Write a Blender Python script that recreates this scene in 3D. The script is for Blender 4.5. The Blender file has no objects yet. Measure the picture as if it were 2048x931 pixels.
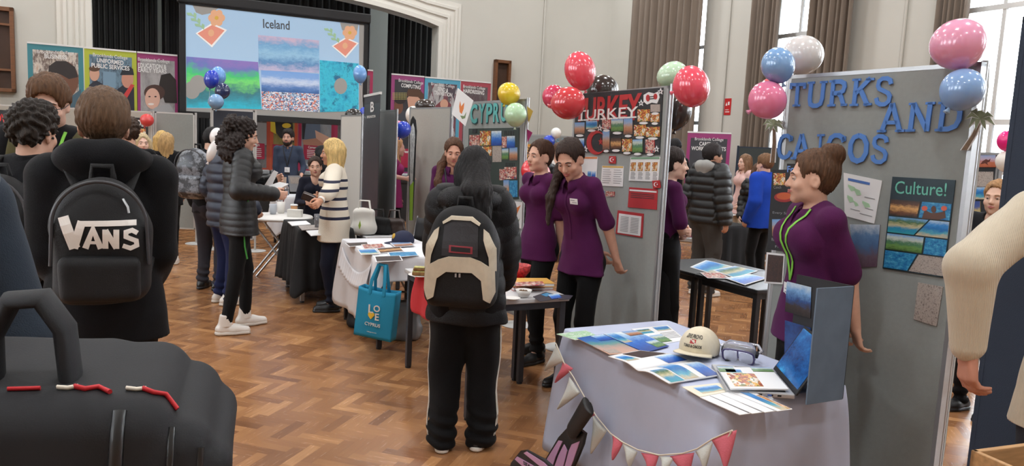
import bpy, bmesh, math, random
import numpy as np
from mathutils import Vector, Matrix
PI = math.pi
SC = bpy.context.scene
COL = SC.collection
random.seed(7)

# ------------------------------------------------------------------ camera, world, lights, exposure
CAM_H, FPX, PITCH, ROLL = 1.6, 1500.0, math.atan(180.5/1500.0), math.radians(2.7)
_r0 = np.array([1., 0, 0]); _u0 = np.array([0, math.sin(PITCH), math.cos(PITCH)]); CF = np.array([0, math.cos(PITCH), -math.sin(PITCH)])
CR = math.cos(ROLL)*_r0 + math.sin(ROLL)*_u0
CU = -math.sin(ROLL)*_r0 + math.cos(ROLL)*_u0
cam_data = bpy.data.cameras.new('camera'); cam = bpy.data.objects.new('camera', cam_data); COL.objects.link(cam)
cam_data.sensor_width = 36.0; cam_data.lens = 36.0*FPX/2048.0; cam_data.clip_start = 0.05; cam_data.clip_end = 200
_m = Matrix.Identity(4)
for i in range(3):
    _m[i][0] = CR[i]; _m[i][1] = CU[i]; _m[i][2] = -CF[i]
_m[2][3] = CAM_H
cam.matrix_world = _m
SC.camera = cam
cam_data.dof.use_dof = False
vs = SC.view_settings
vs.view_transform = 'Standard'; vs.look = 'None'; vs.gamma = 1.0; vs.use_curve_mapping = False
vs.exposure = 0.9
SC.cycles.use_denoising = True
SC.cycles.max_bounces = 8
SC.cycles.diffuse_bounces = 4
SC.cycles.sample_clamp_indirect = 6.0
SC.cycles.caustics_reflective = False; SC.cycles.caustics_refractive = False

# room axes: N runs along the stage wall, U runs along the window wall, away from the camera
RN = np.array([math.cos(math.radians(27)), math.sin(math.radians(27)), 0]); RU = np.array([-RN[1], RN[0], 0])
def room(n, u, z=0.0): return Vector(RN*n + RU*u) + Vector((0, 0, z))
ROOM_M = Matrix(((RN[0], RU[0], 0, 0), (RN[1], RU[1], 0, 0), (0, 0, 1, 0), (0, 0, 0, 1)))
N_WALL, U_WALL, N_LEFT, U_BACK, CEIL_Z = 9.7, 15.5, -8.5, -5.0, 6.6

world = bpy.data.worlds.new('world'); SC.world = world; world.use_nodes = True
_bg = world.node_tree.nodes['Background']; _bg.inputs[0].default_value = (0.86, 0.93, 1.0, 1); _bg.inputs[1].default_value = 3.4

def ray(px, py):
    d = CR*(px-1024.0) + CU*(465.5-py) + CF*FPX
    return d
def at(px, py, d):
    r = ray(px, py); r = r*(d/r[1]); return Vector((r[0], r[1], r[2]+CAM_H))
def gp(px, py, z=0.0):
    r = ray(px, py); r = r*((z-CAM_H)/r[2]); return Vector((r[0], r[1], z))
def onplane(px, py, o, n):
    r = Vector(ray(px, py)); c = Vector((0, 0, CAM_H)); t = (Vector(o)-c).dot(n)/r.dot(n); return c + r*t
def proj(p):
    v = np.array(p) - np.array([0, 0, CAM_H]); z = v@CF
    return (1024+FPX*(v@CR)/z, 465.5-FPX*(v@CU)/z)

# window openings on the window wall: (u0, u1) ; on the wall opposite likewise
WIN_R = [(-4.9, -3.2), (-1.8, -0.1), (1.5, 3.2), (4.85, 6.5), (8.15, 9.8), (11.4, 13.4)]
WIN_Z = (1.0, 5.6)
WIN_L = [(-3.0, -0.6), (1.0, 3.4), (5.0, 7.4), (9.0, 11.4)]

def add_light(name, kind, loc, energy, size=1.0, size_y=None, direction=(0, 0, -1), color=(1, 1, 1), shape=None, portal=False):
    ld = bpy.data.lights.new(name, kind); o = bpy.data.objects.new(name, ld); COL.objects.link(o)
    ld.energy = energy; ld.color = color
    if kind == 'AREA':
        ld.shape = shape or ('RECTANGLE' if size_y else 'DISK'); ld.size = size
        if size_y: ld.size_y = size_y
        if portal: ld.cycles.is_portal = True
    o.location = loc
    o.rotation_euler = Vector(direction).to_track_quat('-Z', 'Y').to_euler()
    return o
# daylight: each tall window lets in the sky (an area light standing in the opening, behind the curtains' line)
for k, (a, b) in enumerate(WIN_R):
    add_light('daylight', 'AREA', room(N_WALL+0.55, (a+b)/2, (WIN_Z[0]+WIN_Z[1])/2), 300, WIN_Z[1]-WIN_Z[0], b-a, -RN, (0.9, 0.95, 1.0))
for k, (a, b) in enumerate(WIN_L):
    add_light('daylight', 'AREA', room(N_LEFT-0.55, (a+b)/2, (WIN_Z[0]+WIN_Z[1])/2), 150, WIN_Z[1]-WIN_Z[0], b-a, RN, (0.94, 0.97, 1.0))

# ------------------------------------------------------------------ materials
MATS = {}
def node(nt, kind, **kw):
    n = nt.nodes.new(kind)
    for k, v in kw.items(): setattr(n, k, v)
    return n
def base_mat(name):
    m = bpy.data.materials.new(name); m.use_nodes = True
    nt = m.node_tree; return m, nt, nt.nodes['Principled BSDF']
def mat(key, col, rough=0.6, metal=0.0, noise=0.0, nscale=8.0, bump=0.0, bscale=60.0, spec=0.5, sheen=0.0, trans=0.0, alpha=1.0, stretch=None, coat=0.0, sss=0.0, wave=None, emit=0.0):
    if key in MATS: return MATS[key]
    m, nt, b = base_mat(key)
    c = tuple(col)+(1,) if len(col) == 3 else col
    b.inputs['Base Color'].default_value = c; b.inputs['Roughness'].default_value = rough; b.inputs['Metallic'].default_value = metal
    b.inputs['Specular IOR Level'].default_value = spec
    if sheen: b.inputs['Sheen Weight'].default_value = sheen
    if trans: b.inputs['Transmission Weight'].default_value = trans
    if coat: b.inputs['Coat Weight'].default_value = coat
    if sss:
        b.inputs['Subsurface Weight'].default_value = sss; b.inputs['Subsurface Radius'].default_value = (0.1, 0.08, 0.08); b.inputs['Subsurface Scale'].default_value = 1.0
    if alpha < 1: b.inputs['Alpha'].default_value = alpha
    if emit:
        b.inputs['Emission Color'].default_value = c; b.inputs['Emission Strength'].default_value = emit
    tc = node(nt, 'ShaderNodeTexCoord'); src = tc.outputs['Object']
    if stretch:
        mp = node(nt, 'ShaderNodeMapping'); mp.inputs['Scale'].default_value = stretch; nt.links.new(src, mp.inputs['Vector']); src = mp.outputs['Vector']
    if noise:
        n = node(nt, 'ShaderNodeTexNoise'); n.inputs['Scale'].default_value = nscale; n.inputs['Detail'].default_value = 3; nt.links.new(src, n.inputs['Vector'])
        mr = node(nt, 'ShaderNodeMapRange'); mr.inputs['From Min'].default_value = 0.3; mr.inputs['From Max'].default_value = 0.7
        mr.inputs['To Min'].default_value = 1-noise; mr.inputs['To Max'].default_value = 1+noise; nt.links.new(n.outputs['Fac'], mr.inputs['Value'])
        mx = node(nt, 'ShaderNodeVectorMath', operation='SCALE'); mx.inputs[0].default_value = c[:3]; nt.links.new(mr.outputs['Result'], mx.inputs['Scale'])
        nt.links.new(mx.outputs['Vector'], b.inputs['Base Color'])
    if bump:
        n2 = node(nt, 'ShaderNodeTexNoise') if wave is None else node(nt, 'ShaderNodeTexWave', bands_direction=wave)
        n2.inputs['Scale'].default_value = bscale; nt.links.new(src, n2.inputs['Vector'])
        bp = node(nt, 'ShaderNodeBump'); bp.inputs['Strength'].default_value = bump; bp.inputs['Distance'].default_value = 0.01
        nt.links.new(n2.outputs['Fac'], bp.inputs['Height']); nt.links.new(bp.outputs['Normal'], b.inputs['Normal'])
    MATS[key] = m
    return m
def srgb(r, g, b):
    f = lambda c: ((c/255.0)/12.92 if c/255.0 <= 0.04045 else (((c/255.0)+0.055)/1.055)**2.4)
    return (f(r), f(g), f(b))

# node arithmetic helper
class NX:
    def __init__(s, nt): s.nt = nt
    def m(s, op, a, b=None, c=None):
        n = node(s.nt, 'ShaderNodeMath', operation=op)
        for i, v in enumerate((a, b, c)):
            if v is None: continue
            if isinstance(v, (int, float)): n.inputs[i].default_value = v
            else: s.nt.links.new(v, n.inputs[i])
        return n.outputs[0]
    def mixf(s, f, a, b):   # a when f=0, b when f=1
        return s.m('ADD', s.m('MULTIPLY', a, s.m('SUBTRACT', 1.0, f)), s.m('MULTIPLY', b, f))

def parquet_mat():
    m, nt, b = base_mat('herringbone_parquet'); X = NX(nt)
    tc = node(nt, 'ShaderNodeTexCoord'); mp = node(nt, 'ShaderNodeMapping'); mp.inputs['Rotation'].default_value = (0, 0, math.radians(17.5))
    W = 0.0625; mp.inputs['Scale'].default_value = (1/W, 1/W, 1); nt.links.new(tc.outputs['Object'], mp.inputs['Vector'])
    sp = node(nt, 'ShaderNodeSeparateXYZ'); nt.links.new(mp.outputs['Vector'], sp.inputs[0]); x, y = sp.outputs[0], sp.outputs[1]
    n = 4.0
    i, j = X.m('FLOOR', x), X.m('FLOOR', y)
    k = X.m('FLOORED_MODULO', X.m('SUBTRACT', i, j), 2*n)
    vert = X.m('GREATER_THAN', k, n-0.5)
    fx, fy = X.m('SUBTRACT', x, i), X.m('SUBTRACT', y, j)
    mm = X.m('SUBTRACT', 2*n-1, k)
    idx = X.mixf(vert, X.m('SUBTRACT', i, k), i); idy = X.mixf(vert, j, X.m('SUBTRACT', j, mm))
    la = X.mixf(vert, X.m('ADD', fx, k), X.m('ADD', fy, mm)); lb = X.mixf(vert, fy, fx)
    cb = node(nt, 'ShaderNodeCombineXYZ'); nt.links.new(idx, cb.inputs[0]); nt.links.new(idy, cb.inputs[1]); nt.links.new(vert, cb.inputs[2])
    wn = node(nt, 'ShaderNodeTexWhiteNoise', noise_dimensions='3D'); nt.links.new(cb.outputs[0], wn.inputs['Vector'])
    # grain stretched along each block
    g = node(nt, 'ShaderNodeCombineXYZ'); nt.links.new(X.m('MULTIPLY', la, 0.35), g.inputs[0]); nt.links.new(X.m('MULTIPLY', lb, 3.0), g.inputs[1]); nt.links.new(X.m('MULTIPLY', wn.outputs['Value'], 91.0), g.inputs[2])
    gn = node(nt, 'ShaderNodeTexNoise'); gn.inputs['Scale'].default_value = 1.6; gn.inputs['Detail'].default_value = 4; nt.links.new(g.outputs[0], gn.inputs['Vector'])
    cr = node(nt, 'ShaderNodeValToRGB'); e = cr.color_ramp.elements
    e[0].position = 0.0; e[0].color = srgb(118, 78, 51)+(1,); e[1].position = 1.0; e[1].color = srgb(206, 155, 106)+(1,)
    q = e.new(0.4); q.color = srgb(152, 106, 70)+(1,); q = e.new(0.75); q.color = srgb(171, 122, 80)+(1,)
    t = X.m('ADD', X.m('MULTIPLY', wn.outputs['Value'], 0.72), X.m('MULTIPLY', gn.outputs['Fac'], 0.34)); nt.links.new(t, cr.inputs['Fac'])
    # thin dark joints
    ea = X.m('MINIMUM', X.m('MINIMUM', la, X.m('SUBTRACT', n, la)), X.m('MINIMUM', lb, X.m('SUBTRACT', 1.0, lb)))
    jt = X.m('MINIMUM', X.m('ADD', X.m('MULTIPLY', ea, 9.0), 0.84), 1.0)
    sc = node(nt, 'ShaderNodeVectorMath', operation='SCALE'); nt.links.new(cr.outputs[0], sc.inputs[0]); nt.links.new(jt, sc.inputs['Scale'])
    nt.links.new(sc.outputs[0], b.inputs['Base Color'])
    rg = X.m('ADD', 0.17, X.m('MULTIPLY', gn.outputs['Fac'], 0.16)); nt.links.new(rg, b.inputs['Roughness'])
    big = node(nt, 'ShaderNodeTexNoise'); big.inputs['Scale'].default_value = 9; nt.links.new(tc.outputs['Object'], big.inputs['Vector'])
    bp = node(nt, 'ShaderNodeBump'); bp.inputs['Strength'].default_value = 0.25; bp.inputs['Distance'].default_value = 0.004
    nt.links.new(X.m('ADD', X.m('MULTIPLY', jt, 0.4), X.m('ADD', X.m('MULTIPLY', wn.outputs['Value'], 0.25), X.m('MULTIPLY', big.outputs['Fac'], 0.5))), bp.inputs['Height']); nt.links.new(bp.outputs['Normal'], b.inputs['Normal'])
    return m

def picture_mat(key, pal, style='land', seed=0, scale=4.0, rough=0.4):
    """A printed photograph: bands of colour broken up by noise over the UV square. pal: list of srgb triples bottom to top (land) or a mosaic."""
    if key in MATS: return MATS[key]
    m, nt, b = base_mat(key); X = NX(nt)
    b.inputs['Roughness'].default_value = rough
    tc = node(nt, 'ShaderNodeTexCoord'); mp = node(nt, 'ShaderNodeMapping'); mp.inputs['Location'].default_value = (seed*3.7, seed*1.9, seed)
    nt.links.new(tc.outputs['UV'], mp.inputs['Vector'])
    sp = node(nt, 'ShaderNodeSeparateXYZ'); nt.links.new(tc.outputs['UV'], sp.inputs[0])
    cr = node(nt, 'ShaderNodeValToRGB'); cr.color_ramp.interpolation = 'LINEAR' if style != 'blobs' else 'CONSTANT'
    els = cr.color_ramp.elements
    while len(els) < len(pal): els.new(0.5)
    for i, c in enumerate(pal):
        els[i].position = (i+(0 if style != 'blobs' else 0))/max(1, (len(pal)-(1 if style != 'blobs' else 0))); els[i].color = srgb(*c)+(1,)
    ns = node(nt, 'ShaderNodeTexNoise'); ns.inputs['Scale'].default_value = scale; ns.inputs['Detail'].default_value = 10; ns.inputs['Roughness'].default_value = 0.72; nt.links.new(mp.outputs[0], ns.inputs['Vector'])
    if style == 'land':
        f = X.m('ADD', sp.outputs[1], X.m('MULTIPLY', X.m('SUBTRACT', ns.outputs['Fac'], 0.5), 0.8))
    elif style == 'noise':
        f = X.m('MULTIPLY', X.m('SUBTRACT', ns.outputs['Fac'], 0.28), 2.2)
    else:
        vo = node(nt, 'ShaderNodeTexVoronoi'); vo.inputs['Scale'].default_value = scale; nt.links.new(mp.outputs[0], vo.inputs['Vector'])
        wn = node(nt, 'ShaderNodeSeparateColor'); nt.links.new(vo.outputs['Color'], wn.inputs[0])
        f = X.m('ADD', X.m('MULTIPLY', wn.outputs[0], 0.8), X.m('MULTIPLY', X.m('SUBTRACT', ns.outputs['Fac'], 0.4), 0.6))
    nt.links.new(f, cr.inputs['Fac']); nt.links.new(cr.outputs[0], b.inputs['Base Color'])
    MATS[key] = m
    return m

# ------------------------------------------------------------------ object helpers
def tag(o, label=None, cat=None, group=None, kind=None):
    if label: o['label'] = label
    if cat: o['category'] = cat
    if group: o['group'] = group
    if kind: o['kind'] = kind
    return o
def empty(name, label, cat, M=None, group=None, loc=None):
    o = bpy.data.objects.new(name, None); COL.objects.link(o); o.empty_display_size = 0.1
    if M is not None: o.matrix_world = M
    if loc is not None: o.location = loc
    return tag(o, label, cat, group)
def link(name, me, m=None, parent=None, M=None):
    o = bpy.data.objects.new(name, me); COL.objects.link(o)
    for x in (m if isinstance(m, (list, tuple)) else [m] if m else []): me.materials.append(x)
    if parent is not None: o.parent = parent
    if M is not None:
        if parent is not None: o.matrix_local = M
        else: o.matrix_world = M
    return o
def rotm(ax, a): return Matrix.Rotation(a, 4, ax)
def T(*v): return Matrix.Translation(Vector(v if len(v) == 3 else v[0]))
def frame(o, ex, ey):
    ex = Vector(ex).normalized(); ey = Vector(ey); ey = (ey-ex*ey.dot(ex)).normalized(); ez = ex.cross(ey); M = Matrix.Identity(4)
    for i in range(3): M[i][0], M[i][1], M[i][2], M[i][3] = ex[i], ey[i], ez[i], o[i]
    return M

class MB:
    """Collects shapes and links them as one mesh object."""
    def __init__(s): s.v = []; s.f = []; s.mi = []; s.sm = []; s.uv = {}
    def add(s, V, F, mi=0, smooth=False, M=None):
        n = len(s.v)
        s.v += [tuple(M @ Vector(v)) if M is not None else tuple(v) for v in V]
        for f in F: s.f.append(tuple(i+n for i in f)); s.mi.append(mi); s.sm.append(smooth)
        return s
    def box(s, x0, x1, y0, y1, z0, z1, mi=0, M=None, bev=0.0, seg=2):
        if bev:
            bm = bmesh.new(); bmesh.ops.create_cube(bm, size=1.0)
            for v in bm.verts: v.co = Vector(((x0+x1)/2+v.co.x*(x1-x0), (y0+y1)/2+v.co.y*(y1-y0), (z0+z1)/2+v.co.z*(z1-z0)))
            bmesh.ops.bevel(bm, geom=list(bm.edges), offset=bev, segments=seg, affect='EDGES', profile=0.5)
            bm.verts.ensure_lookup_table(); bm.verts.index_update()
            s.add([v.co[:] for v in bm.verts], [[v.index for v in f.verts] for f in bm.faces], mi, False, M); bm.free(); return s
        V = [(x, y, z) for x in (x0, x1) for y in (y0, y1) for z in (z0, z1)]
        return s.add(V, [(0, 1, 3, 2), (4, 6, 7, 5), (0, 4, 5, 1), (2, 3, 7, 6), (0, 2, 6, 4), (1, 5, 7, 3)], mi, False, M)
    def cyl(s, p0, p1, r0, r1=None, n=16, mi=0, cap=True, M=None):
        r1 = r0 if r1 is None else r1; p0, p1 = Vector(p0), Vector(p1); d = (p1-p0).normalized()
        a = d.orthogonal().normalized(); b = d.cross(a); V = []
        for p, r in ((p0, r0), (p1, r1)):
            V += [p+(a*math.cos(2*PI*i/n)+b*math.sin(2*PI*i/n))*r for i in range(n)]
        s.add(V, [(i, (i+1) % n, n+(i+1) % n, n+i) for i in range(n)], mi, True, M)
        if cap: s.add(V, [tuple(range(n-1, -1, -1)), tuple(range(n, 2*n))], mi, False, M)
        return s
    def tube(s, pts, r, n=8, mi=0, closed=False, M=None, flat=1.0, up=None):
        P = [Vector(p) for p in pts]; V = []; prev = None; L = len(P)
        rr = r if isinstance(r, (list, tuple)) else [r]*L
        for i, p in enumerate(P):
            d = (P[(i+1) % L]-P[i-1]) if closed else (P[min(i+1, L-1)]-P[max(i-1, 0)])
            d = d.normalized() if d.length > 1e-9 else Vector((0, 0, 1))
            if prev is None: a = (Vector(up) if up else d.orthogonal())
            else: a = prev
            a = (a-d*a.dot(d)); a = a.normalized() if a.length > 1e-6 else d.orthogonal().normalized(); prev = a; b = d.cross(a)
            V += [p+a*(math.cos(2*PI*k/n)*rr[i]*flat)+b*(math.sin(2*PI*k/n)*rr[i]) for k in range(n)]
        F = [(i*n+k, i*n+(k+1) % n, ((i+1) % L)*n+(k+1) % n, ((i+1) % L)*n+k) for i in range(L if closed else L-1) for k in range(n)]
        s.add(V, F, mi, True, M)
        if not closed: s.add(V, [tuple(range(n-1, -1, -1)), tuple(range((L-1)*n, L*n))], mi, False, M)
        return s
    def lathe(s, prof, n=24, mi=0, M=None, smooth=True):
        V = []; L = len(prof)
        for r, z in prof: V += [(r*math.cos(2*PI*k/n), r*math.sin(2*PI*k/n), z) for k in range(n)]
        return s.add(V, [(i*n+k, i*n+(k+1) % n, (i+1)*n+(k+1) % n, (i+1)*n+k) for i in range(L-1) for k in range(n)], mi, smooth, M)
    def prism(s, poly, z0, z1, mi=0, M=None):
        n = len(poly); V = [(x, y, z0) for x, y in poly]+[(x, y, z1) for x, y in poly]
        return s.add(V, [tuple(range(n-1, -1, -1)), tuple(range(n, 2*n))]+[(i, (i+1) % n, n+(i+1) % n, n+i) for i in range(n)], mi, False, M)
    def grid(s, fn, nu, nv, mi=0, smooth=True, M=None, flip=False):
        V = [fn(i/nu, j/nv) for j in range(nv+1) for i in range(nu+1)]; w = nu+1
        F = [(j*w+i, j*w+i+1, (j+1)*w+i+1, (j+1)*w+i) for j in range(nv) for i in range(nu)]
        if flip: F = [f[::-1] for f in F]
        n0 = len(s.v); s.add(V, F, mi, smooth, M)
        for j in range(nv+1):
            for i in range(nu+1): s.uv[n0+j*w+i] = (i/nu, j/nv)
        return s
    def stroke(s, pts, w, z0, z1, mi=0, M=None):
        """A flat bar following 2-D points (mitred), extruded between z0 and z1."""
        P = [Vector((p[0], p[1])) for p in pts]; L = []; R = []
        for i, p in enumerate(P):
            d0 = (P[i]-P[i-1]).normalized() if i > 0 else None; d1 = (P[i+1]-P[i]).normalized() if i < len(P)-1 else None
            if d0 is None: d0 = d1
            if d1 is None: d1 = d0
            n0 = Vector((-d0.y, d0.x)); n1 = Vector((-d1.y, d1.x)); nn = (n0+n1)
            nn = nn.normalized() if nn.length > 1e-6 else n0
            k = w/2/max(0.5, nn.dot(n0)); L.append(p+nn*k); R.append(p-nn*k)
        for i in range(len(P)-1):
            s.prism([tuple(R[i]), tuple(R[i+1]), tuple(L[i+1]), tuple(L[i])], z0, z1, mi, M)
        return s
    def mesh(s, name):
        me = bpy.data.meshes.new(name); me.from_pydata(s.v, [], s.f)
        me.polygons.foreach_set('material_index', s.mi); me.polygons.foreach_set('use_smooth', s.sm)
        if s.uv:
            ul = me.uv_layers.new(name='UVMap')
            for lp in me.loops: ul.data[lp.index].uv = s.uv.get(lp.vertex_index, (0, 0))
        me.update(); return me
    def build(s, name, m, parent=None, M=None): return link(name, s.mesh(name), m, parent, M)

def slab(name, w, h, t, m, parent=None, M=None, edge=None):
    """A sheet of real thickness lying in its local XY (0..w, 0..h), face at z=t, with a unit UV square on the face."""
    mb = MB(); V = [(0, 0, t), (w, 0, t), (w, h, t), (0, h, t)]; mb.add(V, [(0, 1, 2, 3)])
    for i, q in enumerate(((0, 0), (1, 0), (1, 1), (0, 1))): mb.uv[i] = q
    mb.add([(0, 0, 0), (w, 0, 0), (w, h, 0), (0, h, 0)]+V, [(3, 2, 1, 0), (0, 1, 5, 4), (1, 2, 6, 5), (2, 3, 7, 6), (3, 0, 4, 7)], 1 if edge else 0)
    return mb.build(name, [m, edge] if edge else m, parent, M)
_FONT = None
def text(name, s, size, m, parent, x, y, z=0.002, rot=0.0, align='CENTER', ext=0.0006, bold=0.0, sx=1.0, shear=0.0, space=1.0, M=None):
    cu = bpy.data.curves.new(name, 'FONT'); cu.body = s; cu.size = size; cu.align_x = align; cu.align_y = 'CENTER'; cu.extrude = ext; cu.offset = bold*size; cu.shear = shear
    cu.space_character = space; cu.resolution_u = 3
    tmp = bpy.data.objects.new('tmp', cu); COL.objects.link(tmp)
    me = bpy.data.meshes.new_from_object(tmp); bpy.data.objects.remove(tmp); bpy.data.curves.remove(cu)
    me.materials.clear()
    L = (M or Matrix.Identity(4)) @ T(x, y, z) @ rotm('Z', rot) @ Matrix.Diagonal((sx, 1, 1, 1))
    me.transform(L); me.name = name
    return link(name, me, m, parent)
# ------------------------------------------------------------------ the room
M_wall = mat('cream_plaster', srgb(206, 204, 196), 0.85, noise=0.02, nscale=1.5)
M_white = mat('white_gloss_paint', srgb(224, 221, 213), 0.5)
M_ceil = mat('white_ceiling', srgb(225, 222, 215), 0.9)
M_blackcloth = mat('black_stage_cloth', srgb(14, 14, 17), 0.95, sheen=0.2)
M_taupe = mat('taupe_curtain', srgb(126, 113, 101), 0.9, noise=0.05, nscale=3, sheen=0.2)
M_wood = mat('brown_wood', srgb(112, 70, 40), 0.5, noise=0.15, nscale=6, stretch=(1, 1, 8))
M_dkwood = mat('dark_wood_panel', srgb(62, 38, 22), 0.6, noise=0.2, nscale=5)
M_glass = mat('window_glass', (1, 1, 1), 0.02, trans=1.0, spec=0.3); M_glass.node_tree.nodes['Principled BSDF'].inputs['IOR'].default_value = 1.01
M_frame = mat('white_window_frame', srgb(232, 233, 232), 0.45)
M_grey = mat('grey_stage_wall', srgb(120, 122, 118), 0.85)
M_stage = mat('black_stage_front', srgb(20, 20, 22), 0.7)

def structure(o, label=None): o['kind'] = 'structure'; return o
fl = MB(); fl.grid(lambda a, b: room(N_LEFT-0.4+(N_WALL-N_LEFT+0.8)*a, U_BACK-0.2+(U_WALL-U_BACK+6)*b), 2, 2, smooth=False)
structure(fl.build('floor', parquet_mat()))
c = MB(); c.box(N_LEFT-0.4, N_WALL+0.6, U_BACK-0.2, U_WALL+5.8, CEIL_Z, CEIL_Z+0.2); structure(c.build('ceiling', M_ceil, M=ROOM_M))

def pierced(mb, u0, u1, z0, z1, holes, n0, n1):
    """A wall slab between n0 and n1 with openings (ua, ub, za, zb), along u."""
    x = u0
    for (a, b, za, zb) in sorted(holes):
        mb.box(n0, n1, x, a, z0, z1); mb.box(n0, n1, a, b, z0, za); mb.box(n0, n1, a, b, zb, z1); x = b
    mb.box(n0, n1, x, u1, z0, z1)
w = MB(); pierced(w, U_BACK, U_WALL+0.3, 0, CEIL_Z, [(a, b)+WIN_Z for a, b in WIN_R], N_WALL, N_WALL+0.35)
# rounded cove where the window wall meets the stage wall
cov = [(N_WALL-0.9+0.9*math.sin(t*PI/2/10), U_WALL-0.9+0.9*math.cos(t*PI/2/10)) for t in range(11)]
w.add([(a, b, z) for a, b in cov for z in (0, CEIL_Z)], [(2*i, 2*i+1, 2*i+3, 2*i+2) for i in range(10)], smooth=True)
structure(w.build('wall_window', M_wall, M=ROOM_M))
w = MB(); pierced(w, U_BACK, U_WALL+6, 0, CEIL_Z, [(a, b)+WIN_Z for a, b in WIN_L], N_LEFT-0.35, N_LEFT); structure(w.build('wall_left', M_wall, M=ROOM_M))
w = MB(); w.box(N_LEFT, N_WALL, U_BACK-0.2, U_BACK, 0, CEIL_Z); structure(w.build('wall_back', M_wall, M=ROOM_M))
# stage wall with the proscenium opening
def stagewall_n(px): # n coordinate where a pixel column meets the stage wall
    q = at(px, 270, 1.0); d = Vector((q.x, q.y, 0)); t = U_WALL/d.dot(Vector(RU)); return (d*t).dot(Vector(RN))
PN0, PN1 = stagewall_n(188), stagewall_n(867); PZ0, PZ1 = 3.98, 4.36
def arch_z(n):
    t = (n-PN0)/(PN1-PN0); return PZ0+(PZ1-PZ0)*math.sin(max(0, min(1, t))*PI)**0.8
w = MB(); w.box(N_LEFT, PN0, U_WALL, U_WALL+0.3, 0, CEIL_Z); w.box(PN1, N_WALL-0.2, U_WALL, U_WALL+0.3, 0, CEIL_Z)
K = 24
for i in range(K):
    a, b = PN0+(PN1-PN0)*i/K, PN0+(PN1-PN0)*(i+1)/K; za, zb = arch_z(a), arch_z(b)
    V = [(a, U_WALL, za), (b, U_WALL, zb), (b, U_WALL, CEIL_Z), (a, U_WALL, CEIL_Z), (a, U_WALL+.3, za), (b, U_WALL+.3, zb), (b, U_WALL+.3, CEIL_Z), (a, U_WALL+.3, CEIL_Z)]
    w.add(V, [(0, 1, 2, 3), (5, 4, 7, 6), (1, 0, 4, 5)])
structure(w.build('wall_stage', M_wall, M=ROOM_M))
# stepped proscenium moulding swept round the opening
prof = [(0.0, 0.02), (0.0, 0.10), (0.09, 0.10), (0.10, 0.06), (0.19, 0.06), (0.20, 0.10), (0.25, 0.10), (0.27, 0.045), (0.37, 0.045), (0.38, 0.08), (0.43, 0.08), (0.46, 0.03), (0.53, 0.03), (0.54, 0.0)]
path = [(PN0, 0.8, -1, 0)]+[(PN0, PZ0, -1, 1)]
path += [(PN0+(PN1-PN0)*i/K, arch_z(PN0+(PN1-PN0)*i/K), 0, 1) for i in range(1, K)]
path += [(PN1, PZ0, 1, 1), (PN1, 0.8, 1, 0)]
mb = MB(); V = [(n+o*dx, U_WALL-d-0.003, z+o*dz) for (n, z, dx, dz) in path for (o, d) in prof]; L = len(prof)
mb.add(V, [(i*L+k, i*L+k+1, (i+1)*L+k+1, (i+1)*L+k) for i in range(len(path)-1) for k in range(L-1)])
structure(mb.build('trim_proscenium', M_white, M=ROOM_M))
# stage platform, its back wall and side walls
mb = MB(); mb.box(stagewall_n(-60), PN1+2.2, 13.75, 20.5, 0.0, 0.8); mb.box(stagewall_n(-60), PN1+2.2, 13.72, 13.78, 0.74, 0.82); structure(mb.build('floor_stage', M_stage, M=ROOM_M))
mb = MB(); mb.box(PN0-1.5, PN1+1.5, 19.0, 19.2, 0.8, CEIL_Z); structure(mb.build('wall_stage_rear', M_grey, M=ROOM_M))
# conduit-like seams and a pilaster edge on the stage wall
for px in (1076,):
    n = stagewall_n(px); mb = MB(); mb.cyl((n, U_WALL-0.03, 0), (n, U_WALL-0.03, CEIL_Z), 0.025, n=8); structure(mb.build('trim_1', M_wall, M=ROOM_M))
def windowwall_u(px):
    q = at(px, 290, 1.0); d = Vector((q.x, q.y, 0)); t = N_WALL/d.dot(Vector(RN)); return (d*t).dot(Vector(RU))
for k, px in enumerate((1441, 1786)):
    u = windowwall_u(px); mb = MB(); mb.cyl((N_WALL-0.025, u, 0), (N_WALL-0.025, u, CEIL_Z), 0.02, n=8); structure(mb.build('trim_%d' % (k+2), M_wall, M=ROOM_M))
mb = MB(); mb.box(N_WALL-0.02, N_WALL, U_BACK, U_WALL-0.9, 0, 0.15); structure(mb.build('baseboard_window', M_white, M=ROOM_M))

# windows: frames, transoms and panes
for k, (a, b) in enumerate(WIN_R+WIN_L):
    nn = N_WALL+0.2 if k < len(WIN_R) else N_LEFT-0.2
    z0, z1 = WIN_Z; wo = empty('window_%d' % (k+1), None, None, ROOM_M @ T(nn, a, z0)); structure(wo)
    f = MB(); W, Hh = b-a, z1-z0
    f.box(-.04, .04, 0, .07, 0, Hh); f.box(-.04, .04, W-.07, W, 0, Hh); f.box(-.04, .04, 0, W, 0, .08); f.box(-.04, .04, 0, W, Hh-.08, Hh)
    for q in (0.33, 0.67): f.box(-.03, .03, W*q-.025, W*q+.025, 0, Hh)
    for z in (0.55, 1.15, 2.6, 3.9): f.box(-.035, .035, 0, W, z-.035, z+.035)
    f.build('window_frame', M_frame, wo)
    g = MB(); g.box(-.004, .004, .05, W-.05, .05, Hh-.05); g.build('pane', M_glass, wo)
    s = MB(); s.box(-.25 if k < len(WIN_R) else 0, 0 if k < len(WIN_R) else .25, -.05, W+.05, -.05, 0); s.build('window_sill', M_white, wo)

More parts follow.
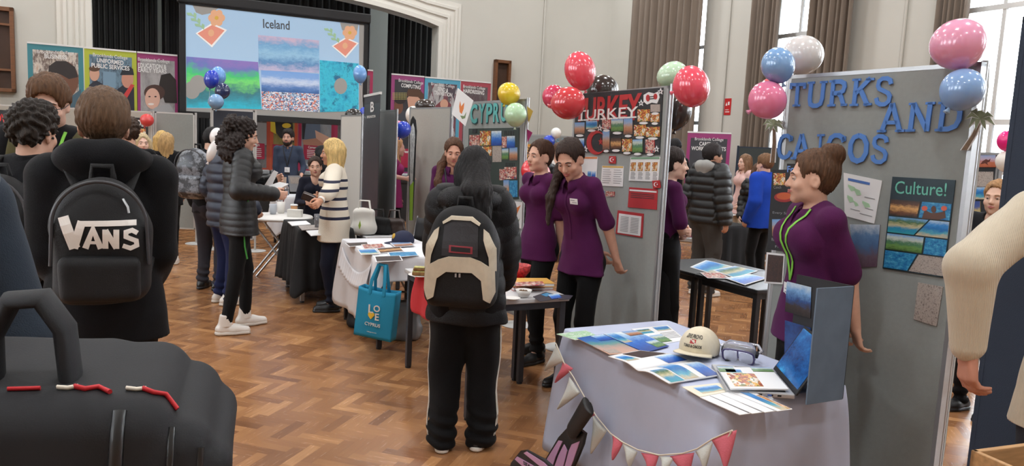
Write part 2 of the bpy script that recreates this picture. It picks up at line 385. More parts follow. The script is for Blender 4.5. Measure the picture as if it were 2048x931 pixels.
def curtain(name, label, p0, p1, z0, z1, m, folds, amp, M=ROOM_M, group=None):
    """Gathered cloth hanging between two plan points."""
    p0, p1 = Vector(p0), Vector(p1); d = p1-p0; nrm = Vector((-d.y, d.x)).normalized(); mb = MB(); N = folds*8
    rnd = [random.uniform(.6, 1.3) for _ in range(folds+2)]
    def fn(a, b):
        w = a*folds; i = int(w); am = amp*(rnd[i]*(1-(w-i))+rnd[i+1]*(w-i)); s = math.sin(w*2*PI)*am*(0.75+0.35*(1-b))+0.3*am*math.sin(w*PI*1.3+b*2)
        q = p0+d*a+nrm*s; return (q.x, q.y, z0+(z1-z0)*b)
    mb.grid(fn, N, 6); o = mb.build(name, m, None, M)
    so = o.modifiers.new('thick', 'SOLIDIFY'); so.thickness = 0.008
    return tag(o, label, 'curtain', group)
UC = lambda px: windowwall_u(px)
nc = N_WALL-0.22
curtain('window_curtain', 'long taupe curtain hanging between the round wall cove and the pink and black balloons', (nc, UC(1262)), (nc, UC(1402)), 0.25, 6.2, M_taupe, 11, .075)
curtain('window_curtain', 'taupe curtain gathered beside the red fire sign on the wall', (nc, UC(1498)), (nc, UC(1556)), 0.25, 6.2, M_taupe, 6, .075)
curtain('window_curtain', 'taupe curtain hanging behind the large white balloon', (nc, UC(1612)), (nc, UC(1700)), 0.25, 6.2, M_taupe, 7, .075)
curtain('window_curtain', 'grey taupe curtain hanging behind the big pale pink balloon', (nc, UC(1862)), (nc, UC(1928)), 0.25, 6.2, M_taupe, 6, .075)
def stage_n(px, u):
    q = at(px, 270, 1.0); d = Vector((q.x, q.y, 0)); t = u/d.dot(Vector(RU)); return (d*t).dot(Vector(RN))
curtain('stage_curtain', 'black stage curtain hanging behind the green and purple bordered banners', (stage_n(176, 16.6), 16.6), (stage_n(318, 16.6), 16.6), .8, 6.0, M_blackcloth, 14, .05)
curtain('stage_curtain', 'narrow black stage curtain next to the projection screen edge', (stage_n(326, 16.9), 16.9), (stage_n(420, 16.9), 16.9), .8, 6.0, M_blackcloth, 8, .05)
curtain('stage_curtain', 'black stage curtain hanging between the grey wall and the white proscenium', (stage_n(771, 16.6), 16.6), (stage_n(900, 16.6), 16.6), .8, 6.0, M_blackcloth, 12, .05)
curtain('stage_curtain', 'black stage curtain hanging high behind the top of the projection screen', (stage_n(418, 17.4), 17.4), (stage_n(736, 17.4), 17.4), 2.2, 6.0, M_blackcloth, 22, .05)

# wooden notice cases on the stage wall
def notice_case(px0, px1, ytop, zbot, label, shelves, mullion=False):
    n0, n1 = stagewall_n(px0), stagewall_n(px1); q = onplane((px0+px1)/2, ytop, room(0, U_WALL), Vector(RU)); zt = q.z
    o = empty('wooden_notice_case', label, 'notice case', ROOM_M @ T(n0, U_WALL, zbot)); W, Hh = n1-n0, zt-zbot
    f = MB()
    for (x0, x1, z0, z1) in ((0, .06, 0, Hh), (W-.06, W, 0, Hh), (0, W, 0, .06), (0, W, Hh-.07, Hh)): f.box(x0, x1, -.12, -.001, z0, z1, bev=.006)
    f.build('case_frame', M_wood, o)
    b = MB(); b.box(.05, W-.05, -.03, -.002, .05, Hh-.05); b.build('back_panel', M_dkwood, o)
    for z in shelves: s = MB(); s.box(.05, W-.05, -.11, -.03, z, z+.035); s.build('shelf', M_wood, o)
notice_case(-14, 36, 15, 2.05, 'tall brown wooden case with shelves on the wall by the teal bordered banner', (.35, 1.1))
notice_case(981, 1012, 120, 1.95, 'narrow brown wooden case on the wall above the yellow balloon', (.35,))

# red fire action sign
o = empty('fire_sign', 'small red and white fire action sign on the cream wall', 'sign', ROOM_M @ T(N_WALL-.002, windowwall_u(1443), 2.28) @ rotm('Z', -PI/2) @ rotm('X', PI/2))
M_red = mat('sign_red', srgb(196, 30, 34), 0.45); M_wht = mat('print_white', srgb(238, 238, 236), 0.5)
slab('sign_plate', .17, .3, .004, M_red, o); mb = MB()
mb.prism([(.03, .17), (.075, .17), (.052, .23)], .004, .006); mb.build('flame_symbol', M_wht, o)
for q in ((.09, .13, .18, .24), (.03, .14, .05, .065), (.03, .12, .09, .1)): mb = MB(); mb.box(*q, .004, .006); mb.build('printed_mark', M_wht, o)

# ceiling lamps (round recessed panels, out of view overhead; they light the hall and glint on the balloons)
M_lamp = mat('lamp_diffuser', (1.0, 0.95, 0.88), 0.5, emit=6.0); M_steel = mat('steel', srgb(170, 172, 174), 0.35, metal=0.9)
for i, n in enumerate((-6, -2.5, 1.0, 4.5, 8.0)):
    for j, u in enumerate((-2.5, 1.5, 5.5, 9.5, 13.2)):
        o = empty('ceiling_lamp', 'round white lamp recessed in the hall ceiling', 'lamp', ROOM_M @ T(n, u, CEIL_Z), 'ceiling lamps')
        mb = MB(); mb.lathe([(.30, -.001), (.31, -.05), (.26, -.06), (.25, -.02)], 24); mb.build('rim', M_steel, o)
        mb = MB(); mb.lathe([(.001, -.03), (.25, -.03)], 24); mb.build('diffuser', M_lamp, o)
        add_light('lamp_light', 'AREA', room(n, u, CEIL_Z-.08), 36, .5, color=(0.95, 0.98, 1.0))
# ------------------------------------------------------------------ display boards, banners, screen
M_felt = mat('grey_felt', srgb(147, 153, 151), 0.95, noise=0.03, nscale=40, bump=0.15, bscale=400, sheen=0.2)
M_felt2 = mat('pale_grey_felt', srgb(176, 174, 166), 0.95, noise=0.03, nscale=40, sheen=0.2)
M_alu = mat('grey_aluminium', srgb(168, 170, 172), 0.4, metal=0.6)
M_navyfelt = mat('navy_felt', srgb(48, 58, 74), 0.95, bump=0.2, bscale=300)
M_base = mat('pale_grey_base', srgb(190, 190, 188), 0.5)
M_blk = mat('black_card', srgb(24, 24, 27), 0.75)
M_paper = mat('white_paper', srgb(232, 233, 235), 0.7)
M_ink = mat('dark_ink', srgb(60, 60, 64), 0.8)
M_greyink = mat('grey_ink', srgb(150, 152, 156), 0.8)

def P2(M, px, py):
    q = onplane(px, py, M.translation, M.col[2].to_3d()); l = M.inverted() @ q; return (l.x, l.y)
def px_poly(M, pts, z0, z1, name, m, parent):
    """Flat printed or cut shape lying on plane M; its outline is given where the photo shows it."""
    P = [P2(M, *p) for p in pts]; n = len(P); mb = MB()
    x0, x1 = min(p[0] for p in P), max(p[0] for p in P); y0, y1 = min(p[1] for p in P), max(p[1] for p in P)
    top = [(x, y, z1) for x, y in P]; ar = sum(P[i][0]*P[(i+1) % n][1]-P[(i+1) % n][0]*P[i][1] for i in range(n))
    order = tuple(range(n)) if ar > 0 else tuple(range(n-1, -1, -1))
    mb.add(top, [order]); mb.add([(x, y, z0) for x, y in P]+top, [order[::-1]]+[(order[i], order[(i+1) % n], n+order[(i+1) % n], n+order[i]) for i in range(n)])
    for i in range(n):
        mb.uv[i] = ((0, 1), (1, 1), (1, 0), (0, 0))[i] if n == 4 else ((P[i][0]-x0)/(x1-x0+1e-9), (P[i][1]-y0)/(y1-y0+1e-9))
    return mb.build(name, m, parent)
def ell_pts(cx, cy, rx, ry, n=20, a0=0.0):
    return [(cx+rx*math.cos(2*PI*i/n+a0), cy+ry*math.sin(2*PI*i/n+a0)) for i in range(n)]
def fit_text(M, parent, s, L, R, hpx, m, z=0.002, bold=0.0, shear=0.0, name='lettering', ext=0.0005):
    l, r = Vector(P2(M, *L)), Vector(P2(M, *R)); cx, cy = (L[0]+R[0])/2, (L[1]+R[1])/2
    h = (Vector(P2(M, cx, cy-hpx/2))-Vector(P2(M, cx, cy+hpx/2))).length; w = (r-l).length; a = math.atan2(r.y-l.y, r.x-l.x)
    o = text(name, s, 1.0, m, parent, 0, 0, 0, align='LEFT', ext=0, bold=bold, shear=shear); me = o.data
    xs = [v.co.x for v in me.vertices]; ys = [v.co.y for v in me.vertices]
    if not xs: return o
    x0, x1, y0, y1 = min(xs), max(xs), min(ys), max(ys)
    S = Matrix.Diagonal((w/(x1-x0), h/(y1-y0), 1, 1)) @ T(-(x0+x1)/2, -(y0+y1)/2, 0)
    me.transform(T((l.x+r.x)/2, (l.y+r.y)/2, z) @ rotm('Z', a) @ S); me.update(); return o

def board_frame(L, R, z0):
    L, R = Vector((L.x, L.y, z0)), Vector((R.x, R.y, z0)); return frame(L, R-L, (0, 0, 1)), (R-L).length
def display_board(label, L, R, z0, z1, m=None, poles=(True, True), name='display_board', rail=None, base=True):
    M, w = board_frame(L, R, z0); h = z1-z0; rail = rail or M_alu
    o = empty(name, label, 'display board', M)
    b = MB(); b.box(.012, w-.012, .012, h-.012, -.03, 0); b.build('felt_panel', m or M_felt, o)
    f = MB()
    for q in ((0, w, 0, .018), (0, w, h-.018, h), (0, .018, 0, h), (w-.018, w, 0, h)): f.box(q[0], q[1], q[2], q[3], -.034, .001)
    f.build('edge_frame', rail, o)
    for k, x in enumerate((-.012, w+.012)):
        if poles[k]:
            p = MB(); p.cyl((x, -z0+.01, -.015), (x, h+.01, -.015), .014); po = p.build('pole', rail, o)
            if base:
                p = MB(); p.lathe([(.0, .018), (.03, .018), (.135, .010), (.145, .004), (.145, 0), (0, 0)], 28, M=T(x, -z0+.001, -.015) @ rotm('X', -PI/2)); p.build('round_base', M_base, po)
    return o, M
def poster(M, name, label, cat, quad, m, t=.003, off=.0015, group=None):
    bl = P2(M, *quad[3]); M2 = M @ T(bl[0], bl[1], off)
    P = [P2(M2, *q) for q in quad]; mb = MB(); top = [(x, y, t) for x, y in P]
    mb.add(top, [(3, 2, 1, 0)]); mb.add([(x, y, 0) for x, y in P]+top, [(0, 1, 2, 3), (3, 2, 6, 7), (2, 1, 5, 6), (1, 0, 4, 5), (0, 3, 7, 4)])
    for i, uv in enumerate(((0, 1), (1, 1), (1, 0), (0, 0))): mb.uv[i] = uv
    o = mb.build(name, m, None, M2); tag(o, label, cat, group); o['_t'] = t
    return o, M2
def quad(x0, y0, x1, y1, sl=0.0, sk=0.0):   # axis quad in the photo with slope sl and skew sk
    return [(x0, y0), (x1, y0+sl*(x1-x0)), (x1+sk, y1+sl*(x1-x0)), (x0+sk, y1)]
def bil(q, a, b):   # bilinear point, a across, b down
    (x0, y0), (x1, y1), (x2, y2), (x3, y3) = q
    return (x0*(1-a)*(1-b)+x1*a*(1-b)+x2*a*b+x3*(1-a)*b, y0*(1-a)*(1-b)+y1*a*(1-b)+y2*a*b+y3*(1-a)*b)
def sub(q, a0, b0, a1, b1): return [bil(q, a0, b0), bil(q, a1, b0), bil(q, a1, b1), bil(q, a0, b1)]
def text_lines(M2, o, q, rows, m=None, z=.0045, wid=.006, name='printed_lines'):
    """Small print: thin ink rules, one mesh."""
    mb = MB()
    for (a0, a1, b) in rows:
        p, r = P2(M2, *bil(q, a0, b)), P2(M2, *bil(q, a1, b)); mb.stroke([p, r], wid, z-.0008, z)
    return mb.build(name, m or M_greyink, o)

# --- picture palettes
PIC = {
 'sea': picture_mat('print_sea', [(214, 190, 150), (90, 170, 190), (30, 110, 180), (60, 140, 210), (190, 215, 235)], 'land', 1, 3),
 'beach': picture_mat('print_beach', [(60, 160, 170), (40, 140, 180), (200, 190, 150), (70, 110, 70), (120, 170, 220)], 'land', 2, 4),
 'deep': picture_mat('print_deep_water', [(20, 70, 120), (30, 110, 170), (70, 160, 200), (180, 215, 230)], 'noise', 3, 5),
 'sunset': picture_mat('print_cave', [(50, 36, 30), (110, 70, 45), (220, 170, 110), (90, 60, 45), (60, 45, 40)], 'land', 4, 4),
 'food': picture_mat('print_food', [(235, 225, 210), (200, 120, 60), (150, 60, 40), (230, 180, 90), (110, 120, 60), (240, 235, 230)], 'blobs', 5, 7),
 'town': picture_mat('print_town', [(90, 80, 75), (170, 110, 80), (190, 150, 120), (150, 175, 210), (110, 160, 215)], 'land', 6, 8),
 'people': picture_mat('print_people', [(90, 60, 60), (200, 150, 130), (180, 50, 60), (230, 210, 200), (60, 70, 110)], 'blobs', 7, 9),
 'rock': picture_mat('print_rock', [(70, 62, 60), (140, 130, 125), (190, 180, 172), (110, 100, 96), (210, 204, 198)], 'noise', 8, 9),
 'night': picture_mat('print_dark', [(28, 24, 26), (70, 50, 45), (40, 36, 38), (120, 90, 70)], 'noise', 9, 6),
 'green': picture_mat('print_green', [(60, 90, 50), (110, 150, 80), (70, 120, 90), (200, 210, 200), (120, 170, 220)], 'land', 10, 6),
 'map': picture_mat('print_map', [(240, 243, 240), (226, 236, 228), (150, 200, 150), (238, 242, 240), (236, 240, 244)], 'noise', 11, 4),
 'magpage': picture_mat('print_page', [(240, 236, 226), (240, 236, 226), (150, 200, 215), (60, 120, 180), (240, 238, 232), (238, 234, 224)], 'noise', 12, 2.2),
 'blue': picture_mat('print_blue_sea', [(20, 60, 140), (30, 90, 180), (40, 110, 200), (150, 190, 230), (225, 235, 240)], 'land', 13, 3),
 'aurora': picture_mat('slide_aurora', [(50, 190, 215), (60, 150, 170), (60, 120, 130), (120, 220, 120), (70, 200, 120), (110, 120, 190), (140, 120, 190)], 'land', 14, 3),
 'ice': picture_mat('slide_ice', [(190, 185, 215), (90, 140, 190), (150, 195, 225), (110, 165, 210), (200, 180, 205)], 'land', 15, 6),
 'city': picture_mat('slide_town', [(235, 235, 240), (70, 110, 160), (225, 120, 80), (240, 245, 250), (60, 80, 110), (170, 200, 230), (240, 230, 220)], 'blobs', 16, 45),
 'mount': picture_mat('slide_mountain', [(60, 100, 160), (90, 130, 190), (200, 215, 240), (130, 170, 225), (120, 165, 225)], 'land', 17, 5),
 'cave': picture_mat('slide_cave', [(20, 70, 110), (40, 150, 190), (60, 190, 215), (20, 80, 130), (110, 210, 225)], 'noise', 18, 3),
}
for k in ('aurora', 'ice', 'city', 'mount', 'cave'):
    nt = PIC[k].node_tree; b = nt.nodes['Principled BSDF']; src = b.inputs['Base Color'].links[0].from_socket
    nt.links.new(src, b.inputs['Emission Color']); b.inputs['Emission Strength'].default_value = 0.13

# ---------------------------------------------------------------- projection screen with its slide
def UP(px, py, u): return onplane(px, py, room(0, u), Vector(RU))
sl, sr = UP(362, 225, 13.45), UP(730, 243, 13.45); zt = UP(362, 4, 13.45).z; zb = sl.z
M, w = board_frame(sl, sr, zb); h = zt-zb
scr = empty('projection_screen', 'large black framed projection screen showing a pale blue Iceland slide', 'projection screen', M)
M_scr = mat('screen_grey', srgb(172, 172, 170), 0.9, emit=0.02); M_slide = mat('slide_pale_blue', srgb(160, 190, 218), 0.8, emit=0.2)
f = MB()
for q in ((-.02, w+.02, -.07, .03), (-.02, w+.02, h-.03, h+.02), (-.02, .075, -.07, h), (w-.055, w+.02, -.07, h)): f.box(q[0], q[1], q[2], q[3], -.02, .025, bev=.004)
f.build('black_border', mat('screen_black', srgb(10, 10, 12), 0.7), scr)
f = MB(); f.box(-.05, w+.05, h, h+.16, -.1, .07, bev=.02); f.build('roller_case', M_stage, scr)
b = MB(); b.box(0, w, 0, h, -.01, .004); b.build('screen_fabric', M_scr, scr)
SM = M
E = lambda pts, z, name, m: px_poly(SM, pts, .004, z, name, m, scr)
slide = [(370, 8), (718, 48), (718, 220), (373, 216)]
E(slide, .006, 'slide', M_slide)
E([(372.5, 113), (516, 124), (523, 218), (373, 215)], .008, 'slide_photo', PIC['aurora'])
E([(522, 139), (638, 148), (638, 224), (524, 219)], .009, 'slide_photo', PIC['city'])
E([(522, 139), (638, 148), (638, 188), (523, 182)], .010, 'slide_photo', PIC['mount'])
E([(516, 70), (638, 81), (638, 146), (517, 140)], .011, 'slide_photo', PIC['ice'])
E([(639, 120), (717, 127), (717, 222), (640, 224)], .009, 'slide_photo', PIC['cave'])
M_shadow = M_scr  # balloon shadows across the slide, painted as flat patches in bare-screen grey
E(ell_pts(681, 172, 13, 16), .012, 'balloon_shadow', M_scr); E(ell_pts(396, 168, 17, 18), .012, 'balloon_shadow', M_scr); E(ell_pts(384, 180, 16, 18), .0125, 'balloon_shadow', M_scr)
E([(384, 8), (440, 14), (424, 26), (404, 30), (392, 25)], .007, 'balloon_shadow', M_scr); E([(680, 45), (717, 49), (714, 64), (700, 68), (684, 60)], .007, 'balloon_shadow', M_scr)
fit_text(SM, scr, 'Iceland', (526, 47), (579, 51), 18, mat('slide_text', srgb(84, 88, 96), 0.8), z=.008, bold=.012)
for (cx, cy, s) in ((420, 62, 1.0), (688, 88, .86)):
    mw, mp, mo, mg = mat('sticker_white', srgb(240, 240, 240), .8, emit=.12), mat('sticker_coral', srgb(226, 150, 132), .8, emit=.12), mat('sticker_orange', srgb(228, 176, 140), .8, emit=.12), mat('sticker_green', srgb(160, 196, 160), .8, emit=.12)
    st = E([(cx+s*x, cy+s*y) for x, y in ((-29, 5), (4, -16), (34, -2), (4, 33))], .012, 'sticker', mw)
    px_poly(SM, [(cx+s*x, cy+s*y) for x, y in ((-25, 5), (4, -12), (29, -1), (3, 28))], .012, .0135, 'envelope', mp, st)
    px_poly(SM, ell_pts(cx+2*s, cy+4*s, 6*s, 7*s), .0135, .0145, 'seal', mo, st)
    for k in range(6):
        a = -2.6+k*.12; lx, ly = cx-(12+4*k)*s, cy-(2+5.5*k)*s
        px_poly(SM, [(lx, ly), (lx-13*s, ly-2*s), (lx-15*s, ly-7*s), (lx-6*s, ly-7*s)] if k % 2 else [(lx, ly), (lx+1*s, ly-10*s), (lx-4*s, ly-13*s), (lx-6*s, ly-5*s)], .012, .0135, 'leaf', mg, st)
    fx, fy = cx+13*s, cy-26*s
    for k in range(6): px_poly(SM, ell_pts(fx+10*s*math.cos(k*PI/3), fy+10*s*math.sin(k*PI/3), 7*s, 7.5*s, 14), .0135, .0142+.0002*k, 'petal', mo, st)
    px_poly(SM, ell_pts(fx, fy, 4*s, 4*s, 12), .014, .0158, 'flower_centre', mat('sticker_yellow', srgb(214, 176, 80), .8, emit=.12), st)

# ---------------------------------------------------------------- roll-up banners
def figure_print(M2, o, parts):
    for i, (kind, col, pts) in enumerate(parts):
        px_poly(M2, pts, .0045, .0052+.0003*i, kind, mat('ink_%d_%d_%d' % col, srgb(*col), .6), o)
SKIN, SKIN2, HAIRD, HAIRB = (206, 160, 138), (110, 72, 54), (34, 26, 24), (84, 58, 42)
def rollup(label, px0, px1, py0, py1, u, border, inner, z0=0.8, title=(), figs=(), sidew=.07, ztop=None, extra=None, topb=True):
    """A roll-up banner standing on z0: cassette, pole, top rail and the printed sheet with its picture and lettering."""
    a = UP(px0, py0, u); b2 = UP(px1, py1, u); M, w = board_frame(a, b2, z0); h = (ztop or (a.z+b2.z)/2)-z0
    o = empty('roll_up_banner', label, 'banner', M)
    c = MB(); c.box(.012, w-.012, 0, .09, -.09, .09, bev=.02); c.build('base', M_alu, o)
    p = MB(); p.cyl((w/2, .05, -.03), (w/2, h-.01, -.03), .012); p.build('pole', M_alu, o)
    p = MB(); p.box(.002, w-.002, h-.014, h+.012, -.015, .008); p.build('top_rail', mat('rail_white', srgb(225, 225, 225), .4), o)
    s = MB(); s.box(0, w, .08, h-.01, -.001, .001); sh = s.build('printed_sheet', mat('banner_%d_%d_%d' % border, srgb(*border), .5), o)
    q = MB(); e = sidew
    V = [(e, h-.15, .002), (e, h-.10 if topb else h-.03, .002), (w-e, h-.10 if topb else h-.03, .002), (w-e, .12, .002), (e, .12, .002)]
    q.add(V, [(0, 4, 3, 2, 1)]); 
    for i, v in enumerate(V): q.uv[i] = ((v[0]-e)/(w-2*e), (v[1]-.12)/(h-.2))
    q.build('banner_photo', inner, sh)
    figure_print(M @ T(0, 0, -.001), sh, [(k, c_, p_) for k, c_, p_ in figs])
    for (s_, L, R, hp, mt) in title: fit_text(M, sh, s_, L, R, hp, mt, z=.012, bold=.02 if s_.isupper() else 0.0)
    return o, M, sh
M_tw = mat('banner_white', srgb(236, 236, 236), .5)
GREYBG = picture_mat('print_grey_office', [(40, 38, 40), (70, 66, 68), (120, 116, 116), (52, 48, 52)], 'noise', 21, 2.5)
DKBG = mat('banner_charcoal', srgb(46, 46, 52), .55)
COLL = 'Brooklands College'
LIB = picture_mat('print_bookshelves', [(150, 110, 90), (205, 196, 184), (90, 70, 66), (214, 206, 196), (180, 150, 130), (216, 212, 205)], 'noise', 22, 5)
rollup('teal bordered banner with a man in a library, furthest along the stage from the screen', 54, 166, 85, 93.5, 14.1, (60, 128, 140), LIB, title=((COLL, (74, 104), (148, 107), 9, M_tw), ('BUSINESS', (89, 112), (134, 115), 9, M_tw)),
       figs=(('printed_man', SKIN2, ell_pts(128, 160, 29, 38)), ('printed_hair', HAIRD, [(96, 150), (98, 132), (112, 122), (132, 122), (150, 134), (156, 154), (138, 158), (120, 148)]), ('printed_collar', (70, 96, 110), [(112, 212), (138, 196), (162, 178), (163, 216)])))
rollup('lime bordered banner with uniformed officers, middle one beside the library banner', 168, 273, 95, 103.5, 14.1, (176, 186, 60), picture_mat('print_blue_hall', [(40, 50, 60), (54, 68, 84), (110, 140, 160), (60, 66, 80), (44, 48, 56)], 'noise', 23, 4), title=((COLL, (186, 110), (255, 117), 9, M_tw), ('UNIFORMED', (194, 120), (247, 126), 9, M_tw), ('PUBLIC SERVICES', (183, 130), (259, 137), 9, M_tw)),
       figs=(('printed_officer', (26, 28, 40), [(228, 220), (230, 182), (246, 170), (268, 174), (269, 222)]), ('printed_face', (196, 140, 120), ell_pts(255, 158, 12, 18)), ('printed_helmet', (22, 24, 34), [(240, 150), (245, 138), (256, 130), (266, 138), (268, 150)]), ('printed_sash', (196, 60, 60), [(240, 200), (262, 168), (269, 170), (246, 210)]),
             ('printed_cadet', (30, 34, 46), [(178, 206), (178, 170), (192, 160), (212, 172), (216, 200)]), ('printed_face', SKIN, ell_pts(189, 148, 10, 14)), ('printed_hair', HAIRB, ell_pts(189, 137, 11, 6)), ('printed_window', (120, 150, 172), [(206, 142), (232, 145), (232, 176), (206, 174)])))
rollup('magenta bordered banner with a smiling young woman, next to the projection screen', 274, 355, 105, 110, 14.1, (150, 52, 110), picture_mat('print_classroom', [(60, 52, 56), (150, 148, 150), (176, 174, 176), (128, 122, 126)], 'noise', 24, 2), title=((COLL, (276, 119), (339, 124), 9, M_tw), ('EDUCATION &', (276, 130), (333, 134), 9, M_tw), ('EARLY YEARS', (276, 139), (333, 143), 9, M_tw)), sidew=.045,
       figs=(('printed_hair', HAIRD, [(318, 170), (322, 150), (340, 146), (352, 160), (354, 206), (330, 205)]), ('printed_hair', (70, 46, 40), ell_pts(309, 185, 21, 16)), ('printed_face', (222, 178, 160), ell_pts(305, 197, 15, 21)), ('printed_jumper', (170, 172, 176), [(296, 224), (312, 214), (338, 207), (350, 224)]), ('printed_smile', (238, 230, 226), ell_pts(302, 208, 6, 2.2)), ('printed_eye', (50, 36, 34), ell_pts(299, 193, 2.4, 1.5, 8)), ('printed_eye', (50, 36, 34), ell_pts(311, 193, 2.4, 1.5, 8))))
# the row of banners partly hidden behind the screen
RB = (150, 36, 66)
def career_banner(label, px0, px1, border, bg, figs, box_q, t):
    o, M, sh = rollup(label, px0, px1, 150, 152, 14.5, border, bg, ztop=2.86, sidew=.06)
    figure_print(M, sh, figs)
    px_poly(M, box_q, .006, .009, 'text_box', mat('banner_red_box', srgb(166, 30, 66), .5), sh)
    for s_, L, R, hp in t: fit_text(M, sh, s_, L, R, hp, M_tw, z=.011, bold=.02)
    mb = MB()
    for k in range(5):
        a, b_ = P2(M, *bil(box_q, .12, .35+.12*k)), P2(M, *bil(box_q, .7+.03*(k % 3), .35+.12*k)); mb.stroke([a, b_], .012, .009, .0105)
    mb.build('printed_lines', M_tw, sh)
SKA = (198, 158, 140)
career_banner('orange edged career banner behind the curly haired girl', 462, 541, (176, 74, 52), GREYBG, (('printed_wall', (150, 152, 154), [(508, 244), (533, 246), (533, 290), (508, 290)]),), [(506, 285), (529, 287), (529, 318), (506, 317)], (('ways', (507, 290), (519, 291), 6),))
career_banner('orange career banner with a person in a yellow vest, behind the bearded man', 541, 597, (190, 84, 54), picture_mat('print_workshop', [(60, 62, 56), (130, 120, 60), (150, 140, 90), (80, 90, 70)], 'noise', 26, 3), (('printed_top', (26, 26, 28), [(548, 242), (585, 244), (588, 285), (560, 275), (550, 262)]), ('printed_logo', (220, 190, 60), ell_pts(573, 251, 9, 5)), ('printed_vest', (214, 190, 60), [(541, 243), (550, 244), (552, 268), (541, 262)])), [(545, 288), (592, 291), (592, 345), (545, 343)], ())
career_banner('maroon career banner showing hands giving a foot massage', 598, 671, (160, 32, 74), picture_mat('print_salon', [(110, 90, 80), (130, 140, 150), (150, 155, 162), (120, 100, 90)], 'noise', 27, 3), (('printed_tunic', (94, 110, 132), [(612, 246), (640, 247), (642, 282), (606, 278)]), ('printed_arm', (180, 132, 112), [(604, 280), (632, 276), (656, 284), (654, 292), (608, 290)]), ('printed_foot', (214, 172, 152), [(630, 260), (646, 268), (666, 278), (667, 290), (648, 288), (632, 276)]), ('printed_sleeve', (30, 30, 38), [(604, 246), (612, 246), (608, 278), (604, 278)])), [(607, 289), (664, 294), (664, 322), (607, 318)], (('Career Pathways', (616, 294.5), (655, 297), 6), ('For more', (608, 328), (640, 331), 6)))
career_banner('dark maroon career banner mostly hidden behind the white panel', 671, 746, (170, 44, 88), GREYBG, (), [(676, 295), (735, 298), (735, 325), (676, 322)], ())
# banners on the other end of the stage
o, M, sh = rollup('magenta bordered banner with two students, nearest the black stage curtain', 783, 849, 148, 153, 14.4, (150, 64, 120), DKBG, title=((COLL, (797, 161), (846, 167), 8, M_tw), ('COMPUTING', (802, 170), (841, 175), 8, M_tw)),
       figs=(('printed_student', (60, 64, 74), [(788, 260), (790, 226), (800, 216), (812, 226), (812, 260)]), ('printed_face', SKIN2, ell_pts(797, 213, 9, 15)), ('printed_hair', HAIRD, ell_pts(800, 200, 11, 8)), ('printed_face', SKIN, [(814, 196), (824, 186), (842, 188), (846, 214), (836, 232), (818, 226)]), ('printed_hair', HAIRB, [(812, 192), (816, 178), (838, 178), (847, 188), (847, 206), (836, 194)])))
px_poly(M, [(790, 296), (842, 299), (842, 336), (790, 334)], .006, .009, 'text_box', mat('banner_red_box', (0, 0, 0)), sh); fit_text(M, sh, 'Career', (800, 302), (817, 303), 6, M_tw, z=.011, bold=.02)
mb = MB()
for k in range(5):
    for j in range(9): a = P2(M, 786+3.2*j, 186+3*k); mb.box(a[0]-.008, a[0]+.008, a[1]-.008, a[1]+.008, .006, .008)
mb.build('dot_pattern', mat('dot_yellow', srgb(200, 190, 110), .5), sh)
rollup('sky blue bordered banner, middle one between the students banner and the dusky red one', 850, 921, 154, 160, 14.4, (84, 160, 190), picture_mat('print_posters', [(90, 84, 86), (70, 60, 70), (170, 168, 170), (110, 60, 70), (60, 60, 66)], 'blobs', 29, 6), title=((COLL, (862, 168), (909, 174), 8, M_tw), ('SEND &', (875, 177), (896, 181), 8, M_tw), ('TRANSITION', (868, 185), (904, 190), 8, M_tw)), figs=(('printed_woman', (120, 60, 70), [(870, 212), (888, 196), (902, 208), (902, 240), (870, 240)]), ('printed_face', SKIN, ell_pts(888, 208, 8, 10))))
rollup('dusky red bordered banner next to the narrow wooden case', 922, 982, 160, 166, 14.4, (166, 70, 84), picture_mat('print_salon_dark', [(60, 56, 58), (110, 104, 106), (80, 60, 66), (130, 126, 128)], 'noise', 30, 3), title=((COLL, (926, 173), (970, 178), 8, M_tw), ('HAIRDRESSING', (926, 181), (968, 186), 8, M_tw)))
# careers banner by the window wall, standing on the floor
def floor_rollup(label, L, R, z1, border, inner, titles, sidew=.06):
    M, w = board_frame(L, R, 0); o = empty('roll_up_banner', label, 'banner', M)
    c = MB(); c.box(-.01, w+.01, 0, .09, -.09, .09, bev=.02); c.build('base', M_alu, o)
    p = MB(); p.cyl((w/2, .05, -.03), (w/2, z1-.01, -.03), .012); p.build('pole', M_alu, o)
    p = MB(); p.box(-.005, w+.005, z1-.014, z1+.012, -.015, .008); p.build('top_rail', mat('rail_white', (0, 0, 0)), o)
    s = MB(); s.box(0, w, .08, z1-.01, -.001, .001); sh = s.build('printed_sheet', mat('banner_%d_%d_%d' % border, srgb(*border), .5), o)
    q = MB(); V = [(sidew, .12, .002), (w-sidew, .12, .002), (w-sidew, z1-.1, .002), (sidew, z1-.1, .002)]; q.add(V, [(0, 1, 2, 3)])
    for i, uv in enumerate(((0, 0), (1, 0), (1, 1), (0, 1))): q.uv[i] = uv
    q.build('banner_photo', inner, sh)
    for (s_, l, r, hp) in titles: fit_text(M, sh, s_, l, r, hp, M_tw, z=.006, bold=.02 if s_.isupper() else 0)
    return o, M, sh
o, M, sh = floor_rollup('magenta bordered charcoal banner by the fire sign and the man in the black puffer jacket', at(1376, 264, 13.3), at(1463, 267, 12.9), at(1420, 265, 13.1).z, (150, 44, 110), DKBG, ((COLL, (1390, 278), (1447, 280), 8), ('CAREERS &', (1399, 287), (1437, 289), 8), ('WORK PROSPECTS', (1383, 296), (1452, 298), 8)))
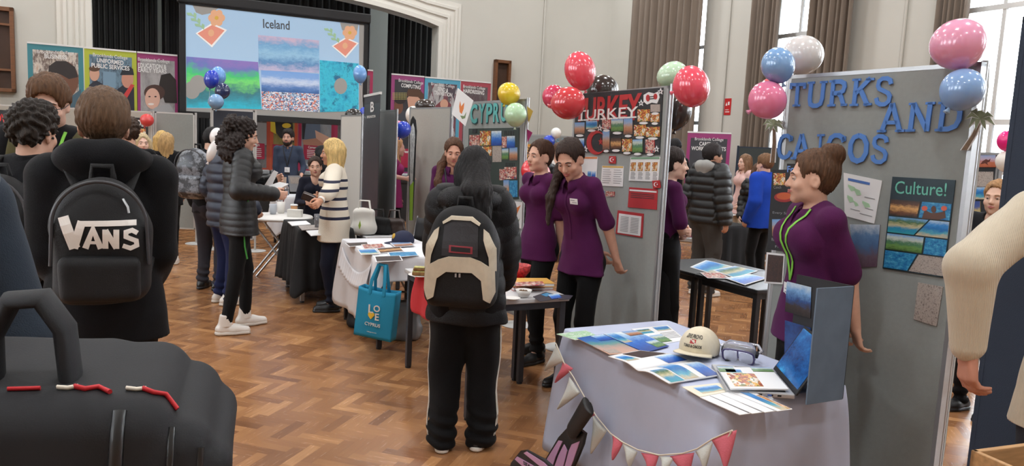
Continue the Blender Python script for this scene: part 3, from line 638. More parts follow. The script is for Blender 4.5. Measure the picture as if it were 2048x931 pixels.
o, M, sh = floor_rollup('dark roll-up banner with a letter B, seen almost edge-on beside the grey panel', at(729, 190, 8.7), at(761, 186, 7.9), at(745, 189, 8.3).z, (44, 40, 46), picture_mat('print_dim_rooms', [(150, 140, 140), (90, 70, 74), (60, 50, 56), (48, 44, 50), (44, 42, 48)], 'land', 31, 4), (('B', (742, 214), (749, 213), 20), ('BURLINGTON', (735, 234), (752, 232), 5)), sidew=.02)

# ---------------------------------------------------------------- felt boards
display_board('low grey board on the far side behind the boy in glasses', at(-70, 203, 10.4), at(304, 222.5, 10.3), .2, 1.79, M_felt2, (False, True), rail=M_base)
BM = board_frame(at(-70, 203, 10.4), at(304, 222.5, 10.3), .2)[0]
po, M2 = poster(BM, 'black_poster', 'black poster with red lettering at the end of the low grey board', 'poster', [(-30, 218), (26, 221), (26, 262), (-30, 258)], M_blk)
fit_text(M2, po, 'NOW', (-22, 235), (21, 237), 17, mat('poster_red', srgb(200, 40, 44), .5), z=.0045, bold=.03)
display_board('low grey board with the red balloon on its top corner', at(310, 223, 10.3), at(389, 227.5, 10.3), .2, 1.79, M_felt, (False, True), rail=M_base)
po, M2 = poster(BM, 'black_poster', 'black poster with white letters and photos beside the red balloon', 'poster', [(252, 234), (296, 236), (296, 280), (252, 278)], M_blk)
fit_text(M2, po, 'INDIA', (262, 245), (294, 247), 13, M_tw, z=.0045, bold=.02)
px_poly(M2, [(274, 256), (292, 257), (292, 274), (274, 273)], .003, .0045, 'photo', PIC['food'], po)
display_board('dark navy board with a pale top rail under the blue balloons', at(424, 216, 9.9), at(509, 221.5, 9.9), .15, at(466, 219, 9.9).z, mat('charcoal_felt', srgb(56, 60, 70), .95), (True, True), rail=M_base)
display_board('white panel between the blonde woman and the dark B banner', at(682, 232, 9.3), at(724, 227, 8.7), .1, at(703, 229.5, 9.0).z, mat('white_felt', srgb(206, 206, 202), .9), (False, True), base=False)
display_board('narrow grey panel seen at an angle beside the dark B banner', at(758, 221, 8.8), at(791, 219, 8.3), .1, at(775, 220, 8.55).z, mat('mid_grey_felt', srgb(142, 146, 146), .9), (True, True), base=False)
bo, BM = display_board('beige board behind the young woman with long brown hair', at(820, 217, 9.6), at(902, 212, 8.8), .1, at(861, 214.5, 9.2).z, M_felt2, (True, True))
# leaf-shaped feather flag standing beside the beige board
FM, _ = board_frame(at(817, 240, 8.95), at(840, 240, 8.8), 0)
fo = empty('feather_flag', 'white green and black leaf shaped feather flag leaning at the edge of the beige board', 'flag', FM)
outer = [(820, 440), (820, 330), (820, 262), (823, 240), (827, 232), (832, 240), (834, 262), (832, 300), (830, 360), (826, 440)]
px_poly(FM, outer, 0, .012, 'flag_cloth', M_blk, fo)
px_poly(FM, [(822, 436), (821.5, 330), (822, 268), (825, 252), (828, 246), (831, 256), (832, 275), (830, 310), (827, 370), (825, 436)], .012, .014, 'white_print', picture_mat('print_flag_scribble', [(236, 238, 238), (90, 92, 96), (238, 240, 240), (130, 140, 140), (236, 238, 238)], 'noise', 33, 12), fo)
px_poly(FM, [(821.5, 440), (821.5, 372), (829, 362), (826.5, 440)], .014, .016, 'green_print', mat('flag_green', srgb(150, 190, 60), .6), fo)
mb = MB(); q = P2(FM, 819, 330); mb.cyl((q[0], 0.01, -.006), (q[0], at(820, 245, 8.9).z, -.006), .008); mb.build('pole', M_alu, fo); mb = MB(); mb.lathe([(0, .02), (.16, .02), (.17, 0), (0, 0)], 24, M=T(q[0], .001, -.006) @ rotm('X', -PI/2)); mb.build('base', M_base, fo)

# ---------------------------------------------------------------- Cyprus board
bo, CB = display_board('grey board with teal letters and a collage, behind the girl with the backpack', at(930, 206, 7.5), at(1052, 197, 6.5), .08, 1.975, M_felt, (True, True))
M_teal = mat('teal_card', srgb(96, 180, 178), .6)
xs = [(940, 957), (957, 972), (972, 987), (986, 1001), (1001, 1017), (1017, 1032)]
for ch, (a, b) in zip('CYPRUS', xs):
    cy = 229-(a-940)*.06; bl = P2(CB, a+1, cy+21); Mo = CB @ T(bl[0], bl[1], .002); eo = empty('cutout_letter', 'teal cut-out letter %s pinned along the top of the collage board%s' % (ch, {'C': ' beside the white flag', 'S': ' behind the mint balloon'}.get(ch, '')), 'letter', Mo)
    fit_text(Mo, eo, ch, (a+1, cy), (b, cy-.8), 41, mat('dark_teal_card', srgb(52, 84, 92), .7), z=.002, bold=.03, name='backing_card', ext=.001); fit_text(Mo, eo, ch, (a+2, cy-1), (b-1, cy-1.8), 38, M_teal, z=.008, bold=.03, name='letter_face', ext=.002)  # darker teal backing card, slightly larger than the letter face
cq = [(938, 257), (1039, 255), (1038, 397), (936, 412)]
po, M2 = poster(CB, 'collage_poster', 'dark collage poster of Cyprus photographs on the grey board with teal letters', 'poster', cq, mat('dark_green_card', srgb(48, 60, 56), .8), t=.004)
for (x0, y0, x1, y1, k) in ((940, 270, 960, 295, 'people'), (961, 262, 982, 291, 'food'), (984, 262, 1004, 291, 'blue'), (1005, 273, 1014, 295, 'people'), (1015, 272, 1031, 296, 'blue'), (941, 296, 962, 315, 'people'), (962, 293, 984, 312, 'food'), (986, 292, 1004, 324, 'rock'), (1005, 297, 1018, 319, 'green'), (1020, 295, 1036, 321, 'town'), (1000, 338, 1010, 360, 'people'), (1010, 334, 1034, 358, 'people'), (1008, 360, 1020, 392, 'town'), (1019, 361, 1036, 394, 'deep')):
    px_poly(M2, quad(x0, y0, x1, y1, -.03), .004, .0065, 'photo', PIC[k], po)
mb = MB()
for (x, y, w) in ((946, 262, 10), (1010, 266, 20), (1012, 330, 20)):
    for k in range(6): a = P2(M2, x+k*w/6, y); mb.box(a[0], a[0]+.012, a[1]-.02, a[1]+.02, .004, .006)
mb.build('black_lettering', M_blk, po)
po, M2 = poster(CB, 'printed_flag_sheet', 'white paper with a printed orange island hanging low on the board beside the backpack girl', 'paper', [(1020, 401), (1045, 404), (1043, 457), (1026, 452)], M_paper)
px_poly(M2, [(1025, 421), (1033, 416), (1042, 410), (1037, 422), (1033, 431), (1027, 432)], .003, .004, 'printed_island', mat('island_orange', srgb(214, 122, 60), .6), po)
px_poly(M2, [(1029, 438), (1036, 442), (1040, 436), (1038, 444), (1033, 446)], .003, .004, 'printed_wreath', mat('wreath_green', srgb(110, 130, 90), .6), po)
po, M2 = poster(CB, 'yellow_note', 'yellow paper note tucked under the collage poster', 'note', [(1008, 398), (1024, 396), (1024, 403), (1008, 406)], mat('yellow_paper', srgb(206, 172, 70), .7))
# paper flag of Cyprus pinned at the board's top edge
FM2 = frame(at(906, 246, 7.2), at(939, 262, 7.0)-at(906, 246, 7.2), at(917, 176, 7.2)-at(906, 246, 7.2))
fo, M2 = poster(FM2, 'paper_flag', 'white paper flag with an orange island at the top of the collage board', 'flag', [(916, 176), (947, 201), (931, 252), (904, 228)], M_paper)
px_poly(M2, [(921, 202), (923, 213), (929, 205), (928, 217), (924, 228), (920, 224), (919, 212)], .003, .0045, 'printed_island', mat('island_orange', (0, 0, 0)), fo)
px_poly(M2, [(921, 231), (929, 232), (933, 224), (931, 236), (925, 238)], .003, .0045, 'printed_wreath', mat('wreath_green', (0, 0, 0)), fo)
mb = MB(); a = P2(M2, 916, 176); b = P2(M2, 903, 236); mb.cyl((a[0], a[1], -.004), (b[0], b[1], -.004), .004, n=8); mb.build('flag_stick', M_wht, fo)
for k, (q, c, lab) in enumerate((([(1054, 212), (1066, 222), (1057, 246)], (190, 160, 70), 'mustard bunting flag hanging at the edge of the collage board'), ([(1054, 258), (1065, 265), (1055, 285)], (150, 40, 100), 'magenta bunting flag hanging at the edge of the collage board'))):
    Mq = frame(at(1054, 250, 6.48), (1, .1, 0), (0, 0, 1)); o = px_poly(Mq, q, 0, .003, 'bunting_flag', mat('bunt_%d' % k, srgb(*c), .8), None); o.matrix_world = Mq; tag(o, lab, 'flag')

# ---------------------------------------------------------------- Turkey board
bo, TB = display_board('grey board with the black Turkey poster and paper sheets', at(1150, 187, 5.8), at(1338, 172, 4.6), .08, 1.985, M_felt, (True, True))
po, TP = poster(TB, 'country_poster', 'black Turkey poster with red and white lettering and a red crescent', 'poster', [(1154, 188), (1327, 175), (1320, 309), (1147, 303)], M_blk, t=.004)
M_tred = mat('poster_bright_red', srgb(176, 40, 44), .55)
fit_text(TP, po, 'TURKEY', (1152, 221), (1284, 213), 50, M_tred, z=.006, bold=.035)
fit_text(TP, po, 'TURKEY', (1157, 231), (1278, 224), 21, M_tw, z=.009, bold=.01)
# serifs of the white word are thin bars at its stems
mb = MB()
for x in (1163, 1174, 1187, 1196, 1208, 1222, 1233, 1246, 1258, 1270):
    y = 241-(x-1157)*.058; a, b = P2(TP, x-5, y), P2(TP, x+5, y-.5); mb.stroke([a, b], .01, .007, .0092)
mb.build('letter_serifs', M_tw, po)
oc, orr = (1194, 285), (19, 24)
cr = [(oc[0]+orr[0]*math.cos(t), oc[1]+orr[1]*math.sin(t)) for t in np.linspace(-.75, -2*PI+.75, 30)] + [(oc[0]+5+15*math.cos(t), oc[1]+19*math.sin(t)) for t in np.linspace(-2*PI+.8, -.8, 24)]
px_poly(TP, cr, .004, .008, 'crescent', M_tred, po)
px_poly(TP, [(1203+ (6 if i % 2 == 0 else 2.6)*math.cos(i*PI/5-PI/2)*.8, 283+(8 if i % 2 == 0 else 3.4)*math.sin(i*PI/5-PI/2)) for i in range(10)], .004, .008, 'star', M_tred, po)
for (x0, y0, x1, y1, k) in ((1151, 245, 1171, 268, 'town'), (1174, 242, 1196, 258, 'sea'), (1206, 239, 1223, 258, 'people'), (1224, 238, 1248, 263, 'green'), (1249, 237, 1267, 269, 'town'), (1270, 250, 1293, 272, 'food'), (1294, 254, 1321, 274, 'food'), (1277, 219, 1301, 243, 'food'), (1303, 209, 1322, 224, 'rock'), (1303, 227, 1320, 244, 'food'), (1150, 277, 1170, 300, 'blue'), (1207, 262, 1221, 299, 'town'), (1223, 276, 1244, 298, 'sunset'), (1246, 278, 1265, 303, 'food'), (1267, 279, 1287, 305, 'green'), (1293, 279, 1311, 306, 'people')):
    ph = px_poly(TP, quad(x0, y0, x1, y1, -.03), .004, .0075, 'photo', PIC[k], po)
    cx, cy = (x0+x1)/2, y1+3; px_poly(TP, ell_pts(cx, cy, (x1-x0)*.36, 2.6, 12), .004, .0085, 'caption_label', M_paper, po)
cl = px_poly(TP, [(1289, 190), (1299, 184), (1310, 187), (1318, 183), (1321, 195), (1316, 207), (1305, 205), (1296, 209), (1289, 203)], .004, .0075, 'cloud_card', M_paper, po)
px_poly(TP, ell_pts(1298, 196, 4, 7, 12), .0075, .0085, 'printed_heart', M_tred, cl); px_poly(TP, ell_pts(1313, 193, 4, 6, 12), .0075, .0085, 'printed_motif', M_tred, cl)
text_lines(TP, cl, [(1300, 190), (1311, 188), (1311, 203), (1300, 203)], ((0, 1, .3), (0, 1, .6)), M_ink, z=.0085)
for (x, y) in ((1323, 183), (1284, 206), (1201, 256), (1172, 298), (1315, 298)):
    st = px_poly(TP, [(x+(7 if i % 2 == 0 else 3)*math.cos(i*PI/5-PI/2)*.85, y+(7 if i % 2 == 0 else 3)*math.sin(i*PI/5-PI/2)) for i in range(10)], .004, .008, 'paper_star', M_paper, po)
    px_poly(TP, ell_pts(x, y, 1.6, 1.8, 8), .008, .009, 'star_dot', M_ink, st)
def printed_sheet(M, q, label, head=None, rows=8, pics=(), m=None, cols=1):
    po, M2 = poster(M, 'printed_sheet', label, 'paper', q, m or M_paper)
    if head: px_poly(M2, sub(q, .02, .01, .98, .09), .003, .0042, 'header_bar', mat('head_%d_%d_%d' % head, srgb(*head), .6), po)
    for (a0, b0, a1, b1, k) in pics: px_poly(M2, sub(q, a0, b0, a1, b1), .003, .0042, 'photo', PIC[k], po)
    rr = []
    for c in range(cols):
        for k in range(rows): rr.append((.06+c/cols, (.92 if k % 3 else .8)/cols+c/cols-.02, (.2 if not pics else max(p[3] for p in pics)+.06)+k*(.75 if not pics else .9-max(p[3] for p in pics))/rows))
    rr = [r for r in rr if r[2] < .97]
    text_lines(M2, po, q, rr, z=.004, wid=.004)
    return po, M2
printed_sheet(TB, [(1160, 313), (1196, 313), (1193, 360), (1158, 358)], 'white sheet with an orange header and blue photos beside the ponytail', (214, 130, 80), 5, ((.5, .62, .7, .95, 'sea'), (.72, .62, .95, .95, 'blue')))
printed_sheet(TB, [(1205, 331), (1248, 332), (1246, 373), (1202, 371)], 'white text sheet with a yellow header on the grey Turkey board', (214, 176, 90), 7, (), None, 2)
q = [(1262, 314), (1321, 313), (1317, 363), (1258, 361)]
printed_sheet(TB, q, 'white recipe sheet with four food photos and a green header', (120, 160, 130), 6, tuple((.03+.245*k, .22, .2+.245*k, .58, 'food') for k in range(4)), None, 4)
q = [(1259, 374), (1316, 378), (1314, 419), (1256, 414)]
M_redpaper = mat('red_paper', srgb(178, 44, 52), .7)
po, M2 = poster(TB, 'red_information_sheet', 'bright red information sheet with a white stripe on the grey Turkey board', 'paper', q, M_redpaper)
px_poly(M2, sub(q, .03, .1, .97, .18), .003, .0045, 'white_stripe', M_paper, po); text_lines(M2, po, q, [(.08, .9, .3+.09*k) for k in range(3)], M_ink, z=.004, wid=.004)
q = [(1236, 420), (1288, 427), (1285, 475), (1232, 467)]
po, M2 = poster(TB, 'red_backed_notice', 'white list mounted on red card, lowest sheet on the grey Turkey board', 'notice', q, M_redpaper)
wq = sub(q, .07, .12, .93, .94); px_poly(M2, wq, .003, .0045, 'white_sheet', M_paper, po)
text_lines(M2, po, wq, [(.1, .45, .15+.08*k) for k in range(10)]+[(.55, .9, .15+.08*k) for k in range(10)], M_greyink, z=.0055, wid=.004)
for (q, lab) in (([(1219, 312), (1232, 312), (1232, 327), (1218, 326)], 'small red crescent flag card under the black Turkey poster'), ([(1305, 361), (1320, 360), (1322, 375), (1307, 377)], 'small red crescent flag card at the board edge near the skirt wearer')):
    po, M2 = poster(TB, 'flag_card', lab, 'flag card', q, M_tred, off=.006)
    c = bil(q, .45, .5); px_poly(M2, ell_pts(c[0], c[1], 4.2, 4.6, 16), .003, .0042, 'white_moon', M_paper, po); px_poly(M2, ell_pts(c[0]+1.4, c[1], 3.4, 3.7, 16), .0042, .005, 'red_disc', M_tred, po); px_poly(M2, ell_pts(c[0]+3.2, c[1], 1.4, 1.5, 5), .005, .0056, 'white_star', M_paper, po)
po, M2 = poster(TB, 'small_photo_card', 'small picture card pinned beneath the yellow header sheet', 'photo', [(1213, 382), (1230, 383), (1229, 393), (1212, 392)], PIC['people'])
po, M2 = poster(TB, 'small_paper_card', 'small white and blue card pinned by the ponytail woman', 'paper', [(1200, 380), (1210, 381), (1210, 388), (1200, 387)], PIC['sea'])

# ---------------------------------------------------------------- Turks and Caicos board
TL_, TR_ = at(1578, 155, 3.85), at(1963, 131, 3.0)
bo, KB = display_board('tall grey board carrying blue letters and the culture poster', TL_, TR_, .1, 2.0, M_felt, (True, False))
d2 = Vector((.56, .9, 0)).normalized(); a = TR_+d2*.06+Vector((.03, 0, 0)); display_board('second grey board hinged behind the tall board, seen edge-on', a, a+d2*1.0, .1, 2.0, M_felt, (True, True), base=False)
M_blue = mat('blue_card', srgb(84, 132, 204), .65); M_bluesh = mat('blue_card_edge', srgb(60, 98, 168), .7)
# slab-serif cut-out letters: strokes in a unit box, serif bars at their ends
GLY = {
 'T': ([[(.5, 0), (.5, 1)], [(.02, .93), (.98, .93)]], [(.5, 0, .42), (.09, .84, 0), (.91, .84, 0)]),
 'U': ([[(.18, 1), (.18, .32), (.24, .12), (.4, .05), (.6, .05), (.76, .12), (.82, .32), (.82, 1)]], [(.18, 1, .36), (.82, 1, .36)]),
 'R': ([[(.22, 0), (.22, 1)], [(.22, .94), (.6, .94), (.78, .86), (.82, .72), (.76, .57), (.6, .5), (.22, .5)], [(.5, .5), (.66, .4), (.84, .02)]], [(.22, 0, .4), (.16, 1, .3), (.86, 0, .3)]),
 'K': ([[(.2, 0), (.2, 1)], [(.82, 1), (.24, .46)], [(.42, .6), (.82, 0)]], [(.2, 0, .38), (.2, 1, .38), (.82, 0, .36), (.82, 1, .36)]),
 'S': ([[(.86, .74), (.8, .88), (.62, .95), (.38, .95), (.2, .86), (.17, .7), (.26, .59), (.5, .52), (.74, .44), (.86, .32), (.83, .15), (.65, .05), (.38, .05), (.2, .13), (.13, .28)]], []),
 'A': ([[(.14, 0), (.5, 1)], [(.5, 1), (.86, 0)], [(.27, .33), (.73, .33)]], [(.14, 0, .36), (.86, 0, .36)]),
 'N': ([[(.18, 0), (.18, 1)], [(.18, .98), (.82, .02)], [(.82, 0), (.82, 1)]], [(.18, 0, .36), (.12, 1, .26), (.82, 1, .36)]),
 'D': ([[(.2, 0), (.2, 1)], [(.2, .94), (.5, .94), (.76, .84), (.86, .62), (.86, .38), (.76, .16), (.5, .06), (.2, .06)]], [(.14, 0, .3), (.14, 1, .3)]),
 'C': ([[(.88, .72), (.8, .87), (.62, .95), (.42, .95), (.24, .86), (.14, .64), (.14, .36), (.24, .14), (.42, .05), (.62, .05), (.8, .13), (.9, .3)]], [(.88, .84, 0)]),
 'I': ([[(.5, 0), (.5, 1)]], [(.5, 0, .7), (.5, 1, .7)]),
 'O': ([[(.5, .95), (.28, .88), (.14, .66), (.14, .34), (.28, .12), (.5, .05), (.72, .12), (.86, .34), (.86, .66), (.72, .88), (.5, .95)]], []),
}
def slab_letter(ch, q, label, wt=.2):
    """q: photo quad TL TR BR BL on the board."""
    bl = P2(KB, *q[3]); Mo = KB @ T(bl[0], bl[1], .004); P = [Vector(P2(Mo, *p)) for p in q]; mb = MB()
    f = lambda x, y: tuple(P[3]*(1-x)*(1-y)+P[2]*x*(1-y)+P[1]*x*y+P[0]*(1-x)*y)
    w = (P[2]-P[3]).length*wt; hw = (P[0]-P[3]).length; k = min(w, hw*.17)
    for st in GLY[ch][0]:
        p_ = [f(*s) for s in st]; mb.stroke(p_, k*(1.0 if len(st) != 2 or abs(st[0][1]-st[1][1]) > .1 else .8), 0, .006)
    for (x, y, ww) in GLY[ch][1]:
        if ww: yy = y+(.035 if y < .5 else -.035); mb.stroke([f(x-ww/2, yy), f(x+ww/2, yy)], hw*.085, 0, .006)
        else: mb.stroke([f(x, y-.1), f(x, y+.08)], k*.75, 0, .006)
    o = mb.build('cutout_letter', M_blue, None, Mo); return tag(o, label, 'letter')
def lq(x0, x1, yt0, yt1, yb0, yb1, sh=6): return [(x0+sh, yt0), (x1+sh, yt1), (x1, yb1), (x0, yb0)]
for ch, q, lab in (
  ('T', lq(1577, 1610, 166, 165, 213, 212, 4), 'blue cut-out letter T starting the top word, behind the light blue balloon'), ('U', lq(1612, 1651, 164, 162, 215, 213, 5), 'blue cut-out letter U, second in the top word'),
  ('R', lq(1655, 1694, 161, 159, 213, 211, 5), 'blue cut-out letter R in the middle of the top word'), ('K', lq(1700, 1744, 158, 156, 212, 210, 6), 'blue cut-out letter K in the top word between R and S'), ('S', lq(1747, 1784, 155, 153, 212, 211, 6), 'blue cut-out letter S ending the top word'),
  ('A', lq(1757, 1808, 208, 206, 264, 263, 4), 'blue cut-out letter A starting the short middle word'), ('N', lq(1812, 1864, 206, 204, 263, 262, 8), 'blue cut-out letter N between A and D in the middle word'), ('D', lq(1871, 1924, 204, 202, 262, 261, 8), 'blue cut-out letter D ending the middle word, by the blue balloon'),
  ('C', lq(1553, 1584, 270, 268, 317, 317, 4), 'blue cut-out letter C starting the lowest word'), ('A', lq(1584, 1622, 269, 268, 318, 318, 2), 'blue cut-out letter A, second in the lowest word'), ('I', lq(1629, 1649, 269, 268, 319, 320, 4), 'blue cut-out letter I in the lowest word, behind the hair bun'),
  ('C', lq(1650, 1691, 268, 268, 322, 322, 4), 'blue cut-out letter C in the middle of the lowest word'), ('O', lq(1694, 1738, 268, 268, 325, 325, 4), 'blue cut-out letter O above the hair bun'), ('S', lq(1740, 1776, 269, 270, 326, 327, 5), 'blue cut-out letter S ending the lowest word')):
    slab_letter(ch, q, lab)
# food poster
q = [(1546, 339), (1610, 339), (1595, 506), (1535, 498)]
po, M2 = poster(KB, 'food_poster', 'black food poster half hidden behind the woman with the hair bun', 'poster', q, M_blk, t=.004)
px_poly(M2, [(1576, 327), (1612, 328), (1612, 347), (1575, 346)], .004, .007, 'title_card', M_blk, po); fit_text(M2, po, 'Food', (1577, 338), (1608, 338), 13, mat('title_blue', srgb(110, 150, 220), .6), z=.009, bold=.02)
for (x0, y0, x1, y1, k) in ((1549, 346, 1572, 370, 'food'), (1583, 354, 1598, 376, 'food'), (1546, 438, 1566, 472, 'town')): px_poly(M2, quad(x0, y0, x1, y1), .004, .0065, 'photo', PIC[k], po)
px_poly(M2, ell_pts(1570, 394, 20, 10), .004, .0065, 'photo', mat('print_red_dish', srgb(150, 36, 40), .4), po); px_poly(M2, ell_pts(1570, 392, 15, 7), .0065, .0075, 'printed_soup', mat('print_soup', srgb(190, 90, 50), .4), po)
for (s_, L, R) in (('Conch', (1549, 374), (1564, 374)), ('Every Sat', (1547, 425), (1580, 427)), ('Ribs', (1545, 478), (1554, 479)), ('Fish fry', (1552, 493), (1584, 495))): fit_text(M2, po, s_, L, R, 6, M_greyink, z=.006)
q = [(1534, 504), (1570, 508), (1566, 568), (1529, 566)]
po, M2 = poster(KB, 'dark_photo', 'dark animal photograph pinned low on the tall board beside the lanyard', 'photo', q, M_paper); px_poly(M2, sub(q, .1, .06, .95, .94), .003, .004, 'printed_picture', PIC['night'], po)
q = [(1688, 345), (1765, 361), (1749, 447), (1690, 431)]
po, M2 = poster(KB, 'map_sheet', 'white map of the islands pinned behind the hair bun', 'map', q, M_paper)
px_poly(M2, sub(q, .12, .1, .7, .16), .003, .0042, 'title_bar', mat('map_blue', srgb(70, 110, 180), .6), po)
for (a, b, c, d) in ((.12, .25, .3, .35), (.3, .3, .45, .42), (.1, .5, .25, .62), (.55, .55, .75, .65), (.3, .6, .4, .68)):
    px_poly(M2, [bil(q, a, b), bil(q, c, b+.03), bil(q, c+.05, d), bil(q, (a+c)/2, d+.04), bil(q, a, (b+d)/2)], .003, .0042, 'printed_island', mat('map_green', srgb(170, 206, 170), .6), po)
text_lines(M2, po, q, ((.6, .9, .45), (.65, .9, .7), (.5, .9, .85), (.2, .5, .8)), M_greyink, z=.0042, wid=.003)
q = [(1700, 448), (1761, 449), (1754, 533), (1712, 534)]
po, M2 = poster(KB, 'beach_photo', 'blue grey sea photograph pinned beneath the map', 'photo', q, picture_mat('print_jetty', [(96, 74, 90), (110, 92, 104), (80, 110, 150), (96, 130, 170), (190, 200, 210)], 'land', 41, 3))
q = [(1786, 353), (1912, 360), (1889, 555), (1766, 536)]
po, M2 = poster(KB, 'culture_poster', 'dark teal culture poster with eight photographs', 'poster', q, mat('deep_teal_card', srgb(26, 44, 52), .6), t=.004)
fit_text(M2, po, 'Culture!', (1792, 374), (1895, 379), 26, mat('title_mint', srgb(110, 190, 170), .5), z=.006, bold=.004)
rows = [(.245, .415, .46, .52, 'sunset', 'deep'), (.43, .6, .62, .50, 'beach', 'sea'), (.615, .785, .58, .66, 'green', 'deep'), (.80, .985, .5, .46, 'deep', 'rock')]
for (b0, b1, s0, s1, k0, k1) in rows:
    px_poly(M2, [bil(q, .02, b0), bil(q, s0+.03, b0), bil(q, s1-.06, b1), bil(q, .02, b1)], .004, .0062, 'photo', PIC[k0], po)
    px_poly(M2, [bil(q, s0+.06, b0), bil(q, .985, b0), bil(q, .985, b1), bil(q, s1-.03, b1)], .004, .0062, 'photo', PIC[k1], po)
c = bil(q, .72, .33)
px_poly(M2, [(c[0]-24, c[1]+16), (c[0]-18, c[1]-2), (c[0]-14, c[1]), (c[0]-6, c[1]+4), (c[0]+6, c[1]+4), (c[0]+18, c[1]+2), (c[0]+22, c[1]-2), (c[0]+24, c[1]+14), (c[0]+10, c[1]+18), (c[0]-10, c[1]+16)], .0062, .0072, 'printed_person', mat('print_dark_skin', srgb(84, 54, 42), .5), po)
px_poly(M2, ell_pts(c[0], c[1]-3, 5, 7, 12), .0062, .0074, 'printed_head', mat('print_dark_skin', (0, 0, 0)), po)
for dx in (-18, 21): px_poly(M2, ell_pts(c[0]+dx, c[1]-5, 6, 5, 12), .0072, .008, 'printed_shell', mat('print_shell', srgb(214, 104, 84), .5), po)
q = [(1837, 564), (1887, 573), (1874, 652), (1828, 638)]
po, M2 = poster(KB, 'rock_photo', 'crumpled grey photograph of textured rock, lowest on the tall board', 'photo', q, PIC['rock'])
# paper palm trees at the board's two top corners
def palm(M, base, top, label, s, lean):
    bl = P2(M, *base); Mo = M @ T(bl[0], bl[1], .012); o = empty('paper_palm_tree', label, 'paper palm tree', Mo)
    mw, mt, mg = M_paper, mat('palm_trunk', srgb(104, 82, 62), .7, noise=.3, nscale=60), mat('palm_leaf', srgb(126, 136, 108), .7, noise=.35, nscale=50)
    (x0, y0), (x1, y1) = base, top; mid = ((x0+x1)/2+lean, (y0+y1)/2)
    tr = lambda w0, w1: [(x0-w0, y0), (mid[0]-(w0+w1)/2, mid[1]), (x1-w1, y1), (x1+w1, y1), (mid[0]+(w0+w1)/2, mid[1]), (x0+w0, y0)]
    px_poly(Mo, tr(8*s, 4.5*s), 0, .003, 'trunk_border', mw, o); px_poly(Mo, tr(5.5*s, 2.6*s), .003, .0045, 'trunk', mt, o)
    for k, (a, l, dr) in enumerate(((-2.85, 34, 16), (-2.3, 32, 4), (-1.75, 24, 0), (-1.15, 22, 2), (-.5, 30, 10), (.15, 30, 20), (2.75, 26, 22), (1.0, 20, 22), (2.1, 20, 22))):
        ca, sa = math.cos(a), math.sin(a); tip = (x1+l*s*ca, y1+l*s*sa*.7+dr*s*.5); m1 = (x1+.55*l*s*ca, y1+.55*l*s*sa*.9-4*s)
        n = (-(tip[1]-y1), tip[0]-x1); nl = math.hypot(*n) or 1; n = (n[0]/nl, n[1]/nl)
        for (w, z0, z1, nm, mm) in ((7.5, .003, .005+.0003*k, 'leaf_border', mw), (5.2, .0055, .0062+.0003*k, 'palm_leaf', mg)):
            px_poly(Mo, [(x1, y1), (m1[0]+n[0]*w*s, m1[1]+n[1]*w*s), tip, (m1[0]-n[0]*w*s*.7, m1[1]-n[1]*w*s*.7)], z0, z1, nm, mm, o)
palm(KB, (1929, 300), (1963, 238), 'cut-out paper palm tree under the blue balloon at the outer board corner', 1.0, 3)
palm(KB, (1546, 325), (1549, 250), 'cut-out paper palm tree hanging under the pink balloon by the curtain', .72, 2)

# navy board close to the camera beside the man in the cream jumper
display_board('dark navy felt board standing behind the man in the cream jumper', at(2046, 33, 2.5), at(2330, 33, 2.1), .1, at(2046, 33, 2.5).z, M_navyfelt, (False, False), rail=M_navyfelt)
# boards far off at the back of the hall
bo, SB = display_board('far grey board with an orange collage behind the red balloons', at(1046, 268, 11.6), at(1160, 273, 11.6), .1, at(1100, 270, 11.6).z, M_felt, (True, True))
po, M2 = poster(SB, 'orange_collage', 'orange and black collage on the far grey board', 'poster', [(1052, 288), (1098, 289), (1098, 318), (1052, 317)], picture_mat('print_orange_lights', [(150, 80, 30), (224, 150, 60), (90, 50, 30), (236, 190, 110), (60, 40, 34)], 'blobs', 43, 8))
for ch, a in zip('SANT', (1110, 1121, 1132, 1143)):
    bl = P2(SB, a, 288); Mo = SB @ T(bl[0], bl[1], .003); eo = empty('cutout_letter', 'small pale blue letter %s on the far grey board' % ch, 'letter', Mo); fit_text(Mo, eo, ch, (a, 282), (a+9, 282), 11, mat('pale_blue_card', srgb(130, 178, 206), .6), z=.004, bold=.03, name='letter_face', ext=.002)
display_board('dark green felt board behind the girl in the pink cardigan', at(1477, 294, 11.6), at(1566, 294, 11.2), .1, at(1520, 294, 11.4).z, mat('dark_green_felt', srgb(62, 68, 68), .95), (True, True), rail=M_navyfelt)
bo, AB = display_board('black board with animal photographs seen between the tall board and the cream jumper', at(1915, 304, 5.9), at(2000, 303, 5.5), .1, at(1955, 304, 5.7).z, mat('black_felt', srgb(40, 42, 46), .95), (True, True))
for (x0, y0, x1, y1, k, lab) in ((1949, 310, 1992, 334, 'kanga', 'orange desert photograph, topmost on the black board'), (1944, 343, 1987, 373, 'koala', 'grey koala photograph below the desert photograph'), (1938, 374, 1985, 398, 'sea', 'blue coast photograph below the koala photograph'), (1929, 402, 1961, 447, 'field', 'yellow field photograph lowest on the black board')):
    pm = {'kanga': picture_mat('print_desert', [(170, 90, 60), (190, 110, 80), (190, 170, 190), (150, 170, 210)], 'land', 51, 3), 'koala': PIC['rock'], 'sea': PIC['sea'], 'field': picture_mat('print_field', [(214, 186, 60), (220, 190, 70), (230, 200, 80), (70, 90, 150), (60, 84, 150)], 'land', 52, 2)}[k]
    po, M2 = poster(AB, 'animal_photo', lab, 'photo', quad(x0, y0, x1, y1), pm)
    if k == 'kanga': px_poly(M2, [(1962, 328), (1966, 322), (1973, 318), (1978, 320), (1982, 317), (1980, 323), (1975, 325), (1977, 330), (1971, 326)], .003, .0045, 'printed_kangaroo', mat('print_kangaroo', srgb(90, 40, 30), .6), po)

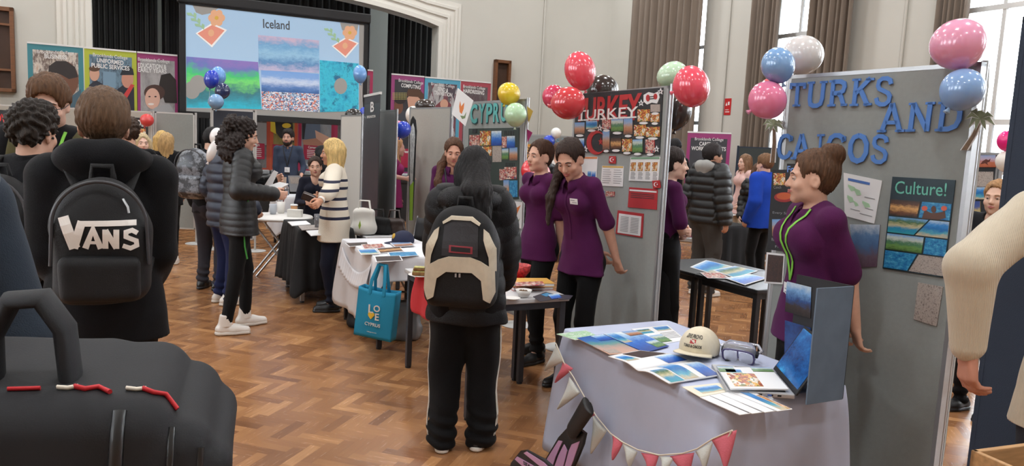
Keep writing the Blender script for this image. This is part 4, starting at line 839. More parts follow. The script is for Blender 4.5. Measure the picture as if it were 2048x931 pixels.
# ---------------------------------------------------------------- balloons
def balloon(label, px, py, rx, ry, d, col, knot=0.0, group=None, rough=.14, string=None):
    """Latex balloon: body profile with a neck, a knot as its part; knot = direction of the neck in degrees from straight down."""
    key = 'latex_%d_%d_%d' % col
    m = mat(key, tuple(min(1, c_*1.12+.01) for c_ in srgb(*col)), .2, coat=.35, spec=.5, sss=.45 if sum(col) > 200 else 0)
    c = at(px, py, d); dist = (c-Vector((0, 0, CAM_H))).dot(Vector(CF)); R = rx*dist/FPX; A = ry*dist/FPX
    prof = []
    for i in range(25):
        t = i/24*PI; z = math.cos(t); r = math.sin(t)
        if z < 0: r *= 1-.10*z*z; z *= 1.06
        prof.append((max(.0005, R*r), A*z))
    M = T(c.x, c.y, c.z) @ rotm('Y', math.radians(knot))
    o = MB().lathe(prof, 36).build('balloon', m, None, M); tag(o, label, 'balloon', group)
    zb = -1.06*A; k = MB(); k.lathe([(.012*R/.12, zb+.01), (.006, zb-.002), (.009, zb-.010), (.013, zb-.02), (.003, zb-.018)], 14); k.build('knot', m, o)
    if string: s = MB(); s.tube([(0, 0, zb-.015), (.01, 0, zb-string*.5), (0, .01, zb-string)], .0018, 6); s.build('string', M_paper, o)
    return o
RB_, LB, NV, PB = (30, 66, 190), (112, 164, 222), (26, 40, 84), (120, 160, 200)
balloon('royal blue balloon in front of the slide, beside a lighter one', 423, 158, 14.5, 18, 10.0, RB_, 10, string=.2)
balloon('light blue balloon peeking behind the royal blue one before the slide', 437, 151, 14, 18, 10.25, LB, -8)
balloon('dark navy balloon hanging under the royal blue one', 445, 182, 14.5, 16, 9.95, NV, 25)
balloon('pale blue grey balloon lowest of the bunch before the slide', 432, 203, 15, 15, 9.7, PB, 0)
balloon('single light blue balloon floating at the corner of the projection screen', 720, 148, 13.5, 17.5, 9.4, LB, -5, string=.5)
balloon('black balloon just above the white panel', 707, 229, 17, 12, 9.4, (30, 28, 28), 0)
balloon('blue balloon behind the edge of the white panel', 727, 228, 9, 14, 9.6, RB_, 0)
balloon('small red balloon on the corner of the low grey board', 294, 240, 13, 12.5, 10.15, (206, 60, 60), 20)
balloon('white balloon behind the curly haired girl, upper of two', 433, 273, 13, 18, 6.45, (236, 236, 238), 10)
balloon('long white balloon behind the curly haired girl, lower of two', 424, 302, 9, 22, 6.4, (236, 236, 238), 20)
balloon('royal blue balloon by the leaf shaped feather flag', 806, 259, 16, 17, 8.55, RB_, 20)
balloon('pink balloon behind the royal blue one near the feather flag', 796, 256, 13, 15, 9.15, (222, 90, 130), 0)
balloon('white balloon behind the top of the beige board', 826, 230, 15, 18, 9.9, (232, 226, 218), 0)
balloon('black balloon on top of the beige board', 850, 211, 20, 13, 9.6, (48, 38, 34), 0)
balloon('yellow balloon at the top corner of the collage board', 1018, 187, 23, 22, 6.55, (222, 196, 44), 20)
balloon('mint green balloon under the yellow one on the collage board', 1031, 229, 22.5, 23.5, 6.4, (178, 214, 178), 0)
balloon('tall coral red balloon, highest above the Turkey poster', 1160, 141, 31, 38, 5.45, (222, 82, 100), -18)
balloon('crimson balloon furthest from the Turkey poster', 1109, 194, 24, 25, 5.6, (206, 56, 96), -60)
balloon('deep red balloon overlapping the corner of the Turkey poster', 1137, 206, 32.5, 34, 5.2, (204, 62, 70), 80)
balloon('black balloon behind the top of the Turkey poster', 1205, 181, 32, 31, 5.75, (44, 36, 34), 0)
balloon('mint green balloon behind the big coral pink one', 1344, 150, 31, 26, 4.85, (190, 220, 192), -30)
balloon('big coral pink balloon at the outer corner of the Turkey board', 1383, 173, 42, 35, 4.38, (228, 84, 106), 70)
balloon('black balloon below the big coral pink one', 1358, 225, 25, 35, 4.75, (46, 36, 34), 10)
balloon('red balloon behind the bright one by the ponytail woman', 1062, 341, 20, 23, 6.22, (214, 50, 60), 0)
balloon('bright coral red balloon near the face of the ponytail woman', 1078, 348, 25, 23, 5.95, (238, 92, 98), 60)
balloon('royal blue balloon on the far grey board', 1098, 282, 12, 12, 11.4, RB_, 0)
balloon('white balloon on top of the far grey board', 1112, 266, 11, 11, 11.4, (222, 220, 216), 0)
balloon('large white balloon behind the light blue one at the tall board', 1606, 110, 39.5, 38, 3.9, (208, 206, 206), 20)
balloon('light blue balloon in front of the large white one', 1556, 130, 32.5, 35, 3.7, (126, 166, 210), -20)
balloon('coral balloon mostly hidden behind the pink one', 1540, 176, 20, 20, 3.95, (214, 96, 104), 0)
balloon('pink balloon below the light blue one, over the paper palm', 1535, 200, 38.5, 36, 3.7, (222, 124, 160), 55)
balloon('large pale pink balloon on the outer corner of the tall board', 1916, 88, 51.5, 49, 3.0, (226, 158, 188), -25)
balloon('light blue balloon under the large pale pink one', 1925, 179, 41, 41.5, 2.95, (132, 168, 214), 30)
balloon('magenta balloon at the edge of the dark navy board', 2013, 281, 17, 20, 4.8, (228, 24, 130), 0)
balloon('white balloon under the magenta one', 2010, 322, 17, 20, 4.8, (226, 222, 216), 0)
# ------------------------------------------------------------------ soft-body modelling: signed distance fields meshed by surface nets
V3 = lambda *a: np.array(a[0] if len(a) == 1 else a, dtype=np.float64)
class SDF:
    def __init__(s, lo, hi, h):
        s.h = h; s.lo = np.array(lo, float)-2*h; n = np.ceil((np.array(hi, float)+2*h-s.lo)/h).astype(int)+1
        s.n = n; s.ax = [(s.lo[i]+h*np.arange(n[i])).astype(np.float32) for i in range(3)]
        s.f = np.full(tuple(n), 0.25, np.float32)
    def _blk(s, lo, hi, pad):
        sl = []
        for i in range(3):
            a = int(np.floor((lo[i]-pad-s.lo[i])/s.h)); b = int(np.ceil((hi[i]+pad-s.lo[i])/s.h))+1
            a = max(0, a); b = min(s.n[i], b)
            if b <= a: return None
            sl.append(slice(a, b))
        return tuple(sl), s.ax[0][sl[0]][:, None, None], s.ax[1][sl[1]][None, :, None], s.ax[2][sl[2]][None, None, :]
    def _put(s, sl, d, k, op):
        f = s.f[sl]
        if op == 'u':
            if k > 0:
                hh = np.clip(0.5+0.5*(d-f)/k, 0, 1); r = d*(1-hh)+f*hh-k*hh*(1-hh)
            else: r = np.minimum(f, d)
        else:
            d = -d; hh = np.clip(0.5-0.5*(d-f)/max(k, 1e-6), 0, 1); r = d*(1-hh)+f*hh+k*hh*(1-hh)
            if k <= 0: r = np.maximum(f, d)
        s.f[sl] = r
    def cap(s, a, b, ra, rb=None, k=.02, op='u', sq=None):
        """Tapered capsule; sq=(sx,sy,sz) squashes it about its start point."""
        rb = ra if rb is None else rb; a, b = V3(a), V3(b); q = np.ones(3) if sq is None else np.array(sq, float)
        R = max(ra, rb); pad = k+3*s.h; lo = np.minimum(a, b)-R*np.maximum(q, .0); hi = np.maximum(a, b)+R*q
        g = s._blk(lo, hi, pad)
        if g is None: return s
        sl, X, Y, Z = g; px, py, pz = (X-a[0])/q[0], (Y-a[1])/q[1], (Z-a[2])/q[2]
        ba = (b-a)/q; L2 = max(1e-9, ba.dot(ba)); t = np.clip((px*ba[0]+py*ba[1]+pz*ba[2])/L2, 0, 1)
        d = np.sqrt((px-t*ba[0])**2+(py-t*ba[1])**2+(pz-t*ba[2])**2)-(ra+(rb-ra)*t)
        s._put(sl, (d*q.min()).astype(np.float32), k, op); return s
    def ell(s, c, r, rot=None, k=.02, op='u'):
        c, r = V3(c), V3(r); R = np.eye(3) if rot is None else rot; e = np.abs(R)@r
        g = s._blk(c-e, c+e, k+3*s.h)
        if g is None: return s
        sl, X, Y, Z = g; X, Y, Z = X-c[0], Y-c[1], Z-c[2]
        u = X*R[0, 0]+Y*R[1, 0]+Z*R[2, 0]; v = X*R[0, 1]+Y*R[1, 1]+Z*R[2, 1]; w = X*R[0, 2]+Y*R[1, 2]+Z*R[2, 2]
        k0 = np.sqrt((u/r[0])**2+(v/r[1])**2+(w/r[2])**2); k1 = np.sqrt((u/r[0]**2)**2+(v/r[1]**2)**2+(w/r[2]**2)**2)
        s._put(sl, (k0*(k0-1)/np.maximum(k1, 1e-6)).astype(np.float32), k, op); return s
    def box(s, c, half, rad=.01, rot=None, k=.01, op='u'):
        c, hf = V3(c), V3(half)-rad; R = np.eye(3) if rot is None else rot; e = np.abs(R)@V3(half)
        g = s._blk(c-e, c+e, k+3*s.h)
        if g is None: return s
        sl, X, Y, Z = g; X, Y, Z = X-c[0], Y-c[1], Z-c[2]
        q = [np.abs(X*R[0, i]+Y*R[1, i]+Z*R[2, i])-hf[i] for i in range(3)]
        d = np.sqrt(sum(np.maximum(v, 0)**2 for v in q))+np.minimum(np.maximum(np.maximum(q[0], q[1]), q[2]), 0)-rad
        s._put(sl, d.astype(np.float32), k, op); return s
    def cut(s, p, n, k=0.0):
        """Keeps the side the normal points away from."""
        p, n = V3(p), V3(n); n = n/np.linalg.norm(n); X, Y, Z = s.ax[0][:, None, None], s.ax[1][None, :, None], s.ax[2][None, None, :]
        d = ((X-p[0])*n[0]+(Y-p[1])*n[1]+(Z-p[2])*n[2]).astype(np.float32)
        s.f = np.maximum(s.f, d) if k <= 0 else (lambda hh: (d*(1-hh)+s.f*hh+k*hh*(1-hh)))(np.clip(0.5-0.5*(d-s.f)/k, 0, 1)); return s
    def cutin(s, lo, hi, p, n):
        """The same, only inside a box."""
        g = s._blk(V3(lo), V3(hi), 0)
        if g is None: return s
        sl, X, Y, Z = g; p, n = V3(p), V3(n); n = n/np.linalg.norm(n)
        s.f[sl] = np.maximum(s.f[sl], ((X-p[0])*n[0]+(Y-p[1])*n[1]+(Z-p[2])*n[2]).astype(np.float32)); return s
    def nets(s):
        f = s.f; f[0] = f[-1] = .1; f[:, 0] = f[:, -1] = .1; f[:, :, 0] = f[:, :, -1] = .1
        neg = f < 0; nx, ny, nz = f.shape
        c = np.zeros((nx-1, ny-1, nz-1), np.int8)
        for i in (0, 1):
            for j in (0, 1):
                for k in (0, 1): c += neg[i:nx-1+i, j:ny-1+j, k:nz-1+k]
        I = np.argwhere((c > 0) & (c < 8)); 
        if len(I) == 0: return np.zeros((0, 3)), np.zeros((0, 4), int)
        vid = np.full(c.shape, -1, np.int64); vid[I[:, 0], I[:, 1], I[:, 2]] = np.arange(len(I))
        acc = np.zeros((len(I), 3)); cnt = np.zeros(len(I))
        co = [(i, j, k) for i in (0, 1) for j in (0, 1) for k in (0, 1)]
        val = {q: f[I[:, 0]+q[0], I[:, 1]+q[1], I[:, 2]+q[2]] for q in co}
        for q in co:
            for ax in range(3):
                if q[ax] == 0:
                    p = list(q); p[ax] = 1; a, b = val[q], val[tuple(p)]; m = (a < 0) != (b < 0)
                    t = np.where(m, a/np.where(a == b, 1, a-b), 0)
                    for d in range(3): acc[:, d] += np.where(m, (t if d == ax else q[d]), 0)
                    cnt += m
        V = s.lo + s.h*(I+acc/cnt[:, None])
        F = []
        for ax in range(3):
            o1, o2 = (ax+1) % 3, (ax+2) % 3; sl0 = [slice(None)]*3; sl1 = [slice(None)]*3; sl0[ax] = slice(0, -1); sl1[ax] = slice(1, None)
            for o in (o1, o2): sl0[o] = slice(1, -1); sl1[o] = slice(1, -1)
            a, b = neg[tuple(sl0)], neg[tuple(sl1)]; E = np.argwhere(a != b)
            if len(E) == 0: continue
            inside = a[E[:, 0], E[:, 1], E[:, 2]]; E = E.copy(); E[:, o1] += 1; E[:, o2] += 1
            q = []
            for (d1, d2) in ((1, 1), (0, 1), (0, 0), (1, 0)):
                e = E.copy(); e[:, o1] -= d1; e[:, o2] -= d2; q.append(vid[e[:, 0], e[:, 1], e[:, 2]])
            Q = np.stack(q, 1); Q[~inside] = Q[~inside][:, ::-1]; F.append(Q)
        return V, np.concatenate(F)
    def mesh(s, name, disp=None, relax=1):
        V, F = s.nets(); me = bpy.data.meshes.new(name)
        if len(V) == 0: return me
        for _ in range(relax):   # light smoothing
            A = np.zeros_like(V); n = np.zeros(len(V))
            for i in range(4):
                a, b = F[:, i], F[:, (i+1) % 4]
                for d in range(3): A[:, d] += np.bincount(a, V[b, d], len(V)); A[:, d] += np.bincount(b, V[a, d], len(V))
                n += np.bincount(a, minlength=len(V))+np.bincount(b, minlength=len(V))
            V = V*.5+A/np.maximum(n, 1)[:, None]*.5
        if disp is not None:
            e1, e2 = V[F[:, 2]]-V[F[:, 0]], V[F[:, 3]]-V[F[:, 1]]; fn = np.cross(e1, e2); N = np.zeros_like(V)
            for i in range(4):
                for d in range(3): N[:, d] += np.bincount(F[:, i], fn[:, d], len(V))
            N /= np.maximum(np.linalg.norm(N, axis=1), 1e-9)[:, None]
            V = V+N*disp(V, N)[:, None]
        me.vertices.add(len(V)); me.vertices.foreach_set('co', V.astype(np.float32).ravel())
        me.loops.add(len(F)*4); me.loops.foreach_set('vertex_index', F.astype(np.int32).ravel())
        me.polygons.add(len(F)); me.polygons.foreach_set('loop_start', np.arange(0, len(F)*4, 4, dtype=np.int32)); me.polygons.foreach_set('loop_total', np.full(len(F), 4, np.int32))
        me.polygons.foreach_set('use_smooth', np.ones(len(F), bool)); me.update(calc_edges=True); me.validate(); return me
    def build(s, name, m, parent=None, M=None, disp=None, relax=1): return link(name, s.mesh(name, disp, relax), m, parent, M)

def wrinkle(amp, scale=1.0, seed=0, stretch=(1, 1, .55)):
    r = np.random.RandomState(seed); W = r.randn(7, 3)*np.array(stretch)*22*scale; P = r.rand(7)*6.3; W2 = r.randn(3, 3)*7
    def f(V, N):
        q = V+.03*np.sin(V@W2.T)
        return amp*sum(np.sin(q@W[i]+P[i]) for i in range(7))/3.0
    return f
def rx(a): c, s = math.cos(a), math.sin(a); return np.array([[1, 0, 0], [0, c, -s], [0, s, c]])
def ry(a): c, s = math.cos(a), math.sin(a); return np.array([[c, 0, s], [0, 1, 0], [-s, 0, c]])
def rz(a): c, s = math.cos(a), math.sin(a); return np.array([[c, -s, 0], [s, c, 0], [0, 0, 1]])
def unit(v): v = V3(v); return v/max(1e-9, np.linalg.norm(v))
def ik(a, t, l1, l2, pole):
    d = t-a; L = np.linalg.norm(d); L2 = min(L, (l1+l2)*.999); u = d/max(L, 1e-9); t = a+u*L2
    x = (l1*l1-l2*l2+L2*L2)/(2*L2); hgt = math.sqrt(max(0, l1*l1-x*x)); p = V3(pole); p = p-u*p.dot(u); p = unit(p)
    return a+u*x+p*hgt, t

SKINM = {}
def skin(c): return mat('skin_%d_%d_%d' % c, srgb(*c), .5, noise=.05, nscale=30, sss=.0, spec=.35)
FAIR, TAN, PALE = (222, 178, 156), (196, 146, 120), (230, 190, 172)
HB, HDK, HBK, HBL, HLB = (72, 50, 38), (44, 34, 30), (20, 18, 19), (206, 172, 110), (140, 106, 74)
def hairmat(c): return mat('hair_%d_%d_%d' % c, srgb(*c), .58, noise=.35, nscale=28, stretch=(3, 3, .5), bump=.6, bscale=50, spec=.25)
def cloth(name, c, rough=.85, noise=.06, bump=.25, bscale=350, sheen=.03): return mat('cloth_'+name, srgb(*c), rough, noise=noise, nscale=12, bump=bump, bscale=bscale, sheen=sheen, spec=.2)

class Person:
    """A figure in its own frame: facing +Y, right hand at +X, feet on z=0."""
    def __init__(s, label, X, Y, h, yaw, **k):
        s.k = k; s.s = h/1.735; S = s.s; s.fat = k.get('fat', 1.0); s.fem = k.get('fem', False); s.res = k.get('res', .008)
        s.M = T(X, Y, 0) @ rotm('Z', math.radians(yaw)); s.root = empty('person', label, 'person', s.M, k.get('group'))
        g = k.get
        lean, side, tw = math.radians(g('lean', 0)), math.radians(g('side', 0)), math.radians(g('twist', 0))
        s.seat = g('seat', None); zp = .92*S if s.seat is None else s.seat+.09
        s.P = V3(0, 0, zp); s.Rt = rz(tw)@ry(side)@rx(-lean); up = s.Rt@V3(0, 0, 1); s.up = up; s.rt = s.Rt@V3(1, 0, 0); s.fw = s.Rt@V3(0, 1, 0)
        s.W = s.P+up*.16*S; s.C = s.P+up*.36*S; s.N = s.P+up*.545*S
        sw = g('shw', .148 if s.fem else .172)*S; s.sw = sw
        s.sh = [s.N-up*.055*S+s.rt*sw*sg for sg in (-1, 1)]
        s.Rh = s.Rt@rz(math.radians(g('look', 0)))@rx(-math.radians(g('down', 0)))@ry(math.radians(g('tilt', 0)))
        s.hs = S*g('hscale', 1.0); nb = s.N+up*.0*S
        s.Hc = s.N+up*.075*S+s.fw*.012*S+s.Rh@V3(0, .018, .052)*s.hs*1.0
        s.la, s.lf = .285*S*g('arm', 1), .25*S*g('arm', 1)
        hands = g('hands', [None, None]); s.wr = []; s.el = []; poles = g('poles', [None, None])
        for i, sg in enumerate((-1, 1)):
            t = hands[i]; t = s.sh[i]+V3(sg*.055, .05, -.50)*S if t is None else V3(s.M.inverted() @ t) if isinstance(t, Vector) else V3(t)*S
            pol = poles[i] if poles[i] is not None else (sg*.35, -.8, -.2)
            e, w = ik(s.sh[i], t, s.la, s.lf, pol); s.el.append(e); s.wr.append(w)
        feet = g('feet', [(-.095, 0), (.095, 0)]); s.ft = []; s.kn = []; s.hp = []
        fy = g('fyaw', (8, -8)); s.fd = []
        for i, sg in enumerate((-1, 1)):
            hp = s.P+V3(sg*.088*S, 0, -.03*S); t = V3(feet[i][0]*S, feet[i][1]*S, .085*S+(feet[i][2] if len(feet[i]) > 2 else 0)); kn, an = ik(hp, t, .412*S, .402*S, (sg*.1, 1, 0))
            s.hp.append(hp); s.kn.append(kn); s.ft.append(an); s.fd.append(rz(math.radians(fy[i]))@V3(0, 1, 0))
        s.box_lo = np.min(np.array(s.wr+s.ft+s.kn+s.el+s.sh+[s.Hc, s.P]), 0)-V3(.24, .26, .22); s.box_hi = np.max(np.array(s.wr+s.ft+s.kn+s.el+s.sh+[s.Hc, s.P]), 0)+V3(.24, .26, .2)
        s.box_lo[2] = max(-.02, s.box_lo[2])
    def hl(s, *p): return s.Hc+s.Rh@(V3(*p)*s.hs)
    # ---- skin: head, neck, trunk, arms, hands, legs as one surface
    def body(s, col=FAIR):
        S, h = s.s, s.res; s.skin_col = col; D = SDF(s.box_lo, s.box_hi, h); hs, R = s.hs, s.Rh
        D.cap(s.P, s.C, .10*S, .105*S, sq=(1.0, .7, 1)); D.cap(s.C, s.N-s.up*.07*S, .10*S, .075*S, sq=(1.05, .65, 1))
        for i in (0, 1):
            D.cap(s.N-s.up*.05*S, s.sh[i], .045*S, .045*S, k=.03); D.cap(s.sh[i], s.el[i], .043*S*s.fat, .037*S*s.fat, k=.02); D.cap(s.el[i], s.wr[i], .038*S*s.fat, .025*S, k=.015)
            D.cap(s.hp[i], s.kn[i], .07*S, .048*S, k=.03); D.cap(s.kn[i], s.ft[i], .047*S, .034*S, k=.02); D.cap(s.ft[i], s.ft[i]+s.fd[i]*.1*S-V3(0, 0, .045*S), .03*S, .022*S)
        D.cap(s.N-s.up*.06*S, s.hl(0, -.022, -.05), .062*S*(.88 if s.fem else 1.0), .053*S*(.88 if s.fem else 1.05), k=.03)
        # head
        e = lambda c, r, k=.02, op='u', rot=None: D.ell(s.hl(*c), V3(r)*hs, R if rot is None else R@rot, k*hs, op)
        e((0, -.014, .032), (.074, .094, .088), .01); e((0, .022, -.02), (.063, .068, .075), .03)
        jw = .05 if s.fem else .056
        D.cap(s.hl(0, .03, -.045), s.hl(0, .066, -.092), jw*hs, .024*hs, k=.025*hs); e((-.035, .01, -.07), (.025, .045, .03), .025); e((.035, .01, -.07), (.025, .045, .03), .025)
        for sg in (-1, 1):
            e((sg*.04, .064, -.03), (.022, .018, .02), .02); e((sg*.031, .089, .004), (.019, .014, .011), .012, 'd')
            e((sg*.075, -.01, -.012), (.009, .021, .032), .008, 'u', rz(sg*.3)); e((sg*.083, -.004, -.01), (.006, .011, .017), .006, 'd')
            D.cap(s.hl(sg*.012, .086, .024), s.hl(sg*.046, .074, .022), .009*hs, .007*hs, k=.012*hs)
        D.cap(s.hl(0, .088, .008), s.hl(0, .106, -.028), .0075*hs, .0125*hs, k=.012*hs); e((-.011, .098, -.032), (.007, .008, .006), .006); e((.011, .098, -.032), (.007, .008, .006), .006)
        e((0, .088, -.06), (.024, .010, .010), .01); e((0, .096, -.0575), (.026, .008, .0022), .004, 'd')
        for i in (0, 1): s._hand(D, i)
        s.body_o = D.build('body', skin(col), s.root)
        return s
    def _hand(s, D, i):
        S = s.s*1.0; sg = (-1, 1)[i]; g = s.k.get('hand', [{}, {}])[i] or {}
        f = unit(s.wr[i]-s.el[i]); dirv = V3(g['dir']) if 'dir' in g else f; f = unit(f*.35+unit(dirv)*.65) if 'dir' in g else f
        pn = V3(g.get('palm', (-sg, .1, 0))); pn = unit(pn-f*pn.dot(f)); th = np.cross(f, pn)*sg   # thumb side
        if 'thumb' in g:
            th = V3(g['thumb']); th = unit(th-f*th.dot(f)); pn = unit(np.cross(th, f)*sg)
        curl = g.get('curl', .45); W = s.wr[i]; w0 = .019*S
        s.hand_tip = getattr(s, 'hand_tip', [None, None])
        kn = []
        for j, off in enumerate((1.45, .5, -.5, -1.45)):
            K = W+f*(.083-.004*abs(j-1.2))*S+th*off*w0*.98; kn.append(K); D.cap(W+f*.012*S+th*off*w0*.6, K, .0135*S, .0115*S, k=.010)
        for j, L in enumerate((.068, .077, .071, .056)):
            p, a = kn[j], 0.0; seg = (L*.45*S, L*.32*S, L*.26*S); r0 = (.0098, .0100, .0096, .0085)[j]*S; c = curl*(1+.08*j)
            for q in range(3):
                a += c*(1.0, 1.1, .7)[q]; d = f*math.cos(a)+pn*math.sin(a)+th*(.10*(1.2-j)*(.4 if q == 0 else .1)); e = p+unit(d)*seg[q]
                D.cap(p, e, r0*(1-.08*q), r0*(.94-.1*q), k=.003); p = e
            if j == 1: s.hand_tip[i] = p
        tb = W+f*.022*S+th*.022*S; t1 = tb+unit(f*.62+th*.72+pn*.35)*.038*S; tcl = g.get('tcurl', .5)
        t2 = t1+unit(f*(1-.2*tcl)+th*(.35-.6*tcl)+pn*(.3+.5*tcl))*.03*S; t3 = t2+unit(f*(1-.3*tcl)+th*(.2-.9*tcl)+pn*(.3+.5*tcl))*.024*S
        D.cap(W+f*.01*S+th*.01*S, tb, .015*S, .014*S, k=.01); D.cap(tb, t1, .0135*S, .0115*S, k=.008); D.cap(t1, t2, .0112*S, .0098*S, k=.003); D.cap(t2, t3, .0098*S, .0082*S, k=.003)
    # ---- face parts
    def face(s, brow=HDK, lip=(178, 100, 96), smile=0.0, eye=(70, 50, 40), closed=False, lids=False):
        hs = s.hs; Mh = Matrix.Identity(4)
        for i in range(3):
            for j in range(3): Mh[i][j] = s.Rh[i, j]
            Mh[i][3] = s.Hc[i]
        for sg in (-1, 1):
            c = V3(sg*.031, .0755, .003)*hs; mb = MB()
            if not closed:
                mb.lathe([(.0118*math.sin(t)*hs, .0118*math.cos(t)*hs) for t in np.linspace(0.001, PI-.001, 10)], 16, M=T(*c)); o = mb.build('eye', mat('eye_white', srgb(222, 216, 212), .3), s.root, Mh)
                mb = MB(); mb.lathe([(.0001, .0008*hs), (.0045*hs, .0003*hs), (.0052*hs, -.0006*hs)], 14, M=T(c[0]+s.k.get('gaze', 0)*.003, c[1]+.0113*hs, c[2]-.0012*hs) @ rotm('X', -PI/2)); mb.build('iris', mat('iris_%d' % eye[0], srgb(*eye), .2), o)
            # lids follow the eye's curve
            mb = MB(); lift = .0045 if not closed else -.0015
            pts = [(c[0]+hs*x, c[1]+hs*(.0125-.9*x*x/.02), c[2]+hs*(lift-16*x*x)) for x in np.linspace(-.0135, .0135, 9)]
            mb.tube(pts, .0028*hs, 6); mb.build('eyelid', skin(s.skin_col), s.root, Mh)
            mb = MB(); mb.tube([(p[0], p[1]+.0018*hs, p[2]-.0017*hs) for p in pts], .0010*hs, 5); mb.build('eyelashes', mat('lash_dark', srgb(30, 22, 20), .6), s.root, Mh)
            mb = MB(); xs = np.linspace(.014, .050, 8)
            mb.tube([(sg*x*hs, hs*(.0925-.25*max(0, x-.02)-9*max(0, x-.03)**2), hs*(.024+.004*math.sin((x-.014)/.036*PI)-.002*(x > .04))) for x in xs], [hs*.0034*(1-.6*abs(t-.35)) for t in np.linspace(0, 1, 8)], 7, flat=.8)
            mb.build('eyebrow', hairmat(brow), s.root, Mh)
        mb = MB(); xs = np.linspace(-1, 1, 11); w = .0235+.004*smile
        mb.tube([(x*w*hs, hs*(.0985-.011*x*x), hs*(-.0555+.0022*math.cos(x*PI*2)*(1-abs(x))-.002*(1-x*x)*0+smile*.005*x*x)) for x in xs], [hs*.0042*max(.25, 1-x*x) for x in xs], 8, flat=.9)
        mb.build('upper_lip', mat('lip_%d_%d' % (lip[0], lip[1]), srgb(*lip), .4), s.root, Mh)
        mb = MB(); mb.tube([(x*w*.95*hs, hs*(.0985-.011*x*x), hs*(-.0625-.0035*smile+.003*x*x+smile*.008*x*x)) for x in xs], [hs*.0050*max(.25, 1-x*x) for x in xs], 8, flat=.9)
        mb.build('lower_lip', mat('lip_%d_%d' % (lip[0], lip[1]), srgb(*lip), .4), s.root, Mh)
        if smile > .4:
            mb = MB(); mb.tube([(x*w*.8*hs, hs*(.0972-.010*x*x), hs*(-.0592+smile*.006*x*x)) for x in xs], [hs*.0030*max(.25, 1-x*x) for x in xs], 8); mb.build('teeth', mat('teeth', srgb(236, 230, 220), .3), s.root, Mh)
        s.Mh = Mh
        return s
    # ---- hair
    def hair(s, style='short', col=HB, vol=1.0, extra=None, res=None):
        hs, R = s.hs, s.Rh; lo = s.Hc-V3(.34, .34, .62); hi = s.Hc+V3(.34, .34, .30); D = SDF(lo, hi, res or max(.006, s.res*.9))
        e = lambda c, r, k=.02, op='u': D.ell(s.hl(*c), V3(r)*hs, R, k*hs, op)
        t = .012*vol
        e((0, -.018, .036), (.076+t, .096+t, .09+t*1.3), .01)
        if style == 'short':       # cropped at the sides, fuller on top
            e((0, .0, .082), (.068, .088, .048*vol), .03)
            D.cut(s.hl(0, -.05, -.062), -R@V3(0, .45, 1))
        elif style == 'curlytop':
            e((0, .012, .095), (.078, .09, .055), .03); e((0, -.07, .03), (.07, .04, .06), .03); D.cut(s.hl(0, -.06, -.06), -R@V3(0, .4, 1))
        elif style in ('ponytail', 'bun', 'tied'):
            e((0, -.05, .0), (.066, .055, .075), .02); D.cut(s.hl(0, -.05, -.075), -R@V3(0, .3, 1))
        else:
            e((0, -.045, -.03), (.078+t, .062+t, .10), .03)
        # clear the face
        fw = .064 if style not in ('ponytail', 'bun', 'tied') else .068
        if style in ('short', 'curlytop'): e((0, .088, -.022), (fw, .072, .095), .008, 'd'); [e((sg*.085, .012, -.045), (.03, .05, .06), .01, 'd') for sg in (-1, 1)]
        elif style in ('ponytail', 'bun', 'tied'): e((0, .098, -.012), (fw+.006, .088, .104), .008, 'd'); [e((sg*.086, .016, -.025), (.027, .052, .062), .01, 'd') for sg in (-1, 1)]
        else: e((0, .10, -.03), (.060, .085, .118), .012, 'd')
        if style == 'long' or style == 'longback':
            L = s.k.get('hairlen', .33)
            for x, y in ((-.06, -.03), (.06, -.03), (-.035, -.075), (.035, -.075), (0, -.085), (-.075, .0), (.075, .0)):
                if style == 'longback' and abs(x) > .07: continue
                a = s.hl(x, y, -.01); b = a-V3(0, 0, L*hs*(1 if y < -.02 else .85))+s.fw*(-.03 if y < -.02 else .03)*hs+s.rt*x*.25; D.cap(a, b, .034*hs, .020*hs, k=.03*hs)
        elif style == 'curlylong':
            rnd = np.random.RandomState(5)
            for i in range(26):
                a = rnd.uniform(0, 2*PI); rr = .085; z = rnd.uniform(-.23, .08); y = -.03+rr*math.sin(a)
                if math.sin(a) > .35 and z < .08: continue
                D.ell(s.hl(rr*math.cos(a)*(1.1+.45*(z < -.06)), y-.02, z), V3(.055, .055, .06)*hs, None, .03*hs)
        elif style == 'bob':
            for x, y in ((-.07, .01), (.07, .01), (-.05, -.06), (.05, -.06), (0, -.085), (-.078, -.03), (.078, -.03)):
                a = s.hl(x, y, .02); D.cap(a, a-V3(0, 0, s.k.get('hairlen', .17)*hs)+s.rt*x*.3, .036*hs, .028*hs, k=.03*hs)
        if extra: extra(s, D)
        w1 = np.random.RandomState(3).randn(3)*60; st = 1.0 if 'curly' not in style else 0
        def disp(V, N):
            q = (V-s.Hc)@R/hs; ang = np.arctan2(q[:, 0], q[:, 1]+.02)
            if 'curly' in style:
                return .007*hs*(np.sin(V@np.array([150, 70, 100])+2*np.sin(V@np.array([60, -90, 70])))+np.sin(V@np.array([-90, 140, 120])))
            return .0022*hs*(np.sin(ang*31+6*np.sin(q[:, 2]*18))+np.sin(ang*53+q[:, 2]*25+2)+.8*np.sin(q@w1))
        s.hair_o = D.build('hair', hairmat(col), s.root, None, disp, 1)
        return s
